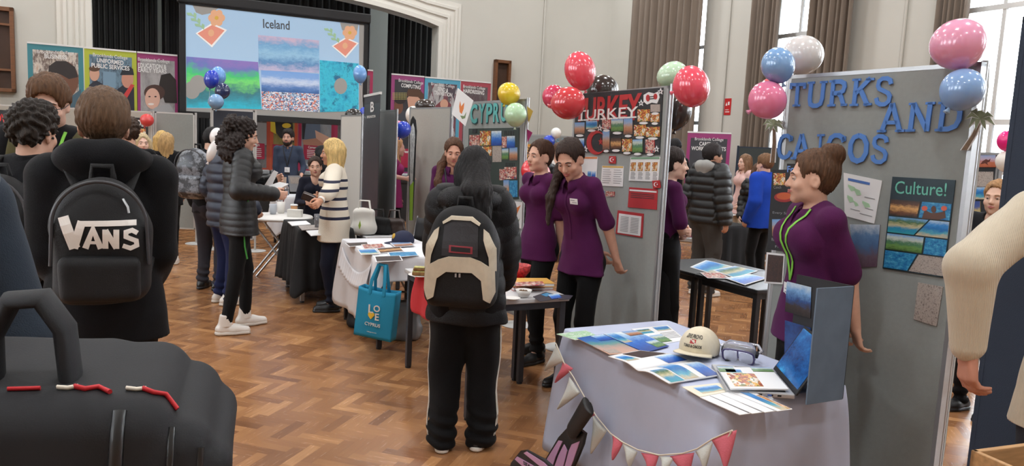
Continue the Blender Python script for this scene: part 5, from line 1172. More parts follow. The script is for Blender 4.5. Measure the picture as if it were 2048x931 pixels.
    # ---- clothing
    def top(s, m, sleeve=1.0, hem=.80, thick=0.0, kind='shirt', neck=True, name='top', waist=None, bust=None, loose=0.0, wr=.004, relax=1, neckdrop=0.0):
        """Torso and sleeves; sleeve 0..1 of the arm's length; hem is the height of its lower edge (for a 1.7 m figure)."""
        S, h = s.s, s.res; lo = np.minimum(np.min(np.array(s.el+s.wr+s.sh), 0), s.P)-V3(.26, .28, .3); hi = np.maximum(np.max(np.array(s.el+s.wr+s.sh), 0), s.P)+V3(.26, .28, .22); D = SDF(lo, hi, h)
        q = .72; t = thick; up = s.up; F = s.fat; B = s.s; S = S*F
        wst = waist if waist is not None else (.112 if s.fem else .132); ch = (.125 if s.fem else .148)
        hemp = s.P+up*((hem-.92)*B)
        D.cap(s.P, s.W, (.148 if s.fem else .146)*S+t+loose, wst*S+t+loose, k=.03, sq=(1, q, 1)); D.cap(s.W, s.C+up*.04*B, wst*S+t+loose, ch*S+t, k=.04, sq=(1, q, 1))
        if hem < .92: D.cap(s.P-V3(0, -.012, (.92-hem+.1)*B), s.P+up*.02*B, .200*S+t+loose, .160*S+t+loose, k=.04, sq=(1, .66, 1))
        D.cap(s.C+up*.02*B, s.N-up*.08*B, ch*S+t, .085*S+t, k=.05, sq=(1.05, .66, 1))
        b = bust if bust is not None else (.055 if s.fem else 0)
        if b:
            for sg in (-1, 1): D.ell(s.C+up*.03*S+s.rt*sg*.068*S+s.fw*.075*S, V3(.068, .055, .065)*S+t, None, .04)
        for i in (0, 1):
            D.cap(s.N-up*.055*B, s.sh[i], .050*B+t*.8, .050*S+t, k=.035)
            a, e, w = s.sh[i], s.el[i], s.wr[i]; cf = t+loose*.5
            if sleeve <= .5:
                f = sleeve/.5; D.cap(a, a+(e-a)*f, .052*S+cf, .056*S+cf, k=.02)
            else:
                f = (sleeve-.5)/.5; D.cap(a, e, .053*S+cf, .047*S+cf, k=.02); D.cap(e, e+(w-e)*f, .048*S+cf, (.036+(1-f)*.008)*S+cf*.9, k=.02)
        D.cut(hemp, -up if hem > .9 else (0, 0, -1))
        if neck: D.cap(s.N-up*(.055+neckdrop)*B+s.fw*.03*B, s.N+up*.14*B+s.fw*.03*B, .052*B, .068*B, k=.012, op='d')
        disp = None; sd = len(s.root['label'])*7 % 100
        w_ = wrinkle(wr*S, 1.0, sd)
        if kind == 'puffer':
            pit = s.k.get('pitch', .085)
            def disp(V, N):
                # rings of quilting: along the trunk, and along each sleeve
                d = (V-s.P)@up; best = d; dm = np.full(len(V), 9.0)
                for i in (0, 1):
                    for (a, b2) in ((s.sh[i], s.el[i]), (s.el[i], s.wr[i])):
                        u = unit(b2-a); tt = np.clip((V-a)@u, 0, np.linalg.norm(b2-a)); dd = np.linalg.norm(V-(a+tt[:, None]*u), axis=1)
                        tr = np.linalg.norm((V-s.P)-np.outer((V-s.P)@up, up), axis=1)
                        use = (dd < dm) & (dd < .075*S+t) & (tr > .17*S+t*.5); best = np.where(use, tt+(0 if a is s.sh[i] else np.linalg.norm(s.el[i]-s.sh[i])), best); dm = np.where(use, dd, dm)
                return s.k.get('puff', .016)*(np.abs(np.sin(PI*best/pit))**.6-.6)+.5*w_(V, N)
        elif wr: disp = w_
        s.top_o = D.build(name, m, s.root, None, disp, relax)
        return s
    def collar(s, m, r=.062, hgt=.045, open_=.5):
        """A shirt collar: a folded band round the neck, open in front."""
        S = s.s; mb = MB(); n = 20; a0 = open_*.45; prm = [a0+(2*PI-2*a0)*i/n for i in range(n+1)]; c = s.N-s.up*.035*S+s.fw*.008*S
        def P(a, rr, z): return c+s.rt*math.sin(a)*rr*S+s.fw*math.cos(a)*rr*S*(1.08)+s.up*(z-.028*(math.cos(a)*.5+.5))*S
        rows = [(r-.002, .0), (r-.004, hgt), (r+.003, hgt+.006), (r+.016, hgt*.55), (r+.026, -.006)]
        V = [P(a, rr+(.012 if (i in (0, n) and j >= 3) else 0), z-(.022 if (i in (0, 1, n-1, n) and j == 4) else 0)) for j, (rr, z) in enumerate(rows) for i, a in enumerate(prm)]
        mb.add(V, [(j*(n+1)+i, j*(n+1)+i+1, (j+1)*(n+1)+i+1, (j+1)*(n+1)+i) for j in range(4) for i in range(n)], smooth=True)
        o = mb.build('collar', m, s.top_o if hasattr(s, 'top_o') else s.root); so = o.modifiers.new('t', 'SOLIDIFY'); so.thickness = .003; return s
    def hood(s, m, dz=0.0, big=1.0, fur=None):
        """A hood lying down behind the neck."""
        S = s.s; c = s.N-s.up*.03*S; D = SDF(c-V3(.3, .3, .25), c+V3(.3, .3, .25), max(.007, s.res)); pts = []
        for i in range(21):
            a = PI*.18+(2*PI-.36*PI)*i/20; pts.append(c+s.rt*math.sin(a)*.105*S*big+s.fw*(math.cos(a)*.095-.02)*S*big+s.up*(.02-.015*math.cos(a)+dz)*S)
        for i in range(20): D.cap(pts[i], pts[i+1], .036*S*big, .036*S*big, k=.02)
        D.cap(c-s.fw*.10*S*big+s.up*(.015+dz)*S, c-s.fw*.115*S*big-s.up*.11*S, .06*S*big, .035*S, k=.05, sq=(1.5, .7, 1))
        D.cap(s.N-s.up*.02*S, s.N+s.up*.2*S, .05*S, .07*S, k=.01, op='d')
        w = wrinkle(.006, 1.1, 3); s.hood_o = D.build('hood', m, s.root, None, w)
        if fur:
            mb = MB(); r = random.Random(4); n = len(pts)
            for q in range(700):
                i = r.uniform(0, n-1.01); j = int(i); p = pts[j]+(pts[j+1]-pts[j])*(i-j); a = V3(r.gauss(0, 1), r.gauss(0, 1), r.gauss(0, 1)); a = unit(a); b = p+a*.034*S*big; t2 = b+unit(a+V3(r.gauss(0, .4), r.gauss(0, .4), r.gauss(0, .4)-.2))*.035
                sd = unit(np.cross(a, V3(.3, .5, .8)))*.002; mb.add([b-sd, b+sd, t2], [(0, 1, 2)])
            mb.build('fur_trim', fur, s.hood_o)
        return s
    def trousers(s, m, w=1.0, flare=0.0, cuff=.055, name='trousers', waist=1.0, cargo=False, wr=.006, tight=False):
        S, h = s.s, s.res; a = np.array(s.hp+s.kn+s.ft+[s.P]); D = SDF(a.min(0)-V3(.26, .26, .16), a.max(0)+V3(.26, .26, .22), h)
        hipr = (.142 if s.fem else .138)*S*s.fat; w = w*(.5+.5*s.fat)
        D.cap(s.P-V3(0, 0, .03*S), s.P+s.up*.10*S, hipr, hipr*.9, k=.03, sq=(1, .76, 1)); D.ell(s.P-V3(0, .045*S, .05*S), V3(.125, .09, .09)*S, None, .05)
        for i in (0, 1):
            u = unit(s.ft[i]-s.kn[i]); D.cap(s.hp[i], s.kn[i], .088*S*(w if not tight else .98), .060*S*w, k=.035); D.cap(s.kn[i], s.ft[i]+u*.02*S, .060*S*w, (.046+flare)*S*w, k=.02)
            if cargo:
                sg = (-1, 1)[i]; D.box(s.kn[i]+V3(sg*.065*S, -.01, .10*S), V3(.025, .06, .085)*S, .015, None, .015)
        D.cut(s.P+s.up*(.16*waist)*S, s.up); zc = min(s.ft[0][2], s.ft[1][2]); D.cut((0, 0, max(.012, zc-.085*S+cuff*S)), (0, 0, -1))
        def disp(V, N):
            # folds gather above the shoe and behind the knee
            z = V[:, 2]; b = wrinkle(wr*S, 1.0, 11)(V, N); low = np.exp(-((z-zc-.03)/.10)**2); return b+(.009*S*low*np.sin(z*95+V[:, 0]*20) if not tight else 0)
        s.trs = D.build(name, m, s.root, None, disp if not tight else wrinkle(.0015, 1.4, 2), 1); return s
    def skirt(s, m, z1=.30, w=1.0):
        S = s.s; D = SDF((-.4, -.4, z1*S-.1), (.4, .4, 1.2*S), s.res); D.cap((0, 0, z1*S-.05), s.P, .150*S*w, .142*S, k=.02, sq=(1, .86, 1)); D.cap(s.P, s.P+s.up*.14*S, .145*S, .118*S, k=.03, sq=(1, .8, 1)); D.cut(s.P+s.up*.15*S, s.up); D.cut((0, 0, z1*S), (0, 0, -1))
        s.sk = D.build('skirt', m, s.root, None, wrinkle(.006, .6, 4, (1.2, 1.2, .15))); return s
    def shoes(s, m, sole=None, high=False, name='shoe', sz=1.0):
        S = s.s
        for i in (0, 1):
            f = s.fd[i]; sd = V3(-f[1], f[0], 0); an = s.ft[i]; g = V3(an[0], an[1], an[2]-.085*S); D = SDF(g-V3(.24, .24, .02), g+V3(.24, .24, .2), min(.007, s.res))
            A = lambda y, z, x=0: g+f*y*S*sz+sd*x*S+V3(0, 0, z*S)
            D.cap(A(-.045, .045), A(.06, .042), .037*S*sz, .040*S*sz, k=.02); D.cap(A(.06, .040), A(.155, .033), .041*S*sz, .031*S*sz, k=.03); D.cap(A(-.03, .05), A(-.005, .10 if not high else .15), .036*S, .044*S, k=.02)
            D.cut(A(0, .016), (0, 0, -1)); D.cut(A(0, .112 if not high else .165), V3(0, 0, 1)-.25*f*0)
            o = D.build(name, m, s.root)
            D = SDF(g-V3(.24, .24, .03), g+V3(.24, .24, .1), min(.006, s.res)); D.cap(A(-.045, .014), A(.06, .014), .041*S*sz, .043*S*sz, k=.01, sq=(1, 1, 1)); D.cap(A(.06, .014), A(.157, .014), .043*S*sz, .033*S*sz, k=.02); D.cut(A(0, .030), (0, 0, 1)); D.cut(A(0, .002), (0, 0, -1))
            D.build('sole', sole or m, o)
        return s
    def surf(s, p, d, r=.3):
        """Nearest point outward on the top along d from p (a cast on the built mesh)."""
        o = s.top_o; hit, loc, nrm, _ = o.ray_cast(Vector(V3(p)+V3(d)*r), -Vector(d)); return (loc, nrm) if hit else (Vector(p), Vector(d))
    def badge(s, x=.075, z=.03, m=None):
        loc, n = s.surf(s.C+s.up*z*s.s+s.rt*x*s.s, s.fw); M = frame(loc+n*.004, -s.rt, s.up); b = slab('name_badge', .062, .036, .003, m or M_paper, s.root, M @ T(-.031, -.018, 0)); mb = MB(); mb.box(.006, .04, .022, .027, .003, .0035); mb.box(.018, .055, .009, .013, .003, .0035); mb.build('printed_name', M_greyink, b); return s
    def buttons(s, m, n=5, z0=-.22, z1=.12):
        # a placket of small buttons down the front
        mb = MB(); pts = []
        for i in range(n*3):
            z = z0+(z1-z0)*i/(n*3-1); loc, nn = s.surf(s.C+s.up*z*s.s, s.fw); pts.append(loc+nn*.002)
        mb.tube(pts, .009, 6, flat=.25, up=tuple(s.fw)); mb.build('placket', m, s.top_o); return s
    def lanyard(s, m, zb=-.10, badge=True, gap=.05, side=0.0):
        pts = []
        for q in np.linspace(0, 1, 12):
            p = s.N+s.rt*(-.07+side*q+ (.07-side)*0)*s.s+s.up*(-.02)*s.s
            a = s.N-s.rt*.075*s.s-s.up*.01*s.s; b = s.C+s.up*zb*s.s+s.rt*side*s.s; pp = a*(1-q)+b*q; loc, n = s.surf(pp, s.fw); pts.append(loc+n*.005)
        pts2 = []
        for q in np.linspace(0, 1, 12):
            a = s.N+s.rt*.075*s.s-s.up*.01*s.s; b = s.C+s.up*zb*s.s+s.rt*side*s.s; pp = a*(1-q)+b*q; loc, n = s.surf(pp, s.fw); pts2.append(loc+n*.005)
        mb = MB(); mb.tube(pts+pts2[::-1], .0085, 6, flat=.22, up=tuple(s.fw)); o = mb.build('lanyard', m, s.root)
        if badge:
            M = frame(pts[-1]+Vector(s.fw)*.006, -s.rt, s.up); b = slab('badge_card', .075, .105, .003, M_paper, o, M @ T(-.037, -.12, 0)); mb = MB(); mb.box(.0, .075, .0, .03, .003, .0036); mb.build('badge_band', m, b)
            mb = MB()
            for k in range(3): mb.box(.012, .055-.01*k, .045+.015*k, .05+.015*k, .003, .0036)
            mb.build('badge_print', M_greyink, b)
        return s

def glasses(P):
    hs = P.hs; m = mat('spectacle_frame', srgb(24, 24, 28), .3); root = empty('spectacles', None, None)
    root.parent = P.root; root.matrix_local = P.Mh
    f = MB()
    for sg in (-1, 1):
        w, h2 = .024*hs, .018*hs; c = (sg*.032*hs, .107*hs, 0)
        pts = [(c[0]+w*(abs(math.cos(a))**.6)*np.sign(math.cos(a)), c[1]-.0*abs(math.cos(a)), c[2]+h2*(abs(math.sin(a))**.6)*np.sign(math.sin(a))) for a in np.linspace(0, 2*PI, 24, endpoint=False)]
        f.tube(pts, .0021, 6, closed=True); f.tube([(sg*.056*hs, .107*hs, .006), (sg*.078*hs, .07*hs, .004), (sg*.084*hs, .0, .004)], .002, 6)
    f.tube([(-.009*hs, .107*hs, .004), (0, .110*hs, .007), (.009*hs, .107*hs, .004)], .002, 6)
    f.build('rim', m, root); return root

def backpack(P, label, c, half, m, zip_m=None, strap_m=None, tilt=0.0, pocket=None, pocket_m=None, res=.009, dome=.12, straps=True, wr=.005):
    """A rucksack worn on P's back: body, front pocket, straps, top handle, zip."""
    S = P.s; root = empty('backpack', label, 'backpack', P.M); c = V3(c); hx, hy, hz = half; R = P.Rt@rx(tilt)
    D = SDF(c-V3(.36, .36, .45), c+V3(.36, .36, .45), res); L = lambda *p: c+R@V3(*p)
    D.box(L(0, 0, -dome*.5), (hx, hy, hz-dome*.5), min(hx, hy)*.75, R, .02); D.ell(L(0, 0, hz-dome*1.25), (hx*.94, hy*.97, dome*1.25), R, .04)
    o = D.build('bag_body', m, root, None, wrinkle(wr, .8, 5))
    if pocket:
        (pz, phx, phz, phy) = pocket; D = SDF(c-V3(.36, .4, .45), c+V3(.36, .36, .45), res); D.box(L(0, -hy-.0, pz), (phx, phy, phz), phy*.85, R, .02); D.build('front_pocket', pocket_m or m, root, None, wrinkle(wr*.8, .8, 6))
    mb = MB()
    if zip_m:
        pts = [L(hx*.93*math.cos(a), -hy*.80+.0, (hz-dome*1.3)+dome*1.22*math.sin(a)) for a in np.linspace(0, PI, 20)]; pts = [L(hx*.97, -hy*.78, -hz*.35)]+pts+[L(-hx*.97, -hy*.78, -hz*.35)]
        mb.tube(pts, .006, 6); mb.build('zip', zip_m, root)
    mb = MB(); mb.tube([L(-.035, hy*.6, hz-.01), L(-.03, hy*.5, hz+.035), L(.03, hy*.5, hz+.035), L(.035, hy*.6, hz-.01)], .010, 8, flat=.5); mb.build('top_handle', strap_m or m, root)
    if straps:
        for i, sg in enumerate((-1, 1)):
            sh = P.sh[i]; a = L(sg*hx*.45, hy, hz-.05); pts = [a, P.N-P.up*.005*S+P.rt*sg*.115*S-P.fw*.075*S, P.N-P.up*.0*S+P.rt*sg*.125*S+P.fw*.0, P.N-P.up*.05*S+P.rt*sg*.125*S+P.fw*.085*S, P.C+P.up*.05*S+P.rt*sg*.135*S+P.fw*.13*S, P.C-P.up*.10*S+P.rt*sg*.150*S+P.fw*.09*S, L(sg*hx*.8, hy*.9, -hz*.6)]
            off = P.k.get('strapoff', .02); pts = [V3(p) for p in pts]
            for q in (1, 2, 3): pts[q] = pts[q]+P.up*off
            # smooth the path
            for _ in range(2):
                n_ = [pts[0]]
                for q in range(len(pts)-1): n_ += [pts[q]*.75+pts[q+1]*.25, pts[q]*.25+pts[q+1]*.75]
                pts = n_+[pts[-1]]
            mb = MB(); mb.tube(pts, .030, 8, flat=.28, up=tuple(P.up)); mb.build('shoulder_strap', strap_m or m, root)
    return root, L, R
def conform(me, root, MBK, name, m, lift=0.0, cuts=3):
    """Lays a flat shape, drawn on the outer face frame MBK, onto the bulging cloth of the bag body."""
    body = [c for c in root.children if c.name.startswith(('front_pocket', 'bag_body'))]; n = MBK.col[2].to_3d()
    bm = bmesh.new(); bm.from_mesh(me); bmesh.ops.triangulate(bm, faces=bm.faces[:]); bmesh.ops.subdivide_edges(bm, edges=bm.edges[:], cuts=cuts, use_grid_fill=True)
    for v in bm.verts:
        p = MBK @ Vector((v.co.x, v.co.y, .12)); best = None
        for o in body:
            h_, l_, _, _ = o.ray_cast(p, -n)
            if h_ and (best is None or (l_-p).length < (best-p).length): best = l_
        v.co = (best if best is not None else MBK @ Vector((v.co.x, v.co.y, -.03)))+n*(v.co.z+lift)
    bm.to_mesh(me); bm.free(); return link(name, me, m, root)
def backplate(L, R, hy, off=.004):
    """Frame on the outer face of a rucksack (x across as seen from behind, y up)."""
    M = Matrix.Identity(4); o = L(0, -hy-off, 0); ex, ey, ez = R@V3(1, 0, 0), R@V3(0, 0, 1), R@V3(0, -1, 0)
    for i in range(3): M[i][0], M[i][1], M[i][2], M[i][3] = ex[i], ey[i], ez[i], o[i]
    return M
# ------------------------------------------------------------------ the people nearest the camera
M_shirt = cloth('purple_shirt', (78, 24, 72)); M_blktr = cloth('black_trousers', (8, 8, 10)); M_blkhood = cloth('black_hoodie', (9, 10, 14)); M_nylon = mat('black_nylon', srgb(10, 10, 12), .6, noise=.08, nscale=15, bump=.3, bscale=500, spec=.3)
M_blkshoe = mat('black_shoe', srgb(20, 20, 22), .45); M_whsole = mat('white_sole', srgb(224, 222, 216), .6); M_whshoe = mat('white_leather', srgb(232, 230, 226), .45); M_lany = mat('green_lanyard', srgb(126, 200, 70), .6)
def XY(px, py, d): q = at(px, py, d); return q.x, q.y, q.z

# woman with the bun at the tall board
x, y, z = XY(1650, 318, 3.31)
p = Person('young woman in purple shirt with a hair bun, hands behind her back', x, y, 1.64, 94, fem=True, res=.006, fat=1.22, shw=.158, look=-18, down=0, lean=2, hands=[(-.10, -.19, .86), (.06, -.17, .86)], poles=[(-.15, -1, .1), (.5, -1, -.1)], hand=[dict(curl=.4, palm=(0, -1, 0)), dict(curl=.4, palm=(0, -1, 0))], feet=[(-.1, .02), (.1, -.03)])
p.body(FAIR).face(brow=HB, lip=(190, 110, 106))
def bun(s, D):
    D.ell(s.hl(0, -.085, .115), V3(.055, .055, .05)*s.hs, None, .01)
    for a in np.linspace(0, 2*PI, 9): D.ell(s.hl(.032*math.cos(a), -.085+.02*math.sin(a), .115+.028*math.sin(a)), V3(.022, .026, .022)*s.hs, None, .008)
p.hair('bun', (92, 66, 48), extra=bun).top(M_shirt, .44, .83, wr=.005, name='shirt').collar(M_shirt).trousers(M_blktr).shoes(M_blkshoe).lanyard(M_lany, -.16, True, side=-.02)

# woman with the ponytail behind the nearer white table
x, y, z = XY(1130, 290, 4.86); TANL = (216, 168, 146)
p = Person('smiling woman in purple shirt with a long ponytail, leaning over the table', x+.15, y, 1.68, 134, fem=True, res=.007, look=14, down=18, lean=12, hands=[(-.22, -.15, .82), (-.10, -.17, .82)], poles=[(-1, -.5, 0), (1, -.5, 0)], hand=[dict(curl=.5, palm=(0, -1, 0)), dict(curl=.5, palm=(0, -1, 0))])
p.body(TANL).face(brow=HBK, lip=(186, 100, 96), smile=.8)
def pony(s, D):
    D.ell(s.hl(0, -.10, .07), V3(.032, .035, .03)*s.hs, None, .01); a = s.hl(0, -.11, .06); b = s.hl(.06, -.12, -.06); c = s.sh[1]*.55+s.N*.45+s.fw*.06+s.up*.03; c = s.N+s.rt*.10*s.s+s.fw*.02+s.up*.06; d = s.N+s.rt*.11*s.s+s.fw*.13-s.up*.12; e = d-V3(0, 0, .16)+s.fw*.015
    for q, r, r0, r1 in ((a, b, .03, .034), (b, c, .034, .034), (c, d, .034, .03), (d, e, .03, .014)): D.cap(q, r, r0*s.hs, r1*s.hs, k=.02)
p.hair('ponytail', (52, 38, 32), extra=pony).top(M_shirt, .46, .80, wr=.006, name='shirt').collar(M_shirt).buttons(M_shirt).badge(-.085, .05).trousers(M_blktr).shoes(M_blkshoe)

# girl with the black and cream rucksack
x, y, z = XY(934, 600, 3.8)
p = Person('girl with long black hair in a black fur-hooded coat and side-striped track trousers', x, y, 1.58, -4, fem=True, res=.007, look=-22, down=12, hands=[(-.17, .26, .95), (.17, .26, .95)], poles=[(-.8, -.8, -.3), (.8, -.8, -.3)], feet=[(-.105, -.06), (.105, .0)], fyaw=(12, -14), hairlen=.34, puff=.009)
M_coat = mat('black_coat', srgb(9, 9, 12), .6, noise=.1, nscale=10, bump=.3, bscale=200, spec=.3); M_fur = mat('black_fur', srgb(16, 16, 18), .9)
def over_hood(s, D):
    for a, b, c in ((.05, .04, -.02), (.07, .09, .0), (.02, .0, -.02)): u = s.hl(a, -.06, .0); w = s.N+s.rt*b*s.s-s.fw*.14+s.up*.02; D.cap(u, w, .045*s.hs, .04*s.hs, k=.03); D.cap(w, w-s.up*.12+s.rt*.03-s.fw*.03, .04*s.hs, .02*s.hs, k=.03)
p.body(PALE).hair('longback', (22, 20, 21), extra=over_hood).top(M_coat, 1.0, .74, thick=.045, kind='puffer', neck=False, wr=.01, name='coat').hood(M_coat, -.025, 1.3, fur=M_fur).trousers(M_blktr, 1.5, .012, .02, wr=.008).shoes(mat('grey_trainer', srgb(40, 40, 42), .7), M_whsole)
for i, sg in enumerate((-1, 1)):
    mb = MB()
    for dy in (-.019, .0, .019):
        pts = []
        for t in np.linspace(0, 1, 14):
            q = p.hp[i]*(1-t*2)+p.kn[i]*t*2 if t < .5 else p.kn[i]*(2-2*t)+p.ft[i]*(2*t-1)
            hit, loc, n, _ = p.trs.ray_cast(Vector(q+V3(sg*.3, dy, 0)), Vector((-sg, 0, 0)))
            if hit: pts.append(loc+n*.002)
        mb.tube(pts, .0075, 5, flat=.4, up=(1, 0, 0))
    mb.build('side_stripes', M_whsole, p.trs)
    mb = MB(); f = p.fd[i]; g = V3(p.ft[i][0], p.ft[i][1], 0); mb.tube([g+V3(sg*.043, 0, .05)-f*.02, g+V3(sg*.046, 0, .04)+f*.03, g+V3(sg*.040, 0, .06)+f*.09], .006, 6, flat=.5); mb.build('shoe_swoosh', M_whsole, p.root)
M_cream = mat('cream_canvas', srgb(206, 196, 176), .8, noise=.06, nscale=30, bump=.2, bscale=400)
c = p.C+V3(0, -.25, -.12)
bp, L, R = backpack(p, 'black rucksack with cream panels worn by the girl in the fur-hooded coat', c, (.175, .085, .245), M_nylon, None, M_nylon, .04, None, dome=.13)
MBK = backplate(L, R, .085)
def plate(name, m, poly, zt, parent=bp):
    mb = MB(); mb.prism(poly, 0, zt); return conform(mb.mesh(name), parent, MBK, name, m)
plate('cream_arch', M_cream, [(-.172, -.15), (-.165, -.04), (-.10, .0), (-.05, .018), (.05, .018), (.10, .0), (.165, -.04), (.172, -.15), (.15, -.20), (.118, -.18), (.105, -.09), (.06, -.055), (-.06, -.055), (-.105, -.09), (-.118, -.18), (-.15, -.20)], .012)
for sg in (-1, 1): plate('cream_side', M_cream, [(sg*x_, y_) for x_, y_ in ((.172, -.05), (.168, .06), (.13, .13), (.105, .15), (.108, .10), (.135, .02), (.14, -.03))], .008)
plate('cream_top_band', M_cream, [(-.09, .175), (-.05, .205), (.05, .205), (.09, .175), (.085, .165), (.045, .188), (-.045, .188), (-.085, .165)], .014)
plate('upper_panel', mat('charcoal_canvas', srgb(44, 44, 48), .7, bump=.2, bscale=400), [(-.085, .02), (-.08, .16), (-.045, .186), (.045, .186), (.08, .16), (.085, .02)], .006)
lg = plate('logo_patch', mat('patch_red', srgb(150, 54, 66), .6), [(-.05, .038), (-.05, .072), (.06, .068), (.06, .034)], .009)
plate('patch_inner', M_blk, [(-.04, .045), (-.04, .066), (.05, .062), (.05, .041)], .0105)
mb = MB(); [mb.box(x_-.004, x_+.004, -.078, -.06, .0, .012) for x_ in (-.014, .004)]; conform(mb.mesh('zip_pull'), bp, MBK, 'zip_pull', M_alu)

# boy with the white lettered rucksack
x, y, z = XY(205, 172, 2.75)
p = Person('boy with short brown hair in a black hoodie, seen from behind', x, y, z, 24, res=.0075, hands=[(-.13, .20, .96), (.13, .20, .96)], poles=[(-.25, -1, -.1), (.25, -1, -.1)], shw=.168)
p.body(FAIR).hair('short', (96, 74, 56), 1.05).top(M_blkhood, 1.0, .80, thick=.022, loose=.012, neck=False, wr=.006, name='hoodie').hood(M_blkhood, .015, 1.15).trousers(M_blktr, 1.12).shoes(M_blkshoe)
c = p.C+V3(.01, -.235, -.075)
bp2, L, R = backpack(p, 'black rucksack with a white word logo worn by the boy with short brown hair', c, (.150, .085, .215), M_nylon, mat('zip_dark', srgb(52, 52, 56), .5), M_nylon, .02, (-.12, .125, .08, .035), dome=.12)
MBK = backplate(L, R, .085, .012); V_ = MB(); mw = mat('logo_white', srgb(236, 232, 228), .5)
MBV = T(.006, .02, 0) @ Matrix.Diagonal((.95, 1, 1, 1)) @ rotm('Z', math.radians(-1))
for st, w in (([(-.118, .068), (-.082, -.035)], .034), ([(-.085, -.035), (-.060, .055)], .026), ([(-.072, .047), (.108, .053)], .018)): V_.stroke(st, w, 0, .003, M=MBV)
V_.stroke([(-.05, -.035), (-.026, .03), (-.002, -.035)], .020, 0, .003, M=MBV); V_.stroke([(-.04, -.015), (-.01, -.015)], .010, 0, .003, M=MBV)
V_.stroke([(.012, -.035), (.012, .03)], .018, 0, .003, M=MBV); V_.stroke([(.012, .028), (.046, -.033)], .018, 0, .003, M=MBV); V_.stroke([(.046, -.035), (.046, .03)], .018, 0, .003, M=MBV)
V_.stroke([(.112, .018), (.095, .028), (.076, .022), (.076, .006), (.108, -.008), (.11, -.024), (.09, -.033), (.066, -.024)], .015, 0, .003, M=MBV)
conform(V_.mesh('word_logo'), bp2, MBK, 'word_logo', mw, .001)
mb = MB(); mb.tube([L(.07, -.075, .15), L(.085, -.09, .125), L(.088, -.092, .105)], .004, 6); mb.build('zip_pull', M_alu, bp2)

# boy with dark tousled hair
x, y, z = XY(66, 203, 3.3)
p = Person('boy with dark tousled hair and a black rucksack, turned away beside the taller boy', x-.02, y, z, 4, res=.0075, look=-8, down=4)
p.body(FAIR).face(brow=HBK).hair('curlytop', (44, 38, 34), 1.15).top(M_blkhood, 1.0, .80, thick=.02, neck=False, wr=.006, name='jacket').trousers(M_blktr, 1.05).shoes(M_blkshoe)
D = SDF(p.N-V3(.2, .2, .15), p.N+V3(.2, .2, .15), .007); D.cap(p.N-p.up*.05, p.N+p.up*.025, .085, .068, k=.01); D.cap(p.N-p.up*.1, p.N+p.up*.2, .055, .062, k=.01, op='d'); D.cut(p.N+p.up*.03, p.up); D.build('collar', M_blkhood, p.root)
c = p.C+V3(-.02, -.22, -.10)
bp3, L, R = backpack(p, 'plain black rucksack with three thin white stripes, on the boy with tousled hair', c, (.165, .08, .235), M_nylon, mat('zip_dark', (0, 0, 0)), M_nylon, .02, None, dome=.12)
MBK = backplate(L, R, .08, .010); V_ = MB()
for k in range(3): V_.stroke([(.00+.024*k, -.17), (.055+.024*k, -.09)], .008, 0, .004, M=MBK)
conform(V_.mesh('stripes'), bp3, MBK, 'stripes', mw)

# boy with glasses
x, y, z = XY(101, 146, 3.88)
p = Person('tall boy with glasses and brown hair looking down, in a black hooded top', x, y, z, 197, res=.0075, look=2, down=16, hands=[(-.22, .18, 1.0), (.2, .2, 1.0)])
p.body(PALE).face(brow=HB, lip=(190, 120, 110)).hair('short', (92, 66, 46), 1.25).top(M_blkhood, 1.0, .8, thick=.02, neck=False, name='hoodie').hood(M_blkhood, -.03, .95).trousers(M_blktr).shoes(M_blkshoe).lanyard(M_lany, -.12, False)
glasses(p)
bpg, L, R = backpack(p, 'olive strapped rucksack on the tall boy with glasses', p.C+V3(0, -.22, -.08), (.15, .07, .2), cloth('olive_canvas', (86, 82, 56)), None, cloth('olive_canvas', (0, 0, 0)))

# man in the cream ribbed jumper, at the edge of the picture
M_jump = mat('cream_ribbed_knit', srgb(204, 192, 170), .9, noise=.03, nscale=40, bump=.3, bscale=85, sheen=.3, wave='X')
q = at(2240, 560, 1.98)
p = Person('man in a cream ribbed jumper standing close by, one hand resting low', q.x, q.y, 1.80, -40, res=.0065, arm=.9, hands=[at(1938, 697, 2.04), None], poles=[(-.55, -1, .0), None], hand=[dict(curl=.5, dir=(.05, -.1, -1), palm=(.75, .65, 0)), {}], shw=.20)
p.body((196, 138, 116)).hair('short', HB).top(M_jump, .97, .84, thick=.011, loose=.012, name='jumper', wr=.006).trousers(cloth('charcoal_wool', (34, 34, 40)), 1.1).shoes(M_blkshoe)
# ------------------------------------------------------------------ the other people in the hall
M_jean = cloth('dark_grey_trousers', (58, 58, 66)); M_navytr = cloth('navy_trousers', (34, 44, 84)); M_puff = mat('black_quilted_nylon', srgb(10, 11, 14), .5, noise=.1, nscale=10, bump=.2, bscale=200); M_navypuff = mat('navy_quilted_nylon', srgb(32, 40, 58), .5, noise=.08, nscale=10)
def per(label, hx, hy, d, yaw, h=None, **k):
    x, y, z = XY(hx, hy, d); k.setdefault('res', .010 if d < 8 else .0125); return Person(label, x, y, h or z, yaw, **k)

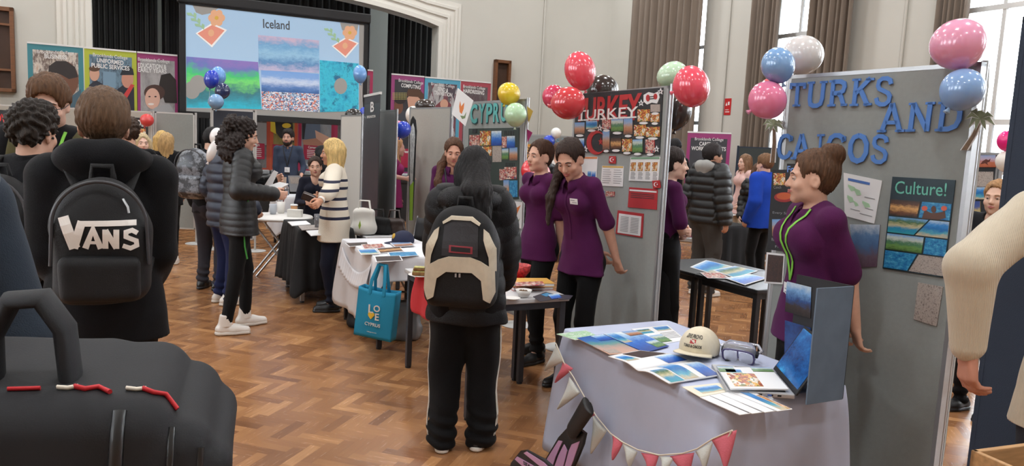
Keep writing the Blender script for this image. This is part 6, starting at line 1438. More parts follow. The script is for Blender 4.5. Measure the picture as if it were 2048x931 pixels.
# girl with curly hair in the quilted gilet, reading papers
p = per('girl with long dark curly hair in a black quilted jacket, reading papers', 478, 232, 5.9, -58, fem=True, res=.008, fat=1.1, puff=.006, pitch=.05, look=-14, down=14, hands=[at(543, 362, 6.05), at(545, 388, 5.75)], poles=[(-.6, -.6, -1), (.6, -.6, -1)], hand=[dict(curl=.5, thumb=(0, 0, 1)), dict(curl=.5, thumb=(0, 0, 1))], feet=[(-.12, .08), (.12, -.12)])
p.body(FAIR).face().hair('curlylong', (40, 32, 30)).top(M_puff, 1.0, .80, thick=.02, neck=False, kind='puffer', name='quilted_jacket').trousers(M_blktr, .92, tight=True, cuff=.10).shoes(M_whshoe, M_whsole, True)
for i in (0, 1):
    mb = MB(); a = p.ft[i]; mb.cyl(a-V3(0, 0, .01), a+V3(0, 0, .05), .048, .046, 16); mb.build('sock', M_whshoe, p.root)
loc, n = p.surf(p.C+p.up*.12+p.rt*.07, -p.fw); M = frame(loc+n*.006, -p.rt, p.up); mb = MB()
for k in range(3): mb.box(-.024, .006+.004*k, -.012+.011*k, -.005+.011*k, 0, .003, M=M)
for r_ in (.008, .014, .020): mb.stroke([(.010+r_*math.cos(t), -.012+r_*1.2*math.sin(t)) for t in np.linspace(0, PI/2, 6)], .004, 0, .003, M=M)
mb.build('jacket_logo', M_whsole, p.root)
hp = V3(p.P)+p.rt*.15; mb = MB(); mb.tube([hp+p.up*.2+p.fw*.05, hp+V3(.02, 0, .0), hp+V3(.025, .01, -.2), hp+V3(.02, .03, -.3)], .010, 6, flat=.3); mb.build('green_lanyard', mat('lanyard_deep_green', srgb(60, 150, 60), .6), p.root)
# boy beyond her in navy
p = per('person in navy trousers and a navy padded coat, mostly hidden behind the curly haired girl', 448, 262, 6.8, -45, 1.62, fat=1.08, hands=[None, (.2, .22, .95)]); p.body().hair('short', HDK).top(M_navypuff, 1.0, .78, thick=.03, kind='puffer', neck=False, name='padded_coat').trousers(M_navytr, 1.15).shoes(M_whshoe, M_whsole)
# boy with the camouflage rucksack
p = per('boy in dark grey trousers carrying a camouflage rucksack', 420, 250, 7.4, -12, 1.62, down=18); p.body().hair('short', HBK).top(M_blkhood, 1.0, .82, thick=.02, neck=False, name='jacket').trousers(M_jean, 1.18, .004).shoes(M_blkshoe)
M_camo = picture_mat('camouflage', [(26, 28, 32), (60, 64, 74), (24, 26, 30), (150, 156, 166), (40, 44, 50), (22, 24, 28)], 'noise', 61, 4)
nt = M_camo.node_tree; tcn = [n for n in nt.nodes if n.type == 'TEX_COORD'][0]; mpn = [n for n in nt.nodes if n.type == 'MAPPING'][0]; nt.links.new(tcn.outputs['Object'], mpn.inputs['Vector']); mpn.inputs['Scale'].default_value = (2.5, 2.5, 2.5)
bp, L, R = backpack(p, 'black and grey camouflage rucksack on the boy in grey trousers', p.C+V3(0, -.24, -.03), (.17, .10, .24), M_camo, mat('zip_dark', (0, 0, 0)), M_nylon, .03, (-.10, .14, .09, .03), M_camo)
# blonde girl and the cream-trousered person beyond
p = per('girl with very long blonde hair in black jacket and leggings', 333, 264, 8.7, 27, fem=True, look=-30, hairlen=.40, feet=[(-.05, .1), (.09, -.05)]); p.body(PALE).hair('longback', (178, 146, 100)).top(M_blkhood, 1.0, .78, thick=.02, neck=False, name='jacket').trousers(M_blktr, .85, tight=True, cuff=.05).shoes(M_whshoe, M_whsole)
p = per('person in cream trousers standing beyond the blonde girl', 324, 275, 9.4, 30, 1.55, fem=True); p.body(PALE).hair('bob', HBL).top(cloth('dark_brown_top', (40, 34, 34)), 1.0, .85, name='jumper').trousers(cloth('cream_trousers', (214, 198, 176)), 1.25).shoes(M_whshoe)
p = per('person with curly brown hair half hidden behind the boy with the lettered rucksack', 256, 228, 6.4, 40, 1.66); p.body().hair('curlytop', (66, 52, 44), 1.1).top(M_blkhood, 1.0, .8, neck=False, name='jacket').trousers(M_navytr).shoes(M_blkshoe)
p = per('fair haired person glimpsed past the curly haired head', 284, 268, 8.4, 215, 1.52, fem=True, res=.012); p.body(PALE).face().hair('bob', (196, 176, 140)).top(cloth('pale_cardigan', (210, 200, 190)), 1.0, .8, name='cardigan').trousers(M_blktr).shoes(M_blkshoe)
# bearded man at the stall under the screen
p = per('bearded man in a navy shirt with a lanyard, smiling under the screen', 577, 258, 11.6, 190, fat=1.05, res=.009, hscale=1.08, look=-10, hands=[(-.22, .18, .98), (.2, .05, .82)]); p.body((206, 160, 140)).face(brow=HBK, smile=.6).hair('short', (36, 30, 28))
def beard(P, col):
    hs, R = P.hs, P.Rh; D = SDF(P.Hc-V3(.16, .16, .2), P.Hc+V3(.16, .16, .1), .006); e = lambda c, r, op='u', k=.01: D.ell(P.hl(*c), V3(r)*hs, R, k*hs, op)
    e((0, .045, -.085), (.052, .05, .042)); e((-.05, .02, -.055), (.02, .04, .045)); e((.05, .02, -.055), (.02, .04, .045)); e((0, .09, -.046), (.026, .018, .009)); e((0, .1, -.061), (.02, .03, .011), 'd', .004); e((0, .08, -.02), (.042, .06, .026), 'd', .005)
    D.build('beard', hairmat(col), P.root)
beard(p, (40, 32, 28)); M_navyshirt = cloth('navy_shirt', (58, 68, 88)); p.top(M_navyshirt, .8, .80, name='shirt').collar(M_navyshirt).lanyard(mat('dark_lanyard', srgb(24, 24, 30), .6), -.14, True).trousers(M_blktr).shoes(M_blkshoe)
# seated pair at the cup table
def chair(label, M, col=None, group=None):
    o = empty('folding_chair', label, 'chair', M, group); m = mat('chair_black', srgb(26, 26, 30), .55); st = mat('chair_steel', srgb(150, 150, 152), .35, metal=.8)
    mb = MB(); mb.box(-.21, .21, -.2, .2, .43, .455, bev=.012); mb.build('seat', m, o)
    mb = MB(); mb.grid(lambda a, b: (-.2+.4*a, -.225-.03*math.sin(a*PI)-.05*b, .60+.22*b), 10, 4); k = mb.build('backrest', m, o); k.modifiers.new('t', 'SOLIDIFY').thickness = .02
    for sg in (-1, 1):
        mb = MB(); mb.tube([(sg*.2, .22, .0), (sg*.2, -.02, .45), (sg*.2, -.2, .55), (sg*.2, -.28, .84)], .011, 8); mb.build('leg', st, o)
        mb = MB(); mb.tube([(sg*.215, -.24, .0), (sg*.215, .12, .44)], .011, 8); mb.build('leg', st, o)
    return o
x, y, z = XY(631, 340, 9.2); p = Person('seated woman with centre-parted dark hair and navy cardigan behind the cup table', x, y, 1.68, 198, fem=True, res=.009, seat=.45, feet=[(-.09, .42), (.09, .42)], hands=[(-.12, .26, .80), (.12, .28, .80)], look=-4, tilt=4)
p.body(FAIR).face(lip=(170, 84, 84)).hair('tied', (58, 44, 38)).top(cloth('navy_cardigan', (24, 26, 40)), 1.0, .9, neckdrop=.05, name='cardigan').trousers(M_blktr).shoes(M_blkshoe)
chair('black folding chair under the seated woman in the navy cardigan', T(x, y, 0) @ rotm('Z', math.radians(198)))
x, y, z = XY(646, 304, 10.3); p = Person('person with a black headscarf sitting behind the seated woman', x, y, 1.7, 95, fem=True, res=.012, seat=.55, feet=[(-.09, .40), (.09, .40)])
p.body((206, 160, 138)).face().hair('bob', (14, 14, 16), 1.35).top(M_blkhood, 1.0, .9, thick=.02, name='black_robe').trousers(M_blktr).shoes(M_blkshoe)
chair('black folding chair under the person in the headscarf', T(x, y, 0.0) @ rotm('Z', math.radians(95)))
# blonde woman in the striped jumper
p = per('blonde woman in a cream jumper with navy stripes, holding a dark purse', 672, 291, 6.75, 97, h=1.56, fem=True, res=.007, fat=1.12, hairlen=.16, look=4, down=4, hands=[at(640, 402, 6.2), at(640, 394, 6.55)], poles=[(-.5, -.7, -.8), (.5, -.7, -.8)], hand=[dict(curl=.7, thumb=(0, .2, 1)), dict(curl=.7, thumb=(0, .2, 1))], hscale=1.03)
M_str = mat('striped_knit', srgb(224, 216, 200), .85, bump=.3, bscale=150)
nt = M_str.node_tree; b = nt.nodes['Principled BSDF']; X = NX(nt); tc = [n for n in nt.nodes if n.type == 'TEX_COORD'][0]; sp = node(nt, 'ShaderNodeSeparateXYZ'); nt.links.new(tc.outputs['Object'], sp.inputs[0])
zz = sp.outputs[2]; acc = None
for zc, wd in ((1.195, .011), (1.125, .012), (1.03, .013), (.945, .013), (.86, .013)):
    m_ = X.m('LESS_THAN', X.m('ABSOLUTE', X.m('SUBTRACT', zz, zc)), wd); acc = m_ if acc is None else X.m('MAXIMUM', acc, m_)
mx = node(nt, 'ShaderNodeMix', data_type='RGBA'); nt.links.new(acc, mx.inputs[0]); mx.inputs[6].default_value = srgb(226, 218, 202)+(1,); mx.inputs[7].default_value = srgb(28, 32, 58)+(1,); nt.links.new(mx.outputs[2], b.inputs['Base Color'])
p.body((214, 160, 132)).face(brow=HLB).hair('bob', (214, 184, 124), 1.3).top(M_str, .78, .72, thick=.014, loose=.012, name='striped_jumper').trousers(cloth('navy_jeans', (24, 28, 44)), 1.0).shoes(M_blkshoe)
mb = MB(); w_ = p.wr[0]-unit(p.wr[0]-p.el[0])*.02; mb.cyl(w_-unit(p.wr[0]-p.el[0])*.012, w_+unit(p.wr[0]-p.el[0])*.012, .033, .032, 16); mb.build('wristwatch', M_whsole, p.root)
pm = at(617, 394, 6.3); mb = MB(); mb.box(-.055, .055, -.02, .02, -.035, .035, bev=.012); o = mb.build('purse', mat('brown_leather', srgb(48, 34, 30), .4), None, T(*pm) @ rotm('Z', .2) @ rotm('Y', .35)); mb = MB(); mb.tube([(-.05, -.021, .02), (0, -.022, .022), (.05, -.021, .02)], .003, 6); mb.build('purse_zip', M_alu, o); tag(o, 'small dark brown purse held by the blonde woman in the striped jumper', 'purse')
# person behind the panels with one arm out
p = per('fair haired person in a magenta top reaching out between the grey panels', 790, 296, 9.3, -80, 1.6, fem=True, hands=[None, at(812, 357, 9.0)], look=-10, hairlen=.4); p.body((226, 176, 160)).hair('long', (206, 160, 120)).top(cloth('magenta_top', (156, 50, 110)), .5, .8, name='shirt').trousers(M_blktr).shoes(M_blkshoe)
# girl with brown hair in front of the beige board
p = per('young woman with long brown hair over one shoulder in front of the beige board', 909, 273, 6.55, 176, h=1.63, fem=True, res=.008, look=10, down=12, hands=[(-.17, .11, .86), (.16, .10, .86)], hand=[dict(curl=.5), dict(curl=.5)])
def side_tress(s, D):
    a = s.hl(.06, -.05, -.05); b = s.N+s.rt*.10+s.fw*.03-s.up*.0; c = b+s.fw*.09-s.up*.14+s.rt*.01; d = c-V3(0, 0, .14); D.cap(a, b, .036, .034, k=.02); D.cap(b, c, .034, .032, k=.02); D.cap(c, d, .032, .014, k=.02)
p.body((214, 164, 142)).face(brow=HB).hair('tied', (84, 58, 42), extra=side_tress).top(M_shirt, .46, .82, name='shirt').collar(M_shirt).lanyard(mat('dark_lanyard', (0, 0, 0)), -.12, False).trousers(M_blktr).shoes(M_blkshoe)
# second woman in purple behind the ponytail
p = per('woman in purple shirt standing behind the smiling ponytail woman', 1086, 300, 5.5, 128, h=1.64, fem=True, res=.0085, fat=1.05, hands=[(-.1, -.16, .85), (.1, -.16, .85)], feet=[(-.12, .06), (.1, -.12)]); p.body(FAIR).face().hair('tied', HB).top(M_shirt, .46, .80, name='shirt').collar(M_shirt).trousers(M_blktr, 1.05).shoes(M_blkshoe)
p = per('fair haired person in a black puffer coat seen from behind the red balloons', 1082, 292, 8.8, 12, 1.57, fem=True); p.body().hair('bob', (150, 126, 96), 1.2).top(M_puff, 1.0, .74, thick=.045, kind='puffer', neck=False, name='puffer_coat').hood(M_puff, .02, 1.2).trousers(M_blktr).shoes(M_blkshoe)
p = per('brown haired person far off beneath the white balloon', 1118, 284, 10.4, 185, res=.013); p.body().face().hair('short', (96, 72, 58)).top(cloth('pale_shirt', (220, 216, 214)), 1.0, .8, name='shirt').trousers(M_jean).shoes(M_blkshoe)
# woman in the long black skirt
p = per('woman in purple top and long black skirt standing with folded arms behind the grey board', 1343, 300, 5.5, -84, h=1.63, fem=True, res=.0075, fat=1.05, look=-4, hands=[(.06, .15, 1.08), (.02, .14, 1.03)], poles=[(-1, -.1, -.6), (1, -.2, -.6)], hand=[dict(curl=.6, dir=(1, -.2, .1), palm=(0, -1, 0)), dict(curl=.5, dir=(-1, .1, 0))])
p.body(PALE).face(brow=HBK).hair('tied', (44, 34, 32)).top(M_shirt, .46, .93, name='blouse').skirt(cloth('black_skirt', (18, 18, 21)), .27, 1.15).trousers(M_blktr, 1.0).shoes(M_blkshoe)
# group by the charcoal banner
p = per('dark haired man in black standing beyond the folded arms woman', 1352, 276, 11.0, 20, res=.012); p.body((196, 150, 130)).hair('short', HBK).top(M_blkhood, 1.0, .8, neck=False, name='jacket').trousers(M_blktr).shoes(M_blkshoe)
p = per('young man in a black puffer jacket with a grey hood and cargo trousers', 1424, 286, 8.3, -58, fat=1.12, res=.009, look=-22, hands=[None, (.30, .0, .80)]); p.body((204, 156, 134)).face(brow=HBK).hair('short', (36, 30, 30), 1.25).top(M_puff, 1.0, .84, thick=.045, kind='puffer', neck=False, name='puffer_jacket').hood(cloth('grey_jersey', (160, 160, 158)), .015, 1.05).trousers(cloth('charcoal_cargo', (64, 62, 60)), 1.35, .01, cargo=True).shoes(M_whshoe, M_whsole)
p = per('girl with brown hair in a pale pink cardigan beside the dark green board', 1494, 307, 11.0, 105, fem=True, res=.011, hairlen=.34, hands=[(-.2, .16, .95), None]); p.body(PALE).face(brow=HB).hair('long', (132, 100, 76)).top(cloth('pink_cardigan', (222, 186, 180)), 1.0, .78, thick=.015, name='cardigan').trousers(cloth('beige_trousers', (186, 174, 156)), 1.25).shoes(M_whshoe)
p = per('girl in a dark coat half hidden behind the boy in blue', 1518, 325, 9.9, 150, fem=True, res=.011, look=30, hairlen=.3, hands=[(-.26, .1, .85), None]); p.body(PALE).face().hair('long', (92, 66, 50)).top(M_puff, 1.0, .8, thick=.02, kind='puffer', neck=False, name='coat').trousers(cloth('beige_trousers', (0, 0, 0)), 1.1).shoes(M_blkshoe)
p = per('boy in a bright blue jacket and black trousers seen from behind', 1535, 306, 8.8, 35, res=.0095, fat=1.05); p.body(FAIR).hair('short', (122, 90, 64)).top(cloth('bright_blue_fleece', (30, 72, 186)), 1.0, .80, thick=.025, loose=.01, neck=False, name='jacket').trousers(M_blktr).shoes(M_blkshoe)
D = SDF(p.N-V3(.2, .2, .15), p.N+V3(.2, .2, .15), .009); D.cap(p.N-p.up*.05, p.N+p.up*.03, .085, .068, k=.01); D.cap(p.N-p.up*.1, p.N+p.up*.2, .055, .062, k=.01, op='d'); D.cut(p.N+p.up*.035, p.up); D.build('collar', cloth('bright_blue_fleece', (0, 0, 0)), p.root)
# person in the blazer beyond the tall board
p = per('young person in a black blazer partly hidden behind the dark navy board', 2003, 358, 4.7, 118, h=1.52, res=.009, look=10); p.body((226, 186, 164)).face(brow=HLB).hair('tied', (170, 130, 90)).top(cloth('black_blazer', (22, 22, 26)), 1.0, .78, thick=.015, neckdrop=.08, name='blazer').trousers(M_blktr).shoes(M_blkshoe)
# close-by person at the edge with the big black rucksack
q = at(-268, 560, 1.38); M_denim = cloth('grey_hooded_top', (112, 122, 130)); M_dkjkt = cloth('dark_slate_jacket', (46, 56, 68))
p = Person('person in a grey hooded top at the edge, wearing the huge black rucksack', q.x, q.y, 1.74, 62, res=.008); p.body().hair('short', HB).top(M_dkjkt, 1.0, .8, thick=.03, neck=False, name='jacket').hood(M_denim, .02, 1.35).trousers(M_blktr).shoes(M_blkshoe)
# ------------------------------------------------------------------ tables, cloths and the things on and under them
M_cloth = mat('pale_lilac_cloth', srgb(192, 200, 224), .85, noise=.03, nscale=6, bump=.25, bscale=9); M_whcloth = mat('white_cloth', srgb(232, 233, 238), .85, bump=.2, bscale=12)
M_bkcloth = mat('black_cloth', srgb(22, 22, 24), .9); M_redcloth = mat('red_cloth', srgb(196, 48, 56), .85, bump=.2, bscale=30); M_tabtop = mat('pale_grey_laminate', srgb(206, 206, 208), .4); M_leg = mat('dark_grey_metal', srgb(58, 60, 66), .45, metal=.3); M_blktop = mat('black_laminate', srgb(26, 26, 29), .4)
ZT = .70
def rframe(P, z=0.0): return frame(Vector((P[0], P[1], z)), RN, RU)
def table(label, P, w, l, top=None, leg=None, z=ZT, legs=None, name='folding_table'):
    """Rectangular table; P is its corner, w runs along the stage wall's direction and l along the window wall's."""
    M = rframe(P); o = empty(name, label, 'table', M); mb = MB(); mb.box(0, w, 0, l, z-.028, z, bev=.006); mb.build('table_top', top or M_tabtop, o)
    f = MB()
    for q in ((.03, w-.03, .02, .045), (.03, w-.03, l-.045, l-.02), (.02, .045, .03, l-.03), (w-.045, w-.02, .03, l-.03)): f.box(*q, z-.07, z-.028)
    f.build('apron_rail', leg or M_leg, o)
    for (x, y) in (legs or ((.035, .035), (w-.035, .035), (.035, l-.035), (w-.035, l-.035))):
        mb = MB(); mb.box(x-.019, x+.019, y-.019, y+.019, .012, z-.028, bev=.004); lg = mb.build('leg', leg or M_leg, o); mb = MB(); mb.cyl((x, y, 0), (x, y, .016), .02, n=12); mb.build('foot_cap', M_blk, lg)
    return o, M
def cloth_over(label, P, w, l, drops, m, amp=.02, flare=.05, waves=9, z=ZT, seed=0, name='tablecloth', corner=.06):
    """A cloth lying on the table and hanging on each side: drops = (near, far, low-n side, high-n side)."""
    M = rframe(P, z+.003); per = []; n = 44; r = .025; rnd = random.Random(seed); e = .006
    W, L = w+2*e, l+2*e; sides = [((-e, -e+r), (-e, l+e-r), (-1, 0), drops[2]), ((-e+r, l+e), (w+e-r, l+e), (0, 1), drops[1]), ((w+e, l+e-r), (w+e, -e+r), (1, 0), drops[3]), ((w+e-r, -e), (-e+r, -e), (0, -1), drops[0])]
    for i, (a, b, nn, d) in enumerate(sides):
        for k in range(n):
            t = k/n; per.append((a[0]+(b[0]-a[0])*t, a[1]+(b[1]-a[1])*t, nn, d, t, math.hypot(b[0]-a[0], b[1]-a[1])))
        nx = sides[(i+1) % 4]; c = (b[0]+nx[2][0]*0+ (nx[0][0]-b[0])*(0 if nn[0] else 1), b[1]+(nx[0][1]-b[1])*(0 if nn[1] else 1))
        for k in range(6):
            ang = (k+.5)/6*PI/2; n2 = (nn[0]*math.cos(ang)+nx[2][0]*math.sin(ang), nn[1]*math.cos(ang)+nx[2][1]*math.sin(ang)); cx, cy = b[0]+nx[2][0]*0, b[1]; ctr = (b[0]-nn[0]*r, b[1]-nn[1]*r)
            per.append((ctr[0]+n2[0]*r, ctr[1]+n2[1]*r, n2, d+(nx[3]-d)*(k+.5)/6+min(d, nx[3])*.10*math.sin(ang*2), None, 1))
    N = len(per); V = []; F = []; ph = [rnd.uniform(0, 6) for _ in range(4)]
    cx, cy = w/2, l/2; V.append((cx, cy, 0)); rings = [.4, .8, .97]
    for q in rings: V += [(cx+(p[0]-cx)*q, cy+(p[1]-cy)*q, 0) for p in per]
    H = 14
    for j in range(H+1):
        t = j/H
        for i, (x, y, nn, d, s_, Ls) in enumerate(per):
            if s_ is None: off = corner*t**.8+flare*t*.6
            else:
                wv = math.sin(s_*Ls*waves*2*PI/1.0+ph[0]+.8*math.sin(s_*5+ph[1]))*.6+.4*math.sin(s_*Ls*waves*3.7+ph[2]+t*2); ed = min(1, min(s_, 1-s_)*5)
                off = flare*t*.6+amp*t**.7*wv*ed+corner*t**.8*(1-ed)*.9
            V.append((x+nn[0]*(off+.006*min(1, t*6)), y+nn[1]*(off+.006*min(1, t*6)), -d*t-.004*min(1, t*8)))
    F += [(0, 1+i, 1+(i+1) % N) for i in range(N)]
    for j in range(len(rings)+H):
        a = 1+j*N; F += [(a+i, a+N+i, a+N+(i+1) % N, a+(i+1) % N) for i in range(N)]
    mb = MB(); mb.add(V, [f[::-1] for f in F], smooth=True); o = mb.build(name, m, None, M); so = o.modifiers.new('t', 'SOLIDIFY'); so.thickness = .003; so.offset = 1
    tag(o, label, 'tablecloth'); return o, M
def flat(z): return T(0, 0, z)
def leaflet(label, q, m, z=ZT+.0065, t=.0025, group=None, name='leaflet', cat='leaflet', pics=(), lines=None):
    o, M2 = poster(flat(z), name, label, cat, q, m, t=t, off=0.0, group=group)
    for (a0, b0, a1, b1, k) in pics: px_poly(M2, sub(q, a0, b0, a1, b1), t-.0005, t+.001, 'printed_photo', PIC[k], o)
    if lines: text_lines(M2, o, q, lines, z=t+.0012, wid=.004)
    return o, M2
LN = [(.1, .9, .15+.1*k) for k in range(8)]
# ---- the table of the tall blue-lettered board
KC = (.79, 2.605); KW, KL = .63, 1.12
table('folding table under the pale lilac cloth', KC, KW, KL)
cloth_over('pale lilac tablecloth with bunting pinned to it', KC, KW, KL, (.64, .45, .60, .60), M_cloth, .012, .03, 5, seed=3, corner=.055)
leaflet('white and teal sheet at the far corner of the lilac cloth', [(1113, 668), (1172, 661), (1195, 672), (1150, 680)], PIC['map'])
leaflet('brochure page with a pink beach and teal sea, lying next to the bright blue page', [(1153, 676), (1206, 668), (1289, 705), (1219, 709)], picture_mat('print_pink_beach', [(206, 170, 150), (190, 160, 150), (90, 150, 150), (50, 110, 180), (40, 90, 170)], 'land', 71, 2), z=ZT+.0085, name='brochure', cat='brochure', pics=((.5, .02, .98, .3, 'blue'), (.05, .75, .4, .95, 'rock')))
leaflet('brochure page of bright blue sea and sky on the lilac cloth', [(1207, 668), (1272, 661), (1338, 692), (1290, 705)], PIC['blue'], z=ZT+.012, name='brochure', cat='brochure', pics=((.55, .0, .98, .25, 'town'), (.6, .6, .98, .95, 'green'), (.02, .02, .3, .5, 'sea')))
leaflet('white brochure with teal header lying behind the cap', [(1262, 658), (1335, 650), (1372, 680), (1322, 688)], M_paper, pics=((.55, .05, .95, .3, 'sea'), (.1, .5, .5, .95, 'green'), (.05, .1, .4, .35, 'beach')), lines=[(.5, .95, .45+.08*k) for k in range(5)])
def open_magazine(label, ql, qr, z):
    o = empty('open_magazine', label, 'magazine', None, loc=gp(*ql[3], z))
    org = o.location
    for nm, q, pics in (('left_page', ql, ((.05, .15, .3, .6, 'sea'), (.38, .05, .95, .55, 'night'), (.6, .6, .97, .95, 'blue'))), ('right_page', qr, ((.05, .3, .3, .98, 'beach'), (.33, .0, .6, .95, 'sea'), (.72, .2, .97, .97, 'blue')))):
        C4 = [gp(*p, z)-Vector(org) for p in q]; sp = (lambda a: 1-a) if False else None
        def S(a, b, up=0.0): # a across the page from the spine outward
            u = C4[0]*(1-a)*(1-b)+C4[1]*a*(1-b)+C4[2]*a*b+C4[3]*(1-a)*b
            # spine runs between the two pages: for the upper page it is the bottom edge, for the lower page the top edge
            d = (1-b) if nm == 'left_page' else b
            return (u.x, u.y, .003+.016*math.sin(min(1, d*1.6)*PI*.5)*math.exp(-d*1.5)*2*(1-math.exp(-d*9))+up)
        mb = MB(); mb.grid(lambda a, b: S(a, 1-b), 8, 12); pg = mb.build(nm, M_paper, o); pg.modifiers.new('t', 'SOLIDIFY').thickness = .004
        for (a0, b0, a1, b1, k) in pics:
            mb = MB(); mb.grid(lambda a, b: S(a0+(a1-a0)*a, b0+(b1-b0)*(1-b), .0012), 6, 8); mb.build('printed_photo', PIC[k], pg)
    return o
open_magazine('open holiday magazine with curling pages, between the cap and the cloth edge', [(1216, 716), (1279, 704), (1384, 722), (1275, 741)], [(1275, 741), (1384, 722), (1442, 754), (1338, 771)], ZT+.007)
leaflet('cream leaflet with a blue picture next to the fanned leaflets', [(1364, 774), (1438, 766), (1464, 782), (1400, 794)], mat('cream_paper', srgb(232, 226, 208), .7), pics=((.2, .2, .85, .8, 'sea'),))
for k in range(4):
    lab = ('cream leaflet, outermost of the fan by the table corner', 'white leaflet, second of the fan from the table corner', 'white leaflet, third of the fan from the table corner', 'blue and yellow edged leaflet, last of the fan beside the laptop')[k]
    leaflet(lab, [(1400+20*k, 795-4*k), (1426+22*k, 790-4*k), (1507+26*k, 826-2.5*k), (1480+25*k, 830-2.5*k)], M_paper, z=ZT+.0065+.003*k, group='fanned leaflets', pics=((.68, .02, .98, .98, 'night' if k < 3 else 'food'),) if k != 3 else ((.3, .02, .7, .98, 'sea'), (.75, .3, .95, .98, 'food')))
# laptop opened towards the room's far side
zl = ZT+.006; hf, hn, lf = gp(1545, 744, zl), gp(1590, 798, zl), gp(1434, 739, zl)
ex = (lf-hf); wl = .25; ey = (hn-hf); dl = ey.length; LM = frame(hf, -Vector((-ey.y, ey.x, 0)) if Vector((-ey.y, ey.x, 0)).dot(ex) < 0 else Vector((-ey.y, ey.x, 0)), ey)
if LM.col[2].z < 0: LM = frame(hf, ex, -ey) ; LM = LM @ T(0, -dl, 0)
M_silver = mat('silver_plastic', srgb(186, 188, 192), .35, metal=.5)
lt = empty('laptop', 'open silver laptop with a dark blue screen on the lilac cloth', 'laptop', LM)
mb = MB(); mb.box(0, wl, 0, dl, 0, .018, bev=.004); mb.build('base', M_silver, lt); mb = MB(); mb.box(.03, wl-.09, .02, dl-.02, .018, .0195); mb.build('keyboard', M_blk, lt)
mb = MB(); [mb.box(x_, x_+.014, dl-.001 if LM.col[1].to_3d().dot(ey) > 0 else -.001, dl+.001 if LM.col[1].to_3d().dot(ey) > 0 else .001, .006, .012) for x_ in (.05, .08, .12)]; mb.build('port', M_blk, lt)
SMx = T(0, 0, .016) @ rotm('Y', math.radians(-30)) ; mb = MB(); mb.box(-.008, 0, .0, dl, 0, .22, bev=.003, M=SMx); ld = mb.build('screen_lid', mat('laptop_black', srgb(22, 23, 27), .4), lt)
mb = MB(); V = [(.001, .012, .02), (.001, dl-.012, .02), (.001, dl-.012, .21), (.001, .012, .21)]; mb.add([tuple(SMx @ Vector(v)) for v in V], [(0, 1, 2, 3)])
for i, uv in enumerate(((0, 0), (1, 0), (1, 1), (0, 1))): mb.uv[i] = uv
dsp = picture_mat('laptop_display', [(14, 40, 80), (20, 60, 110), (30, 90, 150), (60, 150, 200)], 'noise', 77, 2, .15); b = dsp.node_tree.nodes['Principled BSDF']; dsp.node_tree.links.new(b.inputs['Base Color'].links[0].from_socket, b.inputs['Emission Color']); b.inputs['Emission Strength'].default_value = .35; mb.build('display', dsp, ld)
zb = ZT+.03; q = [(1433, 735), (1541, 738), (1577, 780), (1461, 779)]
leaflet('green and white holiday brochure lying on the laptop keyboard', q, M_paper, z=zb, t=.006, name='brochure', cat='brochure', pics=((.0, .0, .3, .25, 'green'), (.1, .3, .6, .9, 'food'), (.12, .12, .4, .3, 'sea'), (.62, .0, 1.0, .2, 'green')))
M2 = flat(zb+.0065); mb = MB(); c = P2(M2, 1549, 766)
us = leaflet('small silver and blue memory stick by the laptop edge', [(1533, 791), (1541, 791), (1547, 803), (1540, 804)], M_silver, t=.008, name='memory_stick', cat='memory stick'); px_poly(us[1], [(1533, 791), (1541, 791), (1543, 796), (1536, 796)], .008, .011, 'blue_cap', mat('usb_blue', srgb(50, 80, 150), .4), us[0])
# cap
q = gp(1397, 708, ZT+.005); CM = T(q.x, q.y, ZT+.014) @ rotm('Z', math.radians(148)) @ rotm('X', math.radians(5)) ; M_cap = mat('cream_cotton', srgb(224, 214, 190), .9, noise=.04, nscale=40, bump=.2, bscale=200)
cp = empty('baseball_cap', 'cream baseball cap with red and black embroidery on the lilac cloth', 'cap', CM)
D = SDF((-.13, -.14, -.02), (.13, .14, .16), .005); D.ell((0, 0, .03), (.082, .098, .082), None, .01); D.cap((0, 0, .0), (0, 0, .03), .08, .082, sq=(1, 1.18, 1)); D.ell((0, 0, .012), (.076, .092, .078), None, .004, 'd'); D.cut((0, 0, .0), (0, 0, -1)); crn = D.build('crown', M_cap, cp, None, wrinkle(.002, 1.3, 5))
mb = MB()
for k in range(6):
    a0 = k*PI/3; pts = [(.083*math.cos(a0)*math.sin(t), .099*math.sin(a0)*math.sin(t), .03+.0832*math.cos(t)) for t in np.linspace(.05, PI/2, 10)]; mb.tube(pts, .0012, 5)
mb.build('seam', M_cap, crn); mb = MB(); mb.lathe([(0, .118), (.008, .116), (.009, .111)], 14); mb.build('button', M_cap, crn)
mb = MB()
def br(a, b): # brim
    an = -1.15+2.3*a; r0 = V3(.080*math.sin(an), .094*math.cos(an), .012); o_ = V3(.105*math.sin(an*.85), .094*math.cos(an)+.10*math.cos(an*1.1)**.6 if abs(an) < 1.4 else 0, .003+.016*max(0, math.cos(an*1.3))); return tuple(r0*(1-b)+o_*b)
mb.grid(br, 24, 6); bo = mb.build('brim', M_cap, cp); bo.modifiers.new('t', 'SOLIDIFY').thickness = .004
mb = MB(); mb.tube([(.05, -.085, .02), (.0, -.108, .015), (-.05, -.085, .02)], .009, 8, flat=.3); mb.build('back_strap', M_cap, cp)
def cap_text(s_, z, sz, w):
    o = text('embroidery', s_, sz, mat('black_thread', srgb(30, 28, 30), .7), crn, 0, 0, bold=.02); me = o.data; xs = [v.co.x for v in me.vertices]; k = w/(max(xs)-min(xs))
    for v in me.vertices:
        x_, y_, d_ = v.co.x*k, v.co.y+z, v.co.z; an = -x_/.09; hh = max(-1, min(1, (y_-.03)/.082)); rr = math.sqrt(max(0, 1-hh*hh)); v.co = (.0885*rr*math.sin(an), .1045*rr*math.cos(an)+d_+.001, y_)
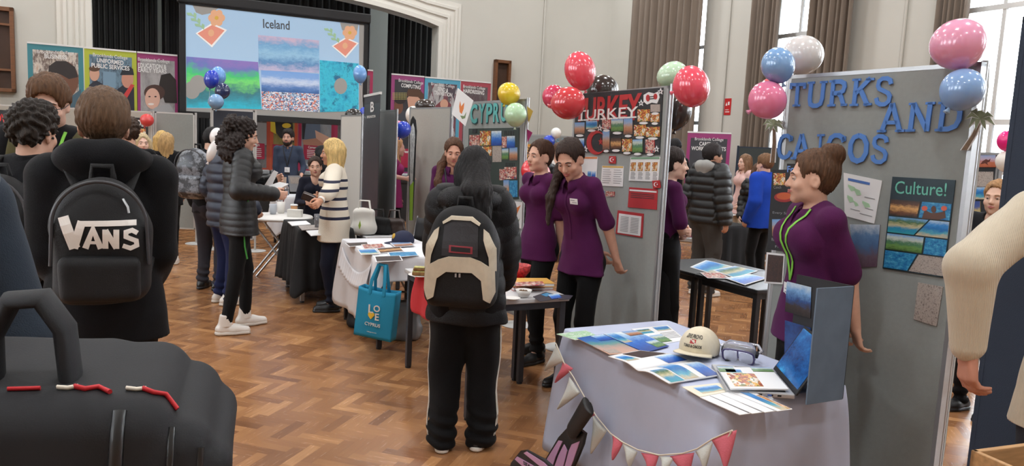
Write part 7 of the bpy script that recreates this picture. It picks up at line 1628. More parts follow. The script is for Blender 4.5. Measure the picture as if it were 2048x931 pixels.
cap_text('DIVE PROVO', .080, .022, .09); cap_text('TURKS & CAICOS', .040, .017, .085)
mb = MB(); V = []
for (x_, y_) in ((-.014, .051), (.014, .051), (.014, .069), (-.014, .069)):
    hh = (y_-.03)/.082; rr = math.sqrt(1-hh*hh); an = -x_/.09; V.append((.0885*rr*math.sin(an), .1045*rr*math.cos(an)+.0015, y_))
mb.add(V, [(3, 2, 1, 0)]); fl = mb.build('red_flag', M_tred, crn); mb = MB(); a, b = Vector(V[3])+Vector((0, .0015, 0)), Vector(V[1])+Vector((0, .0015, 0)); mb.tube([a, b], .002, 6); mb.build('white_stripe', M_whsole, fl)
# diving mask
q = gp(1480, 722, ZT+.005); GM = T(q.x, q.y, ZT+.006) @ rotm('Z', math.radians(150)) @ rotm('X', math.radians(-28)) @ Matrix.Scale(.86, 4)
M_sil = mat('clear_silicone', srgb(225, 228, 238), .15, trans=.75, spec=.5); M_lens = mat('mask_lens', srgb(236, 240, 246), .03, trans=.9); M_pur = mat('mask_frame_purple', srgb(74, 66, 110), .3)
gm = empty('diving_mask', 'clear diving mask with a purple frame lying near the laptop', 'diving mask', GM)
def ring(cx, w, h_, y, n=28, e=.55): return [(cx+w*abs(math.cos(t))**e*np.sign(math.cos(t)), y, .055+h_*abs(math.sin(t))**e*np.sign(math.sin(t))-(.012 if abs(cx) < .01 and math.sin(t) < -.5 and abs(math.cos(t)) < .4 else 0)) for t in np.linspace(0, 2*PI, n, endpoint=False)]
A, B, C_ = ring(0, .078, .042, .03), ring(0, .082, .05, -.005), ring(0, .07, .048, -.035); mb = MB(); n = 28
mb.add(A+B+C_, [(j*n+i, j*n+(i+1) % n, (j+1)*n+(i+1) % n, (j+1)*n+i) for j in (0, 1) for i in range(n)], smooth=True); sk = mb.build('silicone_skirt', M_sil, gm); sk.modifiers.new('t', 'SOLIDIFY').thickness = .003
mb = MB(); mb.tube(A, .0042, 8, closed=True); mb.tube([(0, .032, .095), (0, .034, .07), (0, .032, .05)], .004, 8); mb.build('lens_frame', M_pur, gm)
for sg in (-1, 1): mb = MB(); P_ = ring(sg*.038, .034, .034, .032, 20); mb.add(P_, [tuple(range(20))]); mb.build('lens', M_lens, gm)
mb = MB(); mb.tube([(.078, 0, .06), (.1, -.04, .055), (.07, -.085, .05), (-.07, -.085, .05), (-.1, -.04, .055), (-.078, 0, .06)], .010, 8, flat=.25, up=(0, 0, 1)); mb.build('head_strap', M_sil, gm)
for sg in (-1, 1): mb = MB(); mb.box(sg*.083-.008, sg*.083+.008, -.02, .01, .045, .07, bev=.004); mb.build('buckle', M_blk, gm)
mb = MB(); mb.cyl((.05, .02, .012), (.06, .05, .008), .014, n=16); mb.build('purge_valve', M_blk, gm)
# folded display card standing on the cloth
za = ZT+.006; b0, b1, a1 = gp(1613, 809, za), gp(1685, 798, za), gp(1577, 729, za); hB = at(1606, 575, b0.y).z-za; hA = at(1571, 547, a1.y).z-za
fd = empty('folding_display_card', 'folded display card with a blue outer flap standing by the laptop', 'display card', None, loc=b0); M_slate = mat('slate_blue_card', srgb(104, 122, 142), .8, noise=.12, nscale=9)
def standing(nm, p, q_, h0, h1, m, t=.006):
    p, q_ = p-b0, q_-b0; d = (q_-p).normalized(); n_ = Vector((d.y, -d.x, 0))*t; mb = MB(); V = [p, q_, q_+Vector((0, 0, h1)), p+Vector((0, 0, h0))]; V = V+[v-n_ for v in V]; mb.add(V, [(0, 1, 2, 3), (7, 6, 5, 4), (0, 4, 5, 1), (1, 5, 6, 2), (2, 6, 7, 3), (3, 7, 4, 0)]); return mb.build(nm, m, fd)
standing('outer_flap', b0, b1, hB, hB, M_slate); pa = standing('inner_panel', a1, b1+Vector((.0, .008, 0)), hA, hB, M_blk)
AM = frame(a1, b1-a1, (0, 0, 1)); AL = T(*(-Vector(b0))) @ AM
for (q, k) in (([(1575, 562), (1624, 574), (1622, 636), (1571, 622)], 'town'), ([(1571, 640), (1622, 655), (1620, 740), (1570, 712)], 'deep')):
    o = px_poly(AM, q, .0, .003, 'photo', picture_mat('print_bar_scene', [(30, 26, 26), (60, 50, 46), (40, 80, 140), (120, 170, 220), (200, 220, 236)], 'land', 81, 4) if k == 'town' else picture_mat('print_night_sea', [(10, 26, 60), (20, 50, 110), (30, 80, 150), (20, 40, 90)], 'noise', 82, 2), fd); o.matrix_local = AL
# bunting along the cloth
BMx = frame(Vector((KC[0], KC[1], 0))-Vector(RN)*.085, -RU, (0, 0, 1)); zo = lambda x, y: (1060+x/2.767, 620+y/2.767)
sp_ = [zo(*p) for p in ((146, 180), (190, 285), (245, 370), (315, 495), (375, 590), (450, 680), (520, 730), (600, 770), (720, 800), (850, 790), (930, 765), (1015, 710), (1125, 662))]
bu = empty('bunting', 'string of pink and pale grey flags draped along the lilac tablecloth', 'bunting', BMx)
def on(M, pts, z): return [P2(M, *p)+(z,) for p in pts]
mb = MB(); mb.tube(on(BMx, sp_, .004), .003, 6); mb.tube(on(BMx, [sp_[-1], zo(1095, 720), zo(1100, 800), zo(1085, 850)], .006), .003, 6); mb.build('string', mat('cream_string', srgb(224, 216, 200), .8), bu)
M_pink = mat('pink_felt', srgb(206, 104, 118), .9, bump=.2, bscale=200); M_pale = mat('pale_grey_felt_flag', srgb(206, 210, 206), .9, bump=.2, bscale=200)
for i, (a, b, c) in enumerate((((150, 185), (192, 282), (88, 332)), ((186, 284), (242, 322), (155, 397)), ((222, 368), (282, 455), (178, 542)), ((302, 495), (362, 580), (300, 610)), ((352, 580), (428, 668), (354, 788)), ((458, 682), (518, 730), (485, 822)), ((515, 734), (598, 782), (560, 866)), ((618, 786), (716, 802), (690, 905)), ((718, 806), (800, 812), (770, 890)), ((778, 806), (912, 786), (880, 930)), ((918, 780), (1017, 722), (985, 870)), ((1008, 716), (1148, 660), (1112, 872)))):
    A, B, C_ = (Vector(P2(BMx, *zo(*p))) for p in (a, b, c)); mb = MB()
    def fl_(u, v): q = A*(1-u)*(1-v)+B*u*(1-v)+C_*v; return (q.x, q.y, .002+.018*math.sin(u*PI)*math.sin(v*PI*.9)+.02*v*v*(i % 3)*.5)
    mb.grid(fl_, 8, 8); o = mb.build('flag', M_pale if i % 2 == 0 else M_pink, bu); o.modifiers.new('t', 'SOLIDIFY').thickness = .002
# diving fins leaning against the cloth
z5 = lambda x, y: (1000+x/3.2, 640+y/3.2); M_finb = mat('fin_black_rubber', srgb(14, 14, 16), .5); M_finp = mat('fin_pink', srgb(206, 160, 200), .35)
FX = frame(Vector((KC[0], KC[1], 0))-Vector(RN)*.14, -RU, (0, 0, 1))
def fin(label, M, outer, pinks, pocket, words=None):
    base = P2(M, *outer[0]); M2 = M @ T(base[0], base[1], 0); o = empty('diving_fin', label, 'diving fin', M2)
    px_poly(M2, outer, 0, .014, 'blade', M_finb, o)
    for q in pinks: px_poly(M2, q, .014, .018, 'pink_panel', M_finp, o)
    if pocket:
        a, b = (V3(P2(M2, *p)+(.03,)) for p in pocket); D = SDF(np.minimum(a, b)-.09, np.maximum(a, b)+.09, .006); D.cap(a, b, .040, .046, k=.0, sq=(1, 1, .42)); D.cut(b+(b-a)*.05, b-a); pass; D.build('foot_pocket', M_finb, o)
    return o, M2
fin('pink and black diving fin leaning against the lilac tablecloth', FX, [z5(*p) for p in ((470, 960), (300, 960), (310, 880), (390, 745), (455, 675), (520, 690), (560, 720), (545, 790), (500, 900))], ([z5(*p) for p in ((316, 950), (322, 880), (395, 765), (420, 770), (375, 870), (350, 950))], [z5(*p) for p in ((362, 950), (395, 860), (430, 790), (450, 830), (420, 950))], [z5(*p) for p in ((430, 950), (462, 830), (480, 790), (530, 770), (490, 890), (465, 950))]), (z5(500, 700), z5(600, 545)))
FX2 = frame(Vector((KC[0], KC[1], 0))-Vector(RN)*.26-Vector(RU)*.0, -RU, (0, 0, 1))
f2, M2 = fin('pink and black diving fin lying lower in front of the leaning one', FX2, [z5(*p) for p in ((75, 960), (85, 910), (150, 830), (180, 826), (300, 890), (380, 960))], ([z5(*p) for p in ((115, 885), (130, 868), (240, 930), (270, 960), (200, 960))], [z5(*p) for p in ((172, 845), (190, 836), (300, 905), (350, 955), (310, 955))]), None)
fit_text(M2, f2, 'SEAC', z5(172, 905), z5(240, 945), 7, M_blk, z=.0195, bold=.03)
# ---- tables with the red cloth
TN = V3(.366, 4.43, 0); tw, tl = .66, .56
c1 = TN-RN*tw; c2 = c1+RU*(tl+.005)
table('pale topped table nearest the girl with the cream panelled rucksack', c1, tw, tl); table('pale topped table carrying the red cloth', c2, tw, tl)
cloth_over('bright red cloth over the further pale topped table', c1+RU*.36, tw-.04, .5, (.001, .001, .24, .001), M_redcloth, .012, .02, 4, seed=9, corner=.02, z=ZT+.005)
def plate(label, px, py, r, z=ZT, food=None, bowl=False):
    q = gp(px, py, z); o = empty('bowl' if bowl else 'plate', label, 'bowl' if bowl else 'plate', T(q.x, q.y, z+.001)); mb = MB()
    mb.lathe([(0, .004), (r*.6, .004), (r, .045 if bowl else .014), (r-.004, .045 if bowl else .016), (r*.58, .009), (0, .009)], 28); mb.build('dish', M_whshoe, o); return o, q
o, q = plate('white plate with a slice of cake on the red cloth', 842, 553, .085, ZT+.006)
mb = MB(); mb.box(-.055, .055, -.035, .035, .012, .035, bev=.006); mb.box(-.05, .05, -.03, .03, .04, .06, bev=.008); o2 = mb.build('cake_slice', mat('cake_brown', srgb(120, 84, 44), .8, noise=.4, nscale=40), None, T(q.x, q.y, ZT+.006)); mb = MB(); mb.box(-.053, .053, -.033, .033, .034, .041); mb.box(-.045, .045, -.028, .028, .06, .066); mb.build('cream_filling', mat('cake_green', srgb(180, 176, 110), .7, noise=.3, nscale=60), o2); tag(o2, 'layered slice of cake on the white plate', 'cake')
o, q = plate('small white bowl of nuts on the pale table', 1047, 594, .05, ZT, bowl=True); mb = MB(); r_ = random.Random(3)
for k in range(16): mb.lathe([(0, .008), (.006, .004), (.007, 0), (.004, -.005), (0, -.007)], 8, M=T(r_.uniform(-.025, .025), r_.uniform(-.025, .025), .03+r_.uniform(0, .008)))
nu = mb.build('nuts', mat('nut_brown', srgb(110, 80, 50), .7), None, T(q.x, q.y, ZT+.001)); tag(nu, 'brown nuts heaped in the small white bowl', 'nuts', kind='stuff')
plate('small white plate beside the bowl of nuts', 1024, 600, .05)
q = gp(1060, 575, ZT)
for k, (lab, m, dz) in enumerate((('thick cookery book lying flat on the pale table, lower of two', mat('book_red', srgb(176, 96, 90), .5), 0), ('picture book lying on top of the cookery book', PIC['food'], .024))):
    mb = MB(); mb.box(-.14, .12, -.085, .085, .001, .021, mi=1); mb.box(-.143, .123, -.088, .088, .019, .023); mb.box(-.143, .123, -.088, .088, .0, .003); o = mb.build('book', [m, M_paper], None, T(q.x+.01*k, q.y, ZT+dz) @ rotm('Z', .35-.1*k)); tag(o, lab, 'book')
    cv = px_poly(T(0, 0, ZT+dz+.023), [(1030, 570-k*6), (1085, 568-k*6), (1090, 576-k*6), (1032, 578-k*6)], 0, .001, 'cover_picture', PIC['people' if k else 'town'], None); cv.parent = o; cv.matrix_parent_inverse = o.matrix_world.inverted(); cv.matrix_world = T(0, 0, ZT+dz+.023)
leaflet('black folded leaflet with small photographs at the table end', [(1066, 593), (1092, 584), (1132, 594), (1080, 603)], mat('dark_leaflet', srgb(56, 54, 62), .4), ZT+.001, pics=((.5, .1, .9, .5, 'deep'),))
leaflet('blue photograph lying over the black leaflet', [(1096, 590), (1116, 587), (1124, 595), (1104, 598)], PIC['blue'], ZT+.006)
leaflet('black patterned card hanging over the table corner', [(1112, 588), (1146, 591), (1140, 598), (1118, 599)], mat('dark_leaflet', (0, 0, 0)), ZT+.0045)
q = gp(1034, 556, ZT+.006); mb = MB(); mb.lathe([(0, .0), (.05, .004), (.085, .05), (.09, .09), (.086, .09), (.08, .05), (.045, .01), (0, .008)], 28); o = mb.build('mixing_bowl', mat('red_lattice', srgb(196, 70, 70), .5, noise=.5, nscale=60), None, T(q.x, q.y, ZT+.008)); tag(o, 'red and white patterned bowl on the red cloth behind the coat sleeve', 'bowl')
# ---- the table with the white frilled cloth
CP = (-.985, 5.5); table('folding table under the white frilled cloth', CP, .62, 1.05, leg=M_blktop)
cloth_over('white tablecloth with a gathered frill hanging down one long side', CP, .62, 1.05, (.17, .15, .55, .2), M_whcloth, .014, .035, 4, seed=5, corner=.05)
fm = rframe(CP, ZT); mb = MB()
def frill(a, b): y = .08+.86*a; sag = .05+.13*math.sin(a*PI)**.8; return (-.03-.03*b-.010*math.sin(a*90+b)*b, y, -sag-.16*b*(1-.3*math.sin(a*PI)))
mb.grid(frill, 180, 6); o = mb.build('gathered_frill', M_whcloth, None, fm); o.modifiers.new('t', 'SOLIDIFY').thickness = .003; tag(o, 'gathered white frill pinned across the side of the white cloth', 'frill')
for i, (q, m, lab) in enumerate((([(690, 486), (735, 484), (738, 490), (698, 493)], 'night', 'dark leaflet at the far end of the white frilled cloth'), ([(722, 489), (765, 487), (772, 495), (728, 498)], 'people', 'red and white leaflet in the middle of the white frilled cloth'), ([(752, 497), (800, 493), (808, 502), (760, 507)], 'sunset', 'orange leaflet towards the near end of the white frilled cloth'), ([(715, 499), (750, 498), (760, 508), (722, 509)], 'sea', 'pale blue leaflet near the frill'), ([(775, 505), (832, 503), (838, 511), (780, 515)], 'deep', 'blue leaflet near the open end of the white cloth'), ([(748, 513), (800, 511), (806, 521), (752, 524)], 'night', 'dark blue leaflet at the near corner above the tote bag'), ([(780, 486), (820, 484), (830, 491), (790, 494)], 'town', 'black and red leaflet beside the navy cap'))):
    leaflet(lab, q, M_paper, ZT+.006+.002*i, pics=((.04, .06, .96, .94, m),))
def small_cap(label, p, m, bm, yaw):
    o = empty('cap', label, 'cap', T(*p) @ rotm('Z', yaw)); D = SDF((-.13, -.14, -.02), (.13, .24, .14), .008); D.ell((0, 0, .02), (.085, .1, .085), None, .01); D.cut((0, 0, .0), (0, 0, -1)); D.build('crown', m, o)
    mb = MB(); mb.grid(lambda a, b: (.08*math.sin(-1.2+2.4*a)*(1+.2*b), .09*math.cos(-1.2+2.4*a)+.08*b*math.cos((-1.2+2.4*a)*.9), .012-.012*b), 14, 4); mb.build('brim', m, o).modifiers.new('t', 'SOLIDIFY').thickness = .005
    mb = MB(); mb.lathe([(0, .004), (.022, .003), (.024, 0)], 14, M=T(0, .09, .06) @ rotm('X', -PI/2*.8)); mb.build('badge', bm, o); return o
q = gp(806, 482, ZT+.02); small_cap('navy cap with a gold badge on the white frilled cloth', (q.x, q.y, ZT+.009), mat('navy_cotton', srgb(34, 40, 66), .85), mat('gold_thread', srgb(200, 160, 60), .5), 2.2)
# blue tote hanging at the corner of the white cloth
TM = frame(at(707, 668, 5.3), at(790, 686, 5.22)-at(707, 668, 5.3), (0, 0, 1)); M_tote = mat('cyan_nonwoven', srgb(24, 140, 180), .75, bump=.2, bscale=300)
bw, bh, bd = .29, .36, .10; tb = empty('tote_bag', 'bright blue tote bag with a white and yellow word logo hanging from the white table', 'tote bag', TM); mb = MB()
def tot(a, b):
    per = 2*(bw+bd); d = a*per; x, y = (d, 0) if d < bw else ((bw, d-bw) if d < bw+bd else ((bw-(d-bw-bd), bd) if d < 2*bw+bd else (0, bd-(d-2*bw-bd)))); k = math.sin(PI*b)*.012*(1 if y in (0, bd) else -1.4)
    return (x+(-k if x == 0 and 0 < y < bd else 0), bh*b-.01*math.sin(PI*x/bw)*b, -(y+(-k if y == 0 else k if y == bd else 0)*math.sin(PI*min(1, max(0, x/bw))))) if True else None
mb.grid(tot, 96, 14); mb.add([(0, 0, 0), (bw, 0, 0), (bw, 0, -bd), (0, 0, -bd)], [(0, 3, 2, 1)]); o = mb.build('bag_panels', M_tote, tb); o.modifiers.new('t', 'SOLIDIFY').thickness = .0025
for y in (0, -bd): mb = MB(); mb.tube([(.09, bh-.04, y+.004), (.095, bh+.06, y*.6), (.12, bh+.175, y*.3-.03), (.17, bh+.175, y*.3-.03), (.195, bh+.06, y*.6), (.2, bh-.04, y+.004)], .013, 8, flat=.2, up=(0, 0, 1)); mb.build('handle', M_tote, tb)
for (s_, x, y, sz) in (('L', .118, .215, .085), ('O', .165, .225, .065), ('E', .172, .165, .07)): text('printed_letter', s_, sz, M_whsole, tb, x, y, .018, rot=.06, bold=.02)
text('printed_name', 'CYPRUS', .034, M_whsole, tb, .145, .105, .018, bold=.015); text('printed_small_text', 'visitcyprus.com', .012, M_whsole, tb, .145, .05, .018)
mb = MB(); mb.prism([(.128-.026+.0, .178), (.108, .19), (.118, .192), (.128, .182), (.138, .192), (.15, .188), (.152, .175), (.128, .142), (.106, .165)], .014, .019); mb.build('printed_heart', mat('heart_yellow', srgb(230, 190, 60), .6), tb)
# bags under and behind the table
def soft_bag(label, p, r, m, name='carrier_bag', cat='bag', seed=0, handles=True):
    o = empty(name, label, cat, T(*p)); D = SDF((-r[0]*1.4, -r[1]*1.4, -.02), (r[0]*1.4, r[1]*1.4, r[2]*1.4), .011); D.box((0, 0, r[2]/2), (r[0], r[1], r[2]/2), .04, None, .02); D.ell((0, 0, r[2]*.25), (r[0]*1.1, r[1]*1.2, r[2]*.3), None, .04); D.cut((0, 0, .002), (0, 0, -1)); D.build('bag_body', m, o, None, wrinkle(.009, 1.3, seed))
    if handles:
        for sg in (-1, 1): mb = MB(); mb.tube([(-.06, sg*.02, r[2]-.02), (-.045, sg*.02, r[2]+.08), (.045, sg*.02, r[2]+.08), (.06, sg*.02, r[2]-.02)], .007, 6); mb.build('handle', m, o)
    return o
q = gp(806, 676); soft_bag('grey see-through plastic bag on the floor by the blue tote', q, (.13, .10, .30), mat('grey_film', srgb(120, 124, 130), .35, spec=.6), seed=2)
q = gp(700, 655); soft_bag('black holdall on the floor under the white frilled cloth', (q.x+.12, q.y+.1, 0), (.14, .12, .18), M_nylon, 'holdall', seed=3, handles=False)
# table of bags behind the white cloth
BT = at(738, 470, 7.25); table('low table holding the gift bags behind the white frilled cloth', (BT.x-.03, BT.y), .5, .42, z=.62)
for (px, d, r, m, lab) in ((728, 7.4, (.11, .05, .26), M_whsole, 'white paper gift bag with a green leaf print behind the striped jumper'), (756, 7.5, (.12, .06, .17), M_nylon, 'black tote bag with white lettering on the bag table'), (788, 7.6, (.11, .06, .16), mat('brown_leather', (0, 0, 0)), 'brown leather bag at the end of the bag table')):
    q = at(px, 460, d); o = soft_bag(lab, (q.x, q.y, .622), r, m, 'gift_bag' if m is M_whsole else 'handbag', seed=px)
    if m is M_whsole: mb = MB(); mb.prism([(-.012, .10), (.0, .06), (.014, .10), (.004, .15)], 0, .004, M=T(-.03, -r[1]-.022, 0) @ rotm('X', PI/2)); mb.build('leaf_print', mat('leaf_print_green', srgb(150, 180, 70), .6), o)
    if px == 752:
        for k in range(3): mb = MB(); mb.box(-.06, .05-.015*k, -r[1]-.024, -r[1]-.018, .115-.03*k, .125-.03*k); mb.build('printed_words', M_whsole, o)
q = gp(842, 560); chair('black and steel folding chair behind the white frilled cloth', T(-.90, 7.02, 0) @ rotm('Z', math.radians(150)))
# ---- black draped table with leaflets
BP = (-1.98, 6.95); table('folding table under the black cloth', BP, .5, .82, leg=M_steel); cloth_over('black tablecloth hanging in folds behind the curly haired girl', BP, .5, .82, (.58, .5, .58, .5), M_bkcloth, .03, .03, 9, seed=8, corner=.06)
for i, (q, m, lab) in enumerate((([(575, 444), (612, 442), (622, 449), (584, 452)], M_paper, 'white leaflet at the far end of the black cloth'), ([(596, 452), (636, 450), (645, 458), (604, 461)], PIC['rock'], 'grey brochure in the middle of the black cloth'), ([(612, 462), (648, 460), (660, 469), (622, 472)], M_paper, 'white leaflet at the near end of the black cloth'))): leaflet(lab, q, m, ZT+.006, t=.006)
# ---- round white cup table
q = at(556, 437, 8.05); RT = empty('round_table', 'round white table with cups behind the black cloth', 'table', T(q.x, q.y, 0)); mb = MB(); mb.lathe([(0, ZT), (.36, ZT), (.37, ZT-.015), (.36, ZT-.03), (0, ZT-.03)], 40); mb.build('table_top', M_whshoe, RT)
for sg in (-1, 1):
    for y in (-.15, .15): mb = MB(); mb.tube([(sg*.28, y, .0), (-sg*.25, y, ZT-.03)], .013, 8); mb.build('leg', M_steel, RT)
def cup(label, px, py, h, r0, r1, m, pens=0, lid=None):
    p = gp(px, py, ZT); o = empty('cup', label, 'cup', T(p.x, p.y, ZT+.001)); mb = MB(); mb.lathe([(0, .002), (r0, .002), (r1, h), (r1-.003, h), (r0-.003, .006), (0, .006)], 24); mb.build('cup_body', m, o)
    if lid: mb = MB(); mb.lathe([(r1+.003, h-.004), (r1+.003, h+.006), (r1-.006, h+.010), (0, h+.010)], 24); mb.build('lid', lid, o)
    r_ = random.Random(px)
    for k in range(pens):
        a, b = r_.uniform(-.02, .02), r_.uniform(-.02, .02); mb = MB(); mb.cyl((a, b, .01), (a*2, b*2, h+.05), .004, n=8); pn = mb.build('pen', mat('pen_%d' % (k % 3), [srgb(60, 60, 70), srgb(160, 60, 60), srgb(90, 70, 60)][k % 3], .4), None, T(p.x, p.y, ZT+.001)); tag(pn, 'pen standing in the taller white cup', 'pen', 'pens in the white cup')
cup('pale see-through cup beside the taller white cup', 546, 428, .11, .032, .042, mat('frosted_plastic', srgb(206, 212, 222), .3, trans=.3)); cup('taller white cup holding pens', 562, 426, .13, .035, .045, M_whshoe, 6); cup('brown paper coffee cup with a pale lid', 588, 428, .10, .028, .038, mat('kraft_paper', srgb(190, 140, 96), .7), 0, M_paper)
p = gp(590, 433, ZT); mb = MB(); mb.box(-.075, .075, -.04, .04, 0, .075, bev=.003); o = mb.build('card_box', M_whsole, None, T(p.x, p.y, ZT+.001)); mb = MB(); mb.box(-.076, .076, -.041, .041, .058, .077); mb.build('lid', M_whsole, o); tag(o, 'white cardboard box at the edge of the round white table', 'box')
for (px, d, lab) in ((642, 7.3, 'clear plastic tumbler at the corner of the black cloth'),): p = gp(636, 455, ZT+.006); mb = MB(); mb.lathe([(0, .003), (.03, .003), (.038, .13), (.036, .13), (.028, .006), (0, .006)], 20); o = mb.build('tumbler', M_sil, None, T(p.x, p.y, ZT+.007)); tag(o, lab, 'cup')
# ---- far white table with the photo stand in front of the bearded man
q = at(556, 386, 10.4); FP = (q.x, q.y); table('far table under a white cloth before the bearded man', FP, 1.0, .45); cloth_over('far white tablecloth hanging before the bearded man', FP, 1.0, .45, (.5, .4, .5, .5), M_whcloth, .015, .03, 5, seed=4)
o, M2 = poster(frame(at(577, 383, 10.5), at(607, 383, 10.6)-at(577, 383, 10.5), Vector((.02, .28, 1))), 'photo_stand', 'grey photo stand leaning on the far white table', 'photo stand', [(576, 351), (601, 351), (607, 383), (580, 383)], M_greyink, t=.01); px_poly(M2, [(579, 354), (599, 354), (602, 367), (581, 367)], .01, .012, 'photo', PIC['rock'], o)
o, M2 = poster(frame(at(551, 372, 10.75), at(572, 372, 10.75)-at(551, 372, 10.75), (0, .1, 1)), 'box_label_card', 'small orange and white card box standing on the far white table', 'card', [(551, 354), (573, 354), (572, 378), (551, 378)], mat('peach_card', srgb(206, 180, 160), .6), t=.05)
for (px, lab) in ((574, 'short clear bottle beside the photo stand'), (613, 'clear bottle at the end of the far white table')):
    p = at(px, 384, 10.7); mb = MB(); mb.lathe([(0, 0), (.03, 0), (.03, .10), (.012, .13), (.012, .15), (0, .15)], 16); o = mb.build('bottle', M_sil, None, T(p.x, p.y, ZT+.006)); mb = MB(); mb.lathe([(.013, .148), (.013, .165), (0, .165)], 12); mb.build('bottle_cap', M_whsole, o); tag(o, lab, 'bottle')
# papers held by the curly haired girl
for k, (q, lab, d) in enumerate((([(528, 372), (548, 340), (556, 344), (540, 380)], 'upright white booklet held by the curly haired girl', 5.95), ([(524, 376), (560, 364), (578, 368), (548, 384)], 'white papers held open by the curly haired girl', 5.85))):
    c0 = at(*q[3], d); M = frame(c0, at(*q[2], d)-c0, at(*q[0], d)-c0 if k == 0 else at(*q[0], d+.12)-c0); poster(M, 'booklet' if k == 0 else 'paper_sheet', lab, 'paper', q, M_paper, t=.004)
# ---- black table beyond the skirt
KK = V3(1.314, 5.6, 0)-RU*.75; table('black table covered with leaflets beside the tall board', KK, .72, .62, M_blktop, M_blktop); table('second black table pushed against the leaflet table', KK+RU*.63, .72, .62, M_blktop, M_blktop)
for i, (q, m, lab) in enumerate((([(1380, 534), (1412, 520), (1470, 534), (1425, 548)], 'sea', 'pale blue leaflet at the far end of the black table'), ([(1425, 540), (1470, 532), (1516, 542), (1470, 556)], 'beach', 'sea coloured leaflet in the middle of the black table'), ([(1400, 545), (1440, 545), (1462, 557), (1415, 556)], 'people', 'red and cream leaflet at the edge of the black table'), ([(1450, 556), (1500, 548), (1535, 556), (1490, 570)], 'blue', 'blue leaflet at the near end of the black table'))): leaflet(lab, q, M_paper, ZT+.001+.002*i, pics=((.04, .06, .96, .94, m),))
q = at(1452, 460, 9.2); table('small black table by the girl in the pink cardigan', (q.x, q.y), .45, .5, M_blktop, M_leg); cloth_over('black tablecloth on the small table by the pink cardigan', (q.x, q.y), .45, .5, (.6, .5, .6, .5), M_bkcloth, .02, .03, 6, seed=6); leaflet('pale leaflet on the small black table', [(1456, 428), (1468, 426), (1473, 430), (1460, 432)], M_paper, ZT+.006)
q = at(1930, 560, 5.2); table('grey table before the black animal board', (q.x-.25, q.y), .5, .5, M_tabtop, M_leg); leaflet('white papers on the grey table before the animal board', [(1908, 566), (1925, 562), (1930, 580), (1910, 584)], M_paper, ZT+.001)
# crate at the corner of the picture
q = at(2075, 931, 1.5); table('side table beside the man in the cream jumper', (q.x-.12, q.y-.22), .4, .34, M_tabtop, M_leg, z=.74); M_crate = mat('pale_wood', srgb(176, 136, 92), .6, noise=.2, nscale=12, stretch=(1, 8, 8))
cr = empty('wooden_crate', 'small pale wooden crate with a white letter at the corner of the side table', 'crate', T(q.x-.03, q.y-.08, .741) @ rotm('Z', .35)); zc = at(2020, 916, 1.46).z-.741
for (x0, x1, y0, y1) in ((-.08, .2, -.08, -.068), (-.08, .2, .1, .112), (-.08, -.068, -.08, .112), (.188, .2, -.08, .112)): mb = MB(); mb.box(x0, x1, y0, y1, 0, zc, bev=.002); mb.build('side_panel', M_crate, cr)
mb = MB(); mb.box(-.07, .19, -.07, .1, 0, .01); mb.build('base', M_crate, cr); text('painted_letter', 'W', .06, M_whsole, cr, 0, 0, M=T(-.04, -.082, zc-.035) @ rotm('X', PI/2), bold=.02)
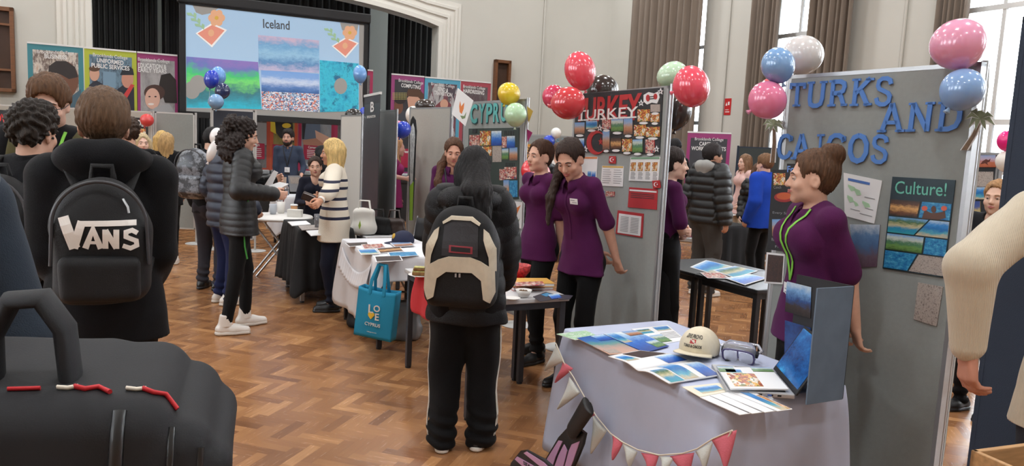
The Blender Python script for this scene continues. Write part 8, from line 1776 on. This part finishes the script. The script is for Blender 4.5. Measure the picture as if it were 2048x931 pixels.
# ---- the huge black rucksack close to the camera
M_rk = mat('black_rucksack_cloth', srgb(26, 27, 30), .7, noise=.1, nscale=10, bump=.08, bscale=420, spec=.3); M_zip = mat('zip_black', srgb(14, 14, 15), .4); rk = empty('backpack', 'huge black rucksack with red zip pulls close to the camera', 'backpack', T(-.615, 1.038, .765) @ rotm('Z', math.radians(20.7)))
D = SDF((-.32, -.24, -.05), (.26, .24, .62), .006); Ry = ry(math.radians(8))
D.box((-.14, 0, .235), (.205, .17, .265), .05, ry(math.radians(3)), .004); D.box((.03, 0, .225), (.10, .165, .26), .05, ry(math.radians(4)), .008); D.box((.10, 0, .205), (.075, .158, .245), .045, ry(math.radians(5)), .008); D.box((.14, 0, .18), (.062, .15, .235), .04, ry(math.radians(5)), .008)
bd_ = D.build('bag_body', M_rk, rk, None, wrinkle(.006, .55, 7))
def seam(pts, r, nm, m, push=.001):
    out = []
    for (x, z) in pts:
        h_, l_, n_, _ = bd_.ray_cast(Vector((x, -.6, z)), Vector((0, 1, 0)))
        if h_: out.append(l_+n_*push)
    if len(out) > 2: mb = MB(); mb.tube(out, r, 7, flat=.6, up=(0, -1, 0)); mb.build(nm, m, rk)
for x0, x1, zt_ in ((.075, .055, .47), (.135, .125, .44), (.170, .162, .41), (.188, .182, .37)): seam([(x0+(x1-x0)*t-.03*t*t, zt_-.42*t) for t in np.linspace(0, 1, 22)], .009 if x0 < .1 else .005, 'zip', M_zip)
def topseam(pts, r, nm, m):
    out = []
    for (x, y) in pts:
        h_, l_, n_, _ = bd_.ray_cast(Vector((x, y, .9)), Vector((0, 0, -1)))
        if h_: out.append(l_+n_*.003)
    if len(out) > 1: mb = MB(); mb.tube(out, r, 7, flat=.6); mb.build(nm, m, rk)
M_rp = mat('red_cord', srgb(190, 36, 44), .6); M_crm = mat('cream_cord', srgb(222, 214, 200), .6)
topseam([(-.055+.006*k, -.115) for k in range(7)], .004, 'red_piping', M_rp)
for (x, y) in ((.0, -.115), (.078, -.105)):
    topseam([(x, y), (x+.012, y-.004), (x+.022, y+.002)], .0045, 'zip_slider', M_crm); topseam([(x+.02, y), (x+.032, y-.008), (x+.045, y+.004), (x+.06, y-.006)], .0055, 'zip_pull', M_rp)
mb = MB(); mb.tube([(-.085, -.06, .46), (-.085, -.06, .55), (-.06, -.06, .60), (-.025, -.06, .602), (.0, -.06, .56), (.008, -.06, .46)], .034, 12, flat=.4, up=(1, 0, 0)); mb.build('carry_handle', M_rk, rk)
for y in (-.1, .1): mb = MB(); mb.tube([(-.27, y, .44), (-.36, y, .52), (-.5, y, .55), (-.62, y, .48), (-.66, y, .34), (-.55, y*1.2, .12), (-.30, y, .06)], .03, 10, flat=.3, up=(0, 0, 1)); mb.build('shoulder_strap', M_rk, rk)
